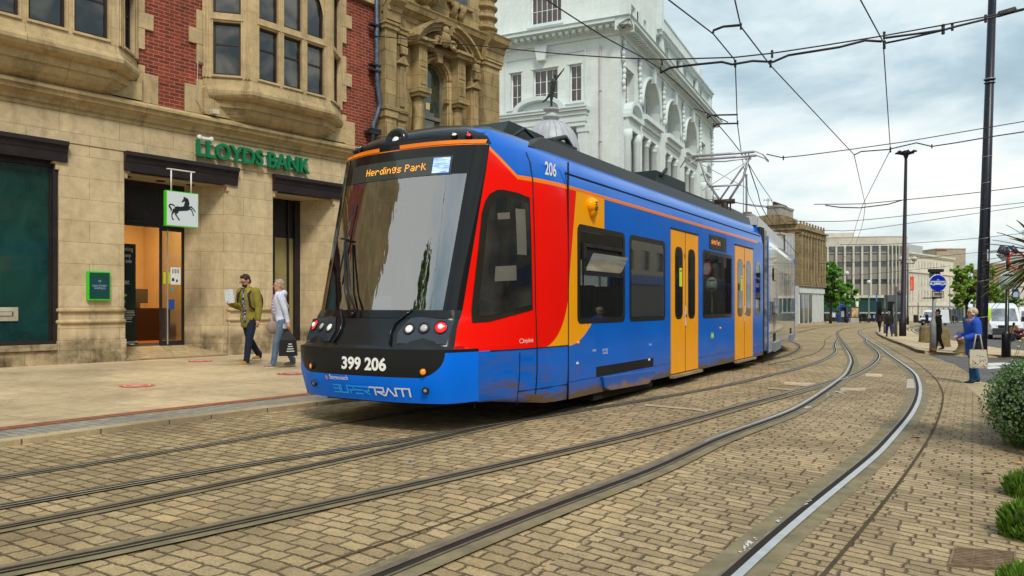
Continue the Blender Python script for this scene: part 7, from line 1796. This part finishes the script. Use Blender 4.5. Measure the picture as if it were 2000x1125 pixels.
# ================================================================ vans and motorbike
def van(label, px, py, hpx, rz, plate=False):
    g = gp(px, py); t = thing('van', label, 'van', g, rz); k = (hpx/1500*g.y)/2.55
    # local x forward, front at x=0, body behind at -x
    def sc(v): return [tuple(q*k for q in p) for p in v]
    prof = [(0, .35), (.05, .75), (-.05, 1.0), (-.75, 1.28), (-1.35, 2.2), (-1.7, 2.45), (-2.2, 2.55), (-5.6, 2.55), (-5.7, .4)]
    sections = [(-.98, .0), (-.9, .06), (0, .0)]
    m = MB(); rings = []
    for y, ins in ((-.99, .16), (-.97, .06), (-.9, .0), (.9, .0), (.97, .06), (.99, .16)):
        rings.append([(p[0]*(1) - (ins*.6 if p[0] > -1 else 0), y*(1-.10*max(0, (p[1]-1.3))/1.3), p[1]-(ins*.5 if p[1] > 2.2 else 0)) for p in prof])
    m.loft([sc(r) for r in rings]); m.build('body', [plain('van_white', (.70, .73, .76), .3, coat=.6, var=.03)], t, bevel=.02)
    m = MB(); m.add(sc([(-.74, -.80, 1.31), (-.74, .80, 1.31), (-1.33, .74, 2.18), (-1.33, -.74, 2.18)]), [(0, 1, 2, 3)]); m.T = Matrix.Translation((.02, 0, .02)); m.build('windscreen', [darkglass('van_glass', (.10, .12, .14), (.3, .34, .37))], t); 
    for s in (-1, 1):
        m = MB(); m.add(sc([(-.85, s*.995, 1.30), (-1.75, s*.995, 1.30), (-1.75, s*.955, 2.05), (-1.38, s*.955, 2.05)]), [(0, 1, 2, 3)]); m.build('side_window', [M_FARG], t)
        m = MB(); m.box(-.02*k, .05*k, s*.88*k-.13*k, s*.88*k+.08*k, .92*k, 1.08*k) if False else m.loft([sc([(-.22, s*.98, .88), (.04, s*.62, .88), (.02, s*.62, 1.02), (-.26, s*.98, 1.10)]), sc([(-.30, s*.90, .90), (-.1, s*.62, .88), (-.1, s*.62, 1.02), (-.32, s*.9, 1.08)])]); m.build('headlight', [plain('headlight_lens', (.6, .6, .58), .15, coat=1, emit=.12)], t)
        m = MB(); m.box(-.95*k, -.8*k, s*1.02*k, s*1.22*k, 1.25*k, 1.6*k) if s > 0 else m.box(-.95*k, -.8*k, -1.22*k, -1.02*k, 1.25*k, 1.6*k); m.build('mirror', [M_BLKM], t)
        for x in (-.95, -4.6):
            T = Matrix.Translation((x*k, s*.86*k, .34*k)) @ Matrix.Rotation(pi/2, 4, 'X'); m = MB(T).smooth(); m.lathe([(.05*k, -.12*k), (.30*k, -.12*k), (.34*k, -.08*k), (.34*k, .08*k), (.30*k, .12*k), (.05*k, .12*k)], n=20); w0 = m.build('wheel', [plain('tyre', (.02, .02, .02), .8)], t)
            m = MB(T).smooth(); m.lathe([(.02*k, -.125*k), (.19*k, -.13*k), (.2*k, .13*k), (.02*k, .125*k)], n=16); m.build('rim', [plain('rim_grey', (.25, .25, .26), .4, .5)], w0)
    m = MB(); m.loft([sc([(.06, y, .36), (.10, y, .42), (.10, y, .78), (.06, y, .82)]) for y in (-.92, -.5, .5, .92)]); m.build('bumper', [plain('bumper_dark', (.045, .047, .05), .6)], t)
    m = MB()
    for z in (.86, .92, .98): m.add(sc([(.075-(z-.86)*.3, -.55, z), (.075-(z-.86)*.3, .55, z), (.075-(z-.86)*.3, .5, z+.04), (.075-(z-.86)*.3, -.5, z+.04)]), [(0, 1, 2, 3)])
    m.loft([sc([(.06, y, .84), (.065, y, .84), (.02, y, 1.02), (-.1, y, 1.02)]) for y in (-.56, .56)]); m.build('grille', [M_BLKM], t)
    m = MB(); m.box(.105*k, .115*k, -.26*k, .26*k, .50*k, .61*k); m.build('number_plate', [plain('plate_white', (.6, .6, .55), .5)], t)
    return t
ang = lambda px: atan2(-1, -(px-1000)/1500)
vt = van('large white van parked behind the black sign post', 1968, 664, 72, ang(1968)+.22)
m = MB(); m.box(.0, .02, -.4, .4, .0, .02)
van('small white pickup style van in front of the far shelters', 1806, 636, 31, ang(1806)-.5)
van('pale van parked half out of frame behind the large white van', 2016, 652, 52, ang(2016)+.1)
tv = thing('hi_vis_marker', 'yellow hi vis patch leaning on the large white van', 'hi vis vest', gp(1931, 668)); m = MB().smooth(); m.ell((0, 0, 1.75), .16, .08, .45); m.build('vest', [plain('hivis', (.55, .85, .03), .6)], tv)
g = gp(1993, 668); t = thing('motorbike', 'dark motorbike beside the crouching person in tan', 'motorbike', g, 2.9)
for x in (-.62, .62): T = Matrix.Translation((x, 0, .3)) @ Matrix.Rotation(pi/2, 4, 'X'); m = MB(T).smooth(); m.lathe([(.2, -.05), (.30, -.05), (.30, .05), (.2, .05)], n=18); m.build('wheel', [plain('tyre', (.02, .02, .02), .8)], t)
m = MB().smooth(); m.ell((.12, 0, .72), .3, .16, .15); m.ell((-.4, 0, .78), .38, .14, .08); m.ell((0, 0, .42), .28, .14, .18); m.build('body', [plain('bike_red', (.10, .02, .02), .3, coat=.6)], t)
m = MB().smooth(); m.tube([(.62, 0, .3), (.42, 0, .95)], .03, 6); m.tube([(.40, -.33, 1.0), (.42, 0, .95), (.40, .33, 1.0)], .02, 6); m.tube([(-.62, 0, .3), (0, 0, .4)], .03, 6); m.build('handlebar', [M_BLKM], t)
# ================================================================ big black overhead-line pole
g = gp(1915, 693, .11); zt = 13.5
t = thing('overhead_line_pole', 'massive black tapered steel pole carrying the overhead lines', 'pole', g)
lean_ = (1938-1915)/1500*g.y/((692)/1500*g.y)
n = N('pole_black'); X, Y_, Z = n.obj(); sc_ = n.ramp(n.noise(7, 6, .75, n.coord(scale=(3, 3, .7))), [(.60, 0.), (.66, 1.)]); chip = E(n, sc_)
M_POLE = n.out(n.mix(chip*.5, (.006, .007, .016), (.16, .16, .19)), .35, 0, None, Specular_IOR_Level=.35)
m = MB().smooth(); hh = zt-g.z; r0 = 21.5/1500*g.y/2
m.tube([(0, 0, -.1), (0, 0, .1), (lean_*.5, 0, .5), (lean_*4.0, 0, 4.0), (lean_*4.1, 0, 4.1), (lean_*hh, 0, hh)], [r0*1.15, r0*1.1, r0*1.0, r0*.93, r0*.86, r0*.62], 20)
m.build('shaft', [M_POLE], t)
m = MB().smooth()
for z_ in (1.3, 2.55, 4.0, 5.0, 5.9, 6.8): rr = r0*(1-.40*z_/hh)*1.0; m.tube([(lean_*z_+rr*1.03*cos(a), rr*1.03*sin(a), z_+.03*cos(a)) for a in [2*pi*i/20 for i in range(21)]], .008, 5)
m.build('strap', [plain('strap_steel', (.5, .5, .5), .4, .6)], t)
m = MB().smooth(); z_ = (598-155)/1500*g.y+EYE-g.z; rr = r0*.80; m.tube([(lean_*z_+rr*1.05*cos(a), rr*1.05*sin(a), z_) for a in [2*pi*i/20 for i in range(21)]], .03, 6); m.tube([(lean_*z_+rr*1.05*cos(a), rr*1.05*sin(a), z_-.12) for a in [2*pi*i/20 for i in range(21)]], .02, 6); m.build('clamp_band', [plain('band_grey', (.25, .26, .30), .4, .6)], t)
m = MB(); m.box(lean_*3.4+.0, lean_*3.4+.04, -r0*1.02, -r0*.90, 3.2, 3.6); m.build('white_label', [plain('label_white', (.6, .6, .6), .5)], t)
# ================================================================ tram only sign
g = gp(1822, 687.5, .11); Y = g.y; px1 = Y/1500
t = thing('tram_only_sign', 'round blue tram sign with an only plate on a grey post', 'sign', g, -.0)
m = MB().smooth(); Hs = (687-530)*px1; m.tube([(0, 0, 0), (0, 0, .95), (0, 0, 1.0), (.02, 0, 1.15), (.06, 0, Hs)], [.105, .10, .09, .055, .05], 14); m.build('post', [plain('sign_post_grey', (.27, .27, .27), .5, .2, var=.2, vs=5)], t)
m = MB().smooth(); m.tube([(0, 0, 0), (0, 0, .14)], .11, 12); m.build('rusty_base', [plain('rust', (.14, .06, .03), .8, var=.3)], t)
cz = (687-552.5)*px1; R = 17*px1; T = Matrix.Translation((.12, -.09, cz)) @ Matrix.Rotation(pi/2, 4, 'X') 
m = MB(T).smooth(); m.lathe([(R, -.02), (R, .0), (R*.99, .004)], n=40); sf = m.build('sign_disc', [plain('sign_rim_white', (.65, .68, .68), .4)], t)
m = MB(T); n_ = 40; m.add([(R*.94*cos(2*pi*i/n_), R*.94*sin(2*pi*i/n_), .007) for i in range(n_)], [tuple(range(n_))]); m.build('blue_face', [plain('sign_blue', (.003, .02, .42), .35, var=.03)], sf)
m = MB(T); s_ = R/240*1.05
def trect(x0, x1, y0, y1, e): m.add([(x0*s_, y0*s_, e), (x1*s_, y0*s_, e), (x1*s_, y1*s_, e), (x0*s_, y1*s_, e)], [(0, 1, 2, 3)])
m.mat(0); m.add([(p[0]*s_, p[1]*s_, .010) for p in ((-208, -40), (-198, 40), (-185, 55), (185, 55), (198, 40), (208, -40), (190, -45), (150, -45), (140, -60), (90, -60), (80, -45), (-80, -45), (-90, -60), (-140, -60), (-150, -45), (-190, -45))], [tuple(range(16))])
m.add([(p[0]*s_, p[1]*s_, .010) for p in ((-40, 72), (0, 105), (0, 92), (-24, 72))], [(0, 1, 2, 3)]); m.add([(p[0]*s_, p[1]*s_, .010) for p in ((40, 72), (24, 72), (0, 92), (0, 105))], [(0, 1, 2, 3)]); trect(-8, 8, 56, 70, .01)
m.mat(1)
for x0, x1 in ((-152, -130), (-122, -100), (90, 112), (120, 142)): trect(x0, x1, -35, 30, .0125)
for x0, x1 in ((-75, -45), (-20, 15), (35, 70)): trect(x0, x1, 12, 36, .0125)
for x0, x1 in ((-192, -168), (160, 186)): trect(x0, x1, 5, 32, .0125)
m.build('tram_symbol', [plain('symbol_white', (.55, .65, .65), .4, var=.02), plain('symbol_blue', (.003, .03, .32), .4)], sf)
zo = (687-574.5)*px1; w_ = 11.5*px1; h_ = 6.0*px1
m = MB(); m.box(.12-w_, .12+w_, -.10, -.08, zo-h_, zo+h_); op = m.build('only_plate', [plain('plate_black', (.02, .02, .02), .5)], t)
m = MB(); m.box(.12-w_*.94, .12+w_*.94, -.104, -.1005, zo-h_*.8, zo+h_*.8); m.build('plate_face', [plain('plate_grey', (.62, .66, .64), .5)], op)
v, f_ = text_geo('only', .155, 0, .006, align='CENTER'); m = MB(); m.add([(.12+p.x, -.108, zo-.03+p.y) for p in v], f_); m.build('lettering', [plain('plate_black', (.02, .02, .02), .5)], op, recalc=False)
m = MB(); m.box(-.15-w_*.7, .15+w_*.6, -.07, .1, zo-h_*1.35, zo-h_*1.02); m.cut(); m.box(-.12, .32, -.1, .1, (687-531)*px1, (687-525)*px1); m.box(.03, .13, -.04, .04, (687-540)*px1, (687-530)*px1); m.build_each('sign_light', [M_BLKM], t)
T = Matrix.Translation((.12, .10, (687-536.5)*px1)) @ Matrix.Rotation(pi/2, 4, 'X'); m = MB(T).smooth(); m.lathe([(11.5*px1, -.01), (11.5*px1, .01)], n=28); m.build('rear_disc', [plain('disc_back', (.30, .34, .32), .6)], t)
# ================================================================ sign cluster at the right edge
g = gp(1965, 697, .11); Y = g.y; px1 = Y/1500
t = thing('sign_cluster_post', 'black post with round sign backs and red bordered signs behind the palm', 'sign', g)
m = MB().smooth(); m.tube([(0, 0, 0), (0, 0, 43*px1), (0, 0, 47*px1), (.02, 0, 52*px1), (.06, 0, 200*px1)], [.14, .14, .12, .062, .055], 14); m.build('post', [plain('gloss_black', (.008, .008, .011), .3, coat=.6)], t)
T = Matrix.Translation((.0, -.09, 149*px1)) @ Matrix.Rotation(pi/2, 4, 'X'); m = MB(T).smooth(); m.lathe([(17.5*px1, -.02), (18*px1, -.005), (18*px1, .005)], n=36); m.build('round_sign_back', [plain('sign_back_green', (.42, .48, .44), .5, var=.08)], t)
m = MB(); m.box(-10*px1, 10*px1, -.12, -.1, 139*px1, 141*px1); m.box(-10*px1, 10*px1, -.12, -.1, 159*px1, 161*px1); m.build('channel', [M_BLKM], t)
T = Matrix.Translation((.28, -.12, 188*px1)) @ Matrix.Rotation(pi/2, 4, 'X'); m = MB(T).smooth(); R = 18*px1; m.lathe([(R, -.01), (R, .01), (R*.8, .012), (R*.8, -.01)], n=36); rs = m.build('red_ring_sign', [plain('ring_red', (.60, .02, .03), .4)], t); m = MB(T); m.add([(R*.8*cos(2*pi*i/30), R*.8*sin(2*pi*i/30), .004) for i in range(30)], [tuple(range(30))]); m.build('face', [plain('ring_face', (.5, .52, .5), .5)], rs)
m = MB(); m.prism([(-22*px1, 200*px1), (14*px1, 200*px1), (-8*px1, 186*px1)], -.06, -.04, 'y'); m.build('triangle_sign_back', [plain('tri_grey', (.16, .19, .20), .5)], t)
m = MB().smooth(); m.tube([(-17*px1, -.1, 203*px1), (-9*px1, -.05, 215*px1), (-4*px1, 0, 214*px1), (-3*px1, 0, 198*px1)], .085, 8); m.tube([(17*px1, -.1, 203*px1), (9*px1, -.05, 215*px1), (3*px1, 0, 214*px1), (2*px1, 0, 198*px1)], .085, 8); m.build('swan_neck_light', [plain('swan_purple', (.05, .04, .08), .35, coat=.5)], t)
g = gp(1983, 672); t = thing('bus_stop_flag', 'dark blue bus stop flag behind the large white van', 'sign', (g.x*1.35, g.y*1.35, g.z-.3)); px1 = g.y*1.35/1500; m = MB(); m.box(-6*px1, 6*px1, -.03, .03, 78*px1, 96*px1); m.build('flag', [plain('flag_navy', (.02, .04, .16), .5)], t); m = MB(); m.box(-4.8*px1, 4.8*px1, -.04, -.031, 80*px1, 90*px1); m.build('timetable', [plain('flag_pale', (.45, .5, .6), .5)], t); m = MB(); m.box(-.04, .04, .031, .09, 0, 96*px1); m.build('post', [M_BLKM], t)
# ================================================================ carved stone bollards
M_BOL = plain('bollard_stone', (.20, .15, .07), .85, var=.3, vs=4, bump=.5, bs=30, grime=.5)
def bollard(label, px, py, wpx, hpx, lean=0, twist=0):
    g = gp(px, py, .11); k = g.y/1500; t = thing('stone_bollard', label, 'bollard', g, 0, None); w_ = wpx*k/2; h_ = hpx*k
    m = MB().smooth(); rings = []; n_ = 36
    for i in range(15):
        u = i/14; z = h_*u; r = w_*(1.06-.16*u)*(1 if u < .86 else sqrt(max(.02, 1-((u-.86)/.145)**2))); cx = lean*k*u+twist*.06*sin(u*6)
        rings.append([(cx+r*(1+.05*cos(9*(a+twist*u)))*cos(a), r*(1+.05*cos(9*(a+twist*u)))*sin(a), z) for a in [2*pi*j/n_ for j in range(n_)]])
    m.loft(rings); m.build('carved_block', [M_BOL], t); m = MB().smooth(); m.lathe([(w_*1.18, 0), (w_*1.15, .05), (w_*1.0, .08)], n=20); m.build('foot', [M_BOL], t)
bollard('rounded carved stone bollard left of the tram sign post', 1807, 669, 21, 34); bollard('fluted stone bollard right of the tram sign post', 1841, 676, 25, 37); bollard('twisted carved stone bollard behind the woman in blue', 1874, 689, 20, 46, 12, 1.6)
# ================================================================ palm fronds
rg = random.Random(21); base = Vector((5.32, 7.6, EYE+.50))
t = thing('cordyline_palm', 'spiky cordyline palm fronds reaching in from the right edge', 'palm', (base.x, base.y, G(base.x, base.y)))
for i in range(160):
    a = rg.uniform(0, 2*pi); el_ = rg.uniform(-.75, 1.2); L_ = rg.uniform(.45, .70)
    d = Vector((cos(a)*cos(el_), sin(a)*cos(el_), sin(el_))); s_ = d.cross(Vector((0, 0, 1))); s_ = s_.normalized() if s_.length > .01 else Vector((1, 0, 0))
    o_ = base-t.location; m = MB(); pts_ = [o_+d*L_*u+Vector((0, 0, -.10*u*u)) for u in (.08, .35, .65, .9, 1)]; ws = [.018, .028, .022, .010, .001]
    vs = [p+s_*w_ for p, w_ in zip(pts_, ws)]+[p-s_*w_ for p, w_ in zip(pts_, ws)]+[p+Vector((0, 0, -.006)) for p in pts_]
    m.add(vs, [(j, j+1, 10+j+1, 10+j) for j in range(4)]+[(5+j, 5+j+1, 10+j+1, 10+j) for j in range(4)]); m.build('frond', [plain('frond%d' % (i % 4), [(.07, .11, .02), (.15, .14, .03), (.10, .15, .03), (.20, .13, .03)][i % 4], .45, var=.4, vs=5)], t, recalc=False)
m = MB().smooth(); m.tube([(0, 0, 0), (.02, 0, .9), tuple(base-t.location)], [.10, .085, .06], 10); m.build('trunk', [plain('palm_bark', (.10, .08, .05), .9, bump=.5)], t)
# ================================================================ variegated bush and low plants
def shrub(name, label, cat, blobs, n_, size, mats, seed, wts=None, upright=0):
    rg = random.Random(seed); c0 = Vector(blobs[0][0]); t = thing(name, label, cat, (c0.x, c0.y, G(c0.x, c0.y)))
    mbs = [MB() for _ in mats]; tot = sum(b[1]*b[2] for b in blobs)
    for c, rx, rz_ in blobs:
        c = Vector(c)-t.location
        for _ in range(int(n_*rx*rz_/tot)):
            v = Vector((rg.gauss(0, 1), rg.gauss(0, 1), rg.gauss(0, 1))).normalized(); bump_ = 1+.13*noise.noise(v*4+c)+.08*noise.noise(v*11)
            q = rg.uniform(.78, 1.0)*bump_; p = c+Vector((v.x*rx*q, v.y*rx*q, v.z*rz_*q))
            if p.z < -.02: continue
            nn = (v+Vector((rg.gauss(0, .5), rg.gauss(0, .5), rg.gauss(0, .5)))).normalized(); a = nn.orthogonal().normalized(); a = (Matrix.Rotation(rg.uniform(0, 2*pi), 3, nn) @ a)
            if upright: a = (a*.4+Vector((0, 0, 1))+v*.5).normalized()
            b = nn.cross(a).normalized(); s = size*rg.uniform(.6, 1.25); w_ = .48 if not upright else .16
            if wts: k = 1 if (noise.noise(p*2.1+Vector((3, 1, 7)))*.9+(-v.x*.4-v.y*.15+v.z*.45)+rg.gauss(0, .22) > wts) else 0
            else: k = rg.randrange(len(mats))
            L_ = s; mb = mbs[k]
            if wts and k == 1 and rg.random() < .35: k = 0; mb = mbs[0]
            mb.add([p-a*L_*.5, p+b*L_*w_, p+a*L_*.7+nn*s*.15, p-b*L_*w_], [(0, 1, 2, 3)])
    for mb, mt in zip(mbs, mats):
        if mb.v: mb.build('foliage', [mt], t, recalc=False)
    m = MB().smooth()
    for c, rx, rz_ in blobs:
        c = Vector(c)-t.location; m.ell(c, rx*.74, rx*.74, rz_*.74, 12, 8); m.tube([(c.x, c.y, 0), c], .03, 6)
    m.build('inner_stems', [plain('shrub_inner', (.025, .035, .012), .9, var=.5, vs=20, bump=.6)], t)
M_G1 = leafmat('bush_green', (.03, .10, .01), (.12, .28, .025)); M_G2 = plain('bush_variegated', (.24, .36, .18), .5, var=.4, vs=40); M_G3 = leafmat('herb_green', (.09, .22, .02), (.26, .42, .06)); M_G4 = leafmat('herb_dark', (.05, .12, .015), (.14, .26, .03))
bz = G(5.6, 8.4)
shrub('variegated_bush', 'rounded variegated bush with white edged leaves at the right edge', 'bush', [((5.62, 8.2, bz+.46), .52, .50), ((6.15, 8.9, bz+.48), .52, .50), ((6.2, 8.1, bz+.52), .6, .55), ((7.0, 9.6, bz+.5), .7, .52)], 30000, .028, [M_G1, M_G2], 5, wts=.2)
for i, (x, y, r, h_, lab) in enumerate(((3.36, 5.0, .17, .15, 'feathery green herb clump below the variegated bush'), (2.66, 3.95, .15, .10, 'bright green herb clump beside the drain grate'), (4.10, 6.1, .17, .12, 'wispy dry herb clump nearest the variegated bush'))):
    shrub('herb_clump', lab, 'plant', [((x, y, G(x, y)+h_*.6), r, h_), ((x+.25, y+.1, G(x, y)+h_*.7), r*1.1, h_*1.2)], 2600, .06, [M_G3, M_G4], 30+i, upright=1)
t = thing('yellow_flowers', 'thin stems with small yellow flowers above the bush', 'plant', (5.75, 9.0, bz)); m = MB().smooth(); f = MB().smooth(); rg = random.Random(8)
for i in range(5):
    x = rg.uniform(.12, .5); h_ = rg.uniform(1.02, 1.16); m.tube([(x*.6, 0, .8), (x, -.05, h_)], .0025, 4); f.ell((x, -.05, h_), .015, .015, .010, 8, 5)
m.build('stem', [M_G4], t); f.build('flower', [plain('flower_yellow', (.75, .6, .08), .6)], t)
# ================================================================ overhead wires
M_WIRE = plain('wire_dark', (.022, .02, .024), .5)
def wire(label, pts, r=.012, bits=(), name='overhead_wire', sm=True, cat='wire'):
    p = [P(*q) for q in pts]
    if pts[-1][0] > 2000: p.append(p[-1]+(p[-1]-p[-2]).normalized()*11)
    if pts[0][1] < 0: p.insert(0, p[0]+(p[0]-p[1]).normalized()*12+Vector((0, 0, -1.0)))
    if sm and len(p) > 2: p = crom(p, .8)
    c = p[0]; t = thing(name, label, cat, c)
    m = MB().smooth(); m.tube([q-c for q in p], r, 5); m.build('cable', [M_WIRE], t)
    for b in bits:
        q = P(*b[:3])-c; s_ = (b[3] if len(b) > 3 else .06)*.62; m = MB().smooth(); m.tube([q+Vector((0, 0, s_*1.4)), q-Vector((0, 0, s_*1.4))], s_*.45, 6); m.ell(q+Vector((0, 0, s_*1.2)), s_*.6, n=8, m=5); m.ell(q-Vector((0, 0, s_)), s_*.55, n=8, m=5); m.build('clamp', [M_BLKM], t)
    return t
wire('contact wire over the tram roof running to the pantograph', [(1020, -30, 10.6), (1068, 0, 11.2), (1180, 72, 12.8), (1290, 135, 14.8), (1386, 226, 17.5), (1450, 302, 19.9), (1500, 380, 27), (1560, 455, 40), (1690, 520, 75)], .011, [(1290, 135, 14.8, .05)])
wire('contact wire from the top edge bending at the first steady arm', [(1300, -5, 10.2), (1393, 66, 12.2), (1436, 118, 13.7), (1440, 240, 17.3), (1448, 300, 21), (1462, 380, 28), (1488, 430, 34)], .011, [(1436, 125, 13.7, .07), (1441, 240, 17.3, .05)], sm=False)
wire('long straight contact wire descending to the right hand vee', [(1434, -5, 9.8), (1447, 52, 11.2), (1505, 128, 13.6), (1668, 302, 22), (1690, 400, 33)], .011, [(1447, 52, 11.2, .05), (1505, 125, 13.6, .07)], sm=False)
wire('contact wire dropping from the top beside the insulated span', [(1678, -5, 11), (1725, 82, 13.4), (1739, 293, 22), (1686, 398, 33), (1672, 440, 42), (1664, 470, 52), (1640, 500, 70), (1665, 540, 100), (1760, 560, 130)], .011, [(1727, 88, 13.4, .08), (1739, 293, 22, .08)], sm=False)
wire('pale wire falling from the vee past the tram rear roof', [(1690, 400, 33), (1684, 440, 42), (1672, 475, 60)], .012)
wire('slack wire crossing behind the pantograph down to the brick house', [(1455, 300, 22), (1478, 370, 30), (1500, 425, 40), (1560, 500, 60)], .02)
wire('upper span wire from the carved building to the right edge', [(708, 68, 21.2), (960, 92, 20), (1130, 108, 16), (1300, 116, 14), (1435, 112, 13.7), (1508, 104, 13.5), (1725, 70, 13.2), (1930, 32, 12.9), (2040, 8, 12.8)], .013, [(716, 68, 21.2, .08), (1293, 122, 14, .06), (1508, 106, 13.5, .07), (1727, 70, 13.2, .07)])
wire('lower span rod with bent registration arms', [(1290, 142, 14.5), (1310, 132, 14.2), (1360, 126, 13.9), (1410, 121, 13.8), (1430, 126, 13.7), (1470, 119, 13.6), (1510, 121, 13.6), (1540, 108, 13.5), (1640, 92, 13.4), (1690, 79, 13.3), (1722, 81, 13.3)], .022, name='registration_arm', cat='arm')
wire('insulated rod pair leading to the big black pole', [(1730, 74, 13.3), (1790, 66, 13.2), (1845, 58, 13.1), (1870, 51, 13.1), (1940, 34, 13), (2040, 8, 12.9)], .02, [(1842, 58, 13.1, .09), (1860, 53, 13.1, .07), (1925, 37, 13, .07)])
wire('second insulated rod below the first near the pole', [(1730, 84, 13.3), (1770, 76, 13.2), (1842, 59, 13.1)], .018)
m_ = wire('ribbed insulator on the span right of the pole', [(1950, 28, 13), (1985, 18, 12.9)], .03, [], name='insulator', cat='insulator')
m = MB().smooth()
for i in range(9): q = P(1952+i*3.6, 27.6-i*1.05, 13)-P(1950, 28, 13); m.ell(q, .03, .045, .055, 8, 6)
m.build('ribs', [M_BLKM], m_)
wire('short bent steady arm high above the white building', [(1393, 64, 12.1), (1394, 59, 12.1), (1412, 52, 11.9), (1447, 49, 11.3)], .02, name='registration_arm', cat='arm')
for k, yy_ in ((0, 224), (1, 241)): wire(['upper', 'lower'][k]+' double bracket arm near the right end of the white building', [(1382+k*12, yy_+6, 17.5), (1390+k*12, yy_+1, 17.5), (1441, yy_, 17.4)], .02, [(1382+k*12, yy_+4, 17.5, .05)], name='registration_arm', cat='arm')
wire('stay wire from the white building end to the bracket arms', [(1355, 212, 17.8), (1400, 228, 17.5), (1422, 239, 17.4)], .012)
wire('second span wire from the pantograph towards the right edge', [(1497, 301, 20.5), (1528, 308, 20.6), (1660, 292, 22), (1760, 278, 22), (1930, 249, 22), (2050, 229, 22)], .014, [(1530, 309, 20.6, .06)])
wire('third span rod with raised arch at the lamp head', [(1668, 303, 22), (1682, 296, 22), (1735, 292, 22), (1790, 279, 22), (1820, 286, 22), (1930, 268, 22), (2050, 250, 22)], .018, [(1820, 286, 22, .06)])
wire('fourth span wire below the tall lamp head', [(1590, 399, 33), (1690, 398, 33), (1760, 391, 33), (1900, 377, 33), (2050, 358, 33)], .018, [(1768, 390, 33, .08)])
wire('registration rod below the fourth span', [(1612, 401, 33), (1640, 405, 33), (1680, 406, 33), (1735, 399, 33), (1762, 391, 33)], .025, name='registration_arm', cat='arm')
wire('fifth span wire low over the distant buildings', [(1540, 432, 42), (1668, 431, 42), (1850, 412, 42), (2050, 390, 42)], .018)
wire('sixth span wire low over the distant buildings', [(1605, 450, 50), (1680, 449, 50), (1850, 425, 50), (2050, 396, 50)], .02)
wire('seventh span wire crossing in front of the civic building', [(1640, 478, 60), (1760, 476, 60), (1900, 466, 60), (2050, 450, 60)], .022)
wire('eighth span wire crossing the office block windows', [(1600, 515, 80), (1760, 508, 80), (1890, 495, 80), (2050, 478, 80)], .025)
wire('lowest span wire in front of the office block', [(1600, 540, 95), (1700, 535, 95), (1850, 520, 95)], .028)
wire('anchor wire from the white building to the pantograph mast', [(1340, 386, 30), (1400, 391, 30), (1460, 399, 32), (1540, 406, 36)], .012)
wire('bracket span between the pink block and the chimneys', [(1430, 394, 33), (1470, 402, 33), (1500, 405, 34)], .02)
# statue on the dome
st_ = thing('winged_statue', 'dark bronze figure reaching upwards on top of the lead dome', 'statue', (dX, dY, 11.1), 0)
M_BRZ = plain('bronze', (.035, .045, .04), .45, .5, var=.4, vs=9); S_ = 1/1.0
m = MB().smooth(); s_ = .95
cap(m, (0, 0, .05), (.0, 0, .45), .05, .07); cap(m, (0, 0, .45), (.05, 0, .90), .08, .12); cap(m, (.05, 0, .45+.4), (-.25, .05, .45), .09, .05); cap(m, (-.25, .05, .45), (-.42, .1, .32), .05, .04)
cap(m, (.06, 0, .95), (.10, 0, 1.32), .13, .15); cap(m, (.11, 0, 1.40), (.14, 0, 1.48), .06, .05); m.ell((.17, 0, 1.60), .09, .08, .11, 10, 8)
cap(m, (.2, -.05, 1.40), (.42, -.08, 1.66), .055, .045); cap(m, (.42, -.08, 1.66), (.62, -.1, 1.92), .045, .03); cap(m, (.05, .08, 1.36), (.02, .1, 1.05), .055, .045); cap(m, (.02, .1, 1.05), (.18, .05, .85), .045, .03)
b_ = oblink('figure', remesh(m, .02, 2), [M_BRZ], st_)
m = MB().smooth(); m.lathe([(.16, 0), (.14, .06), (.06, .1)], n=12); m.build('plinth', [M_BRZ], st_)
# ================================================================ buildings across the street, outside the frame (seen mirrored in the tram's glass)
t = thing('facing_building', 'pale concrete shop row on the other side of the street, right of the viewer', 'building', (13, -14, 0), atan2(.866, .5))
m = MB(); m.facade(-4, 98, -2.5, 12, [(-3+i*3.6, -1+i*3.6, 4.5+j*2.8, 6.2+j*2.8) for i in range(27) for j in range(2)], y=0, dep=.2, ydir=-1); m.box(-4, 98, -9, -.21, -2.5, 12); m.build('wall', [plain('facing_render', (.24, .21, .155), .8, var=.2)], t)
m = MB(); m.box(-4, 98, .01, .3, -2.5, 3.2); m.mat(1); m.box(-4, 98, .01, .5, 3.2, 4.0); m.build('shopfront', [plain('shop_dark', (.03, .03, .035), .3), plain('shop_sign_blue', (.01, .04, .16), .4)], t)
for k in range(27):
    m = MB()
    for j in range(2): m.quad((-3+k*3.6, -.2, 4.5+j*2.8), (-1+k*3.6, -.2, 4.5+j*2.8), (-1+k*3.6, -.2, 6.2+j*2.8), (-3+k*3.6, -.2, 6.2+j*2.8))
    m.build('window', [M_FARG], t)
# tall narrow tree down the street behind the viewer (mirrored in the windscreen)
t = thing('tree', 'tall narrow street tree behind the viewer, left of the tracks', 'tree', (-15.9, -5.7, 0)); rg = random.Random(77); m = MB().smooth(); m.tube([(0, 0, 0), (.1, 0, 6), (0, 0, 13)], [.22, .14, .03], 8); m.build('trunk', [plain('bark', (.06, .045, .035), .9, var=.3, vs=8)], t)
m = MB()
for i in range(110):
    z_ = rg.uniform(4, 13.0); r_ = 5.0*sqrt(max(.02, (13.6-z_)/9.6)); a_ = rg.uniform(0, 2*pi); leafball(m, (r_*.5*cos(a_), r_*.5*sin(a_), z_), .5, 26, rg, .15)
m.build('crown', [M_G4], t, recalc=False)
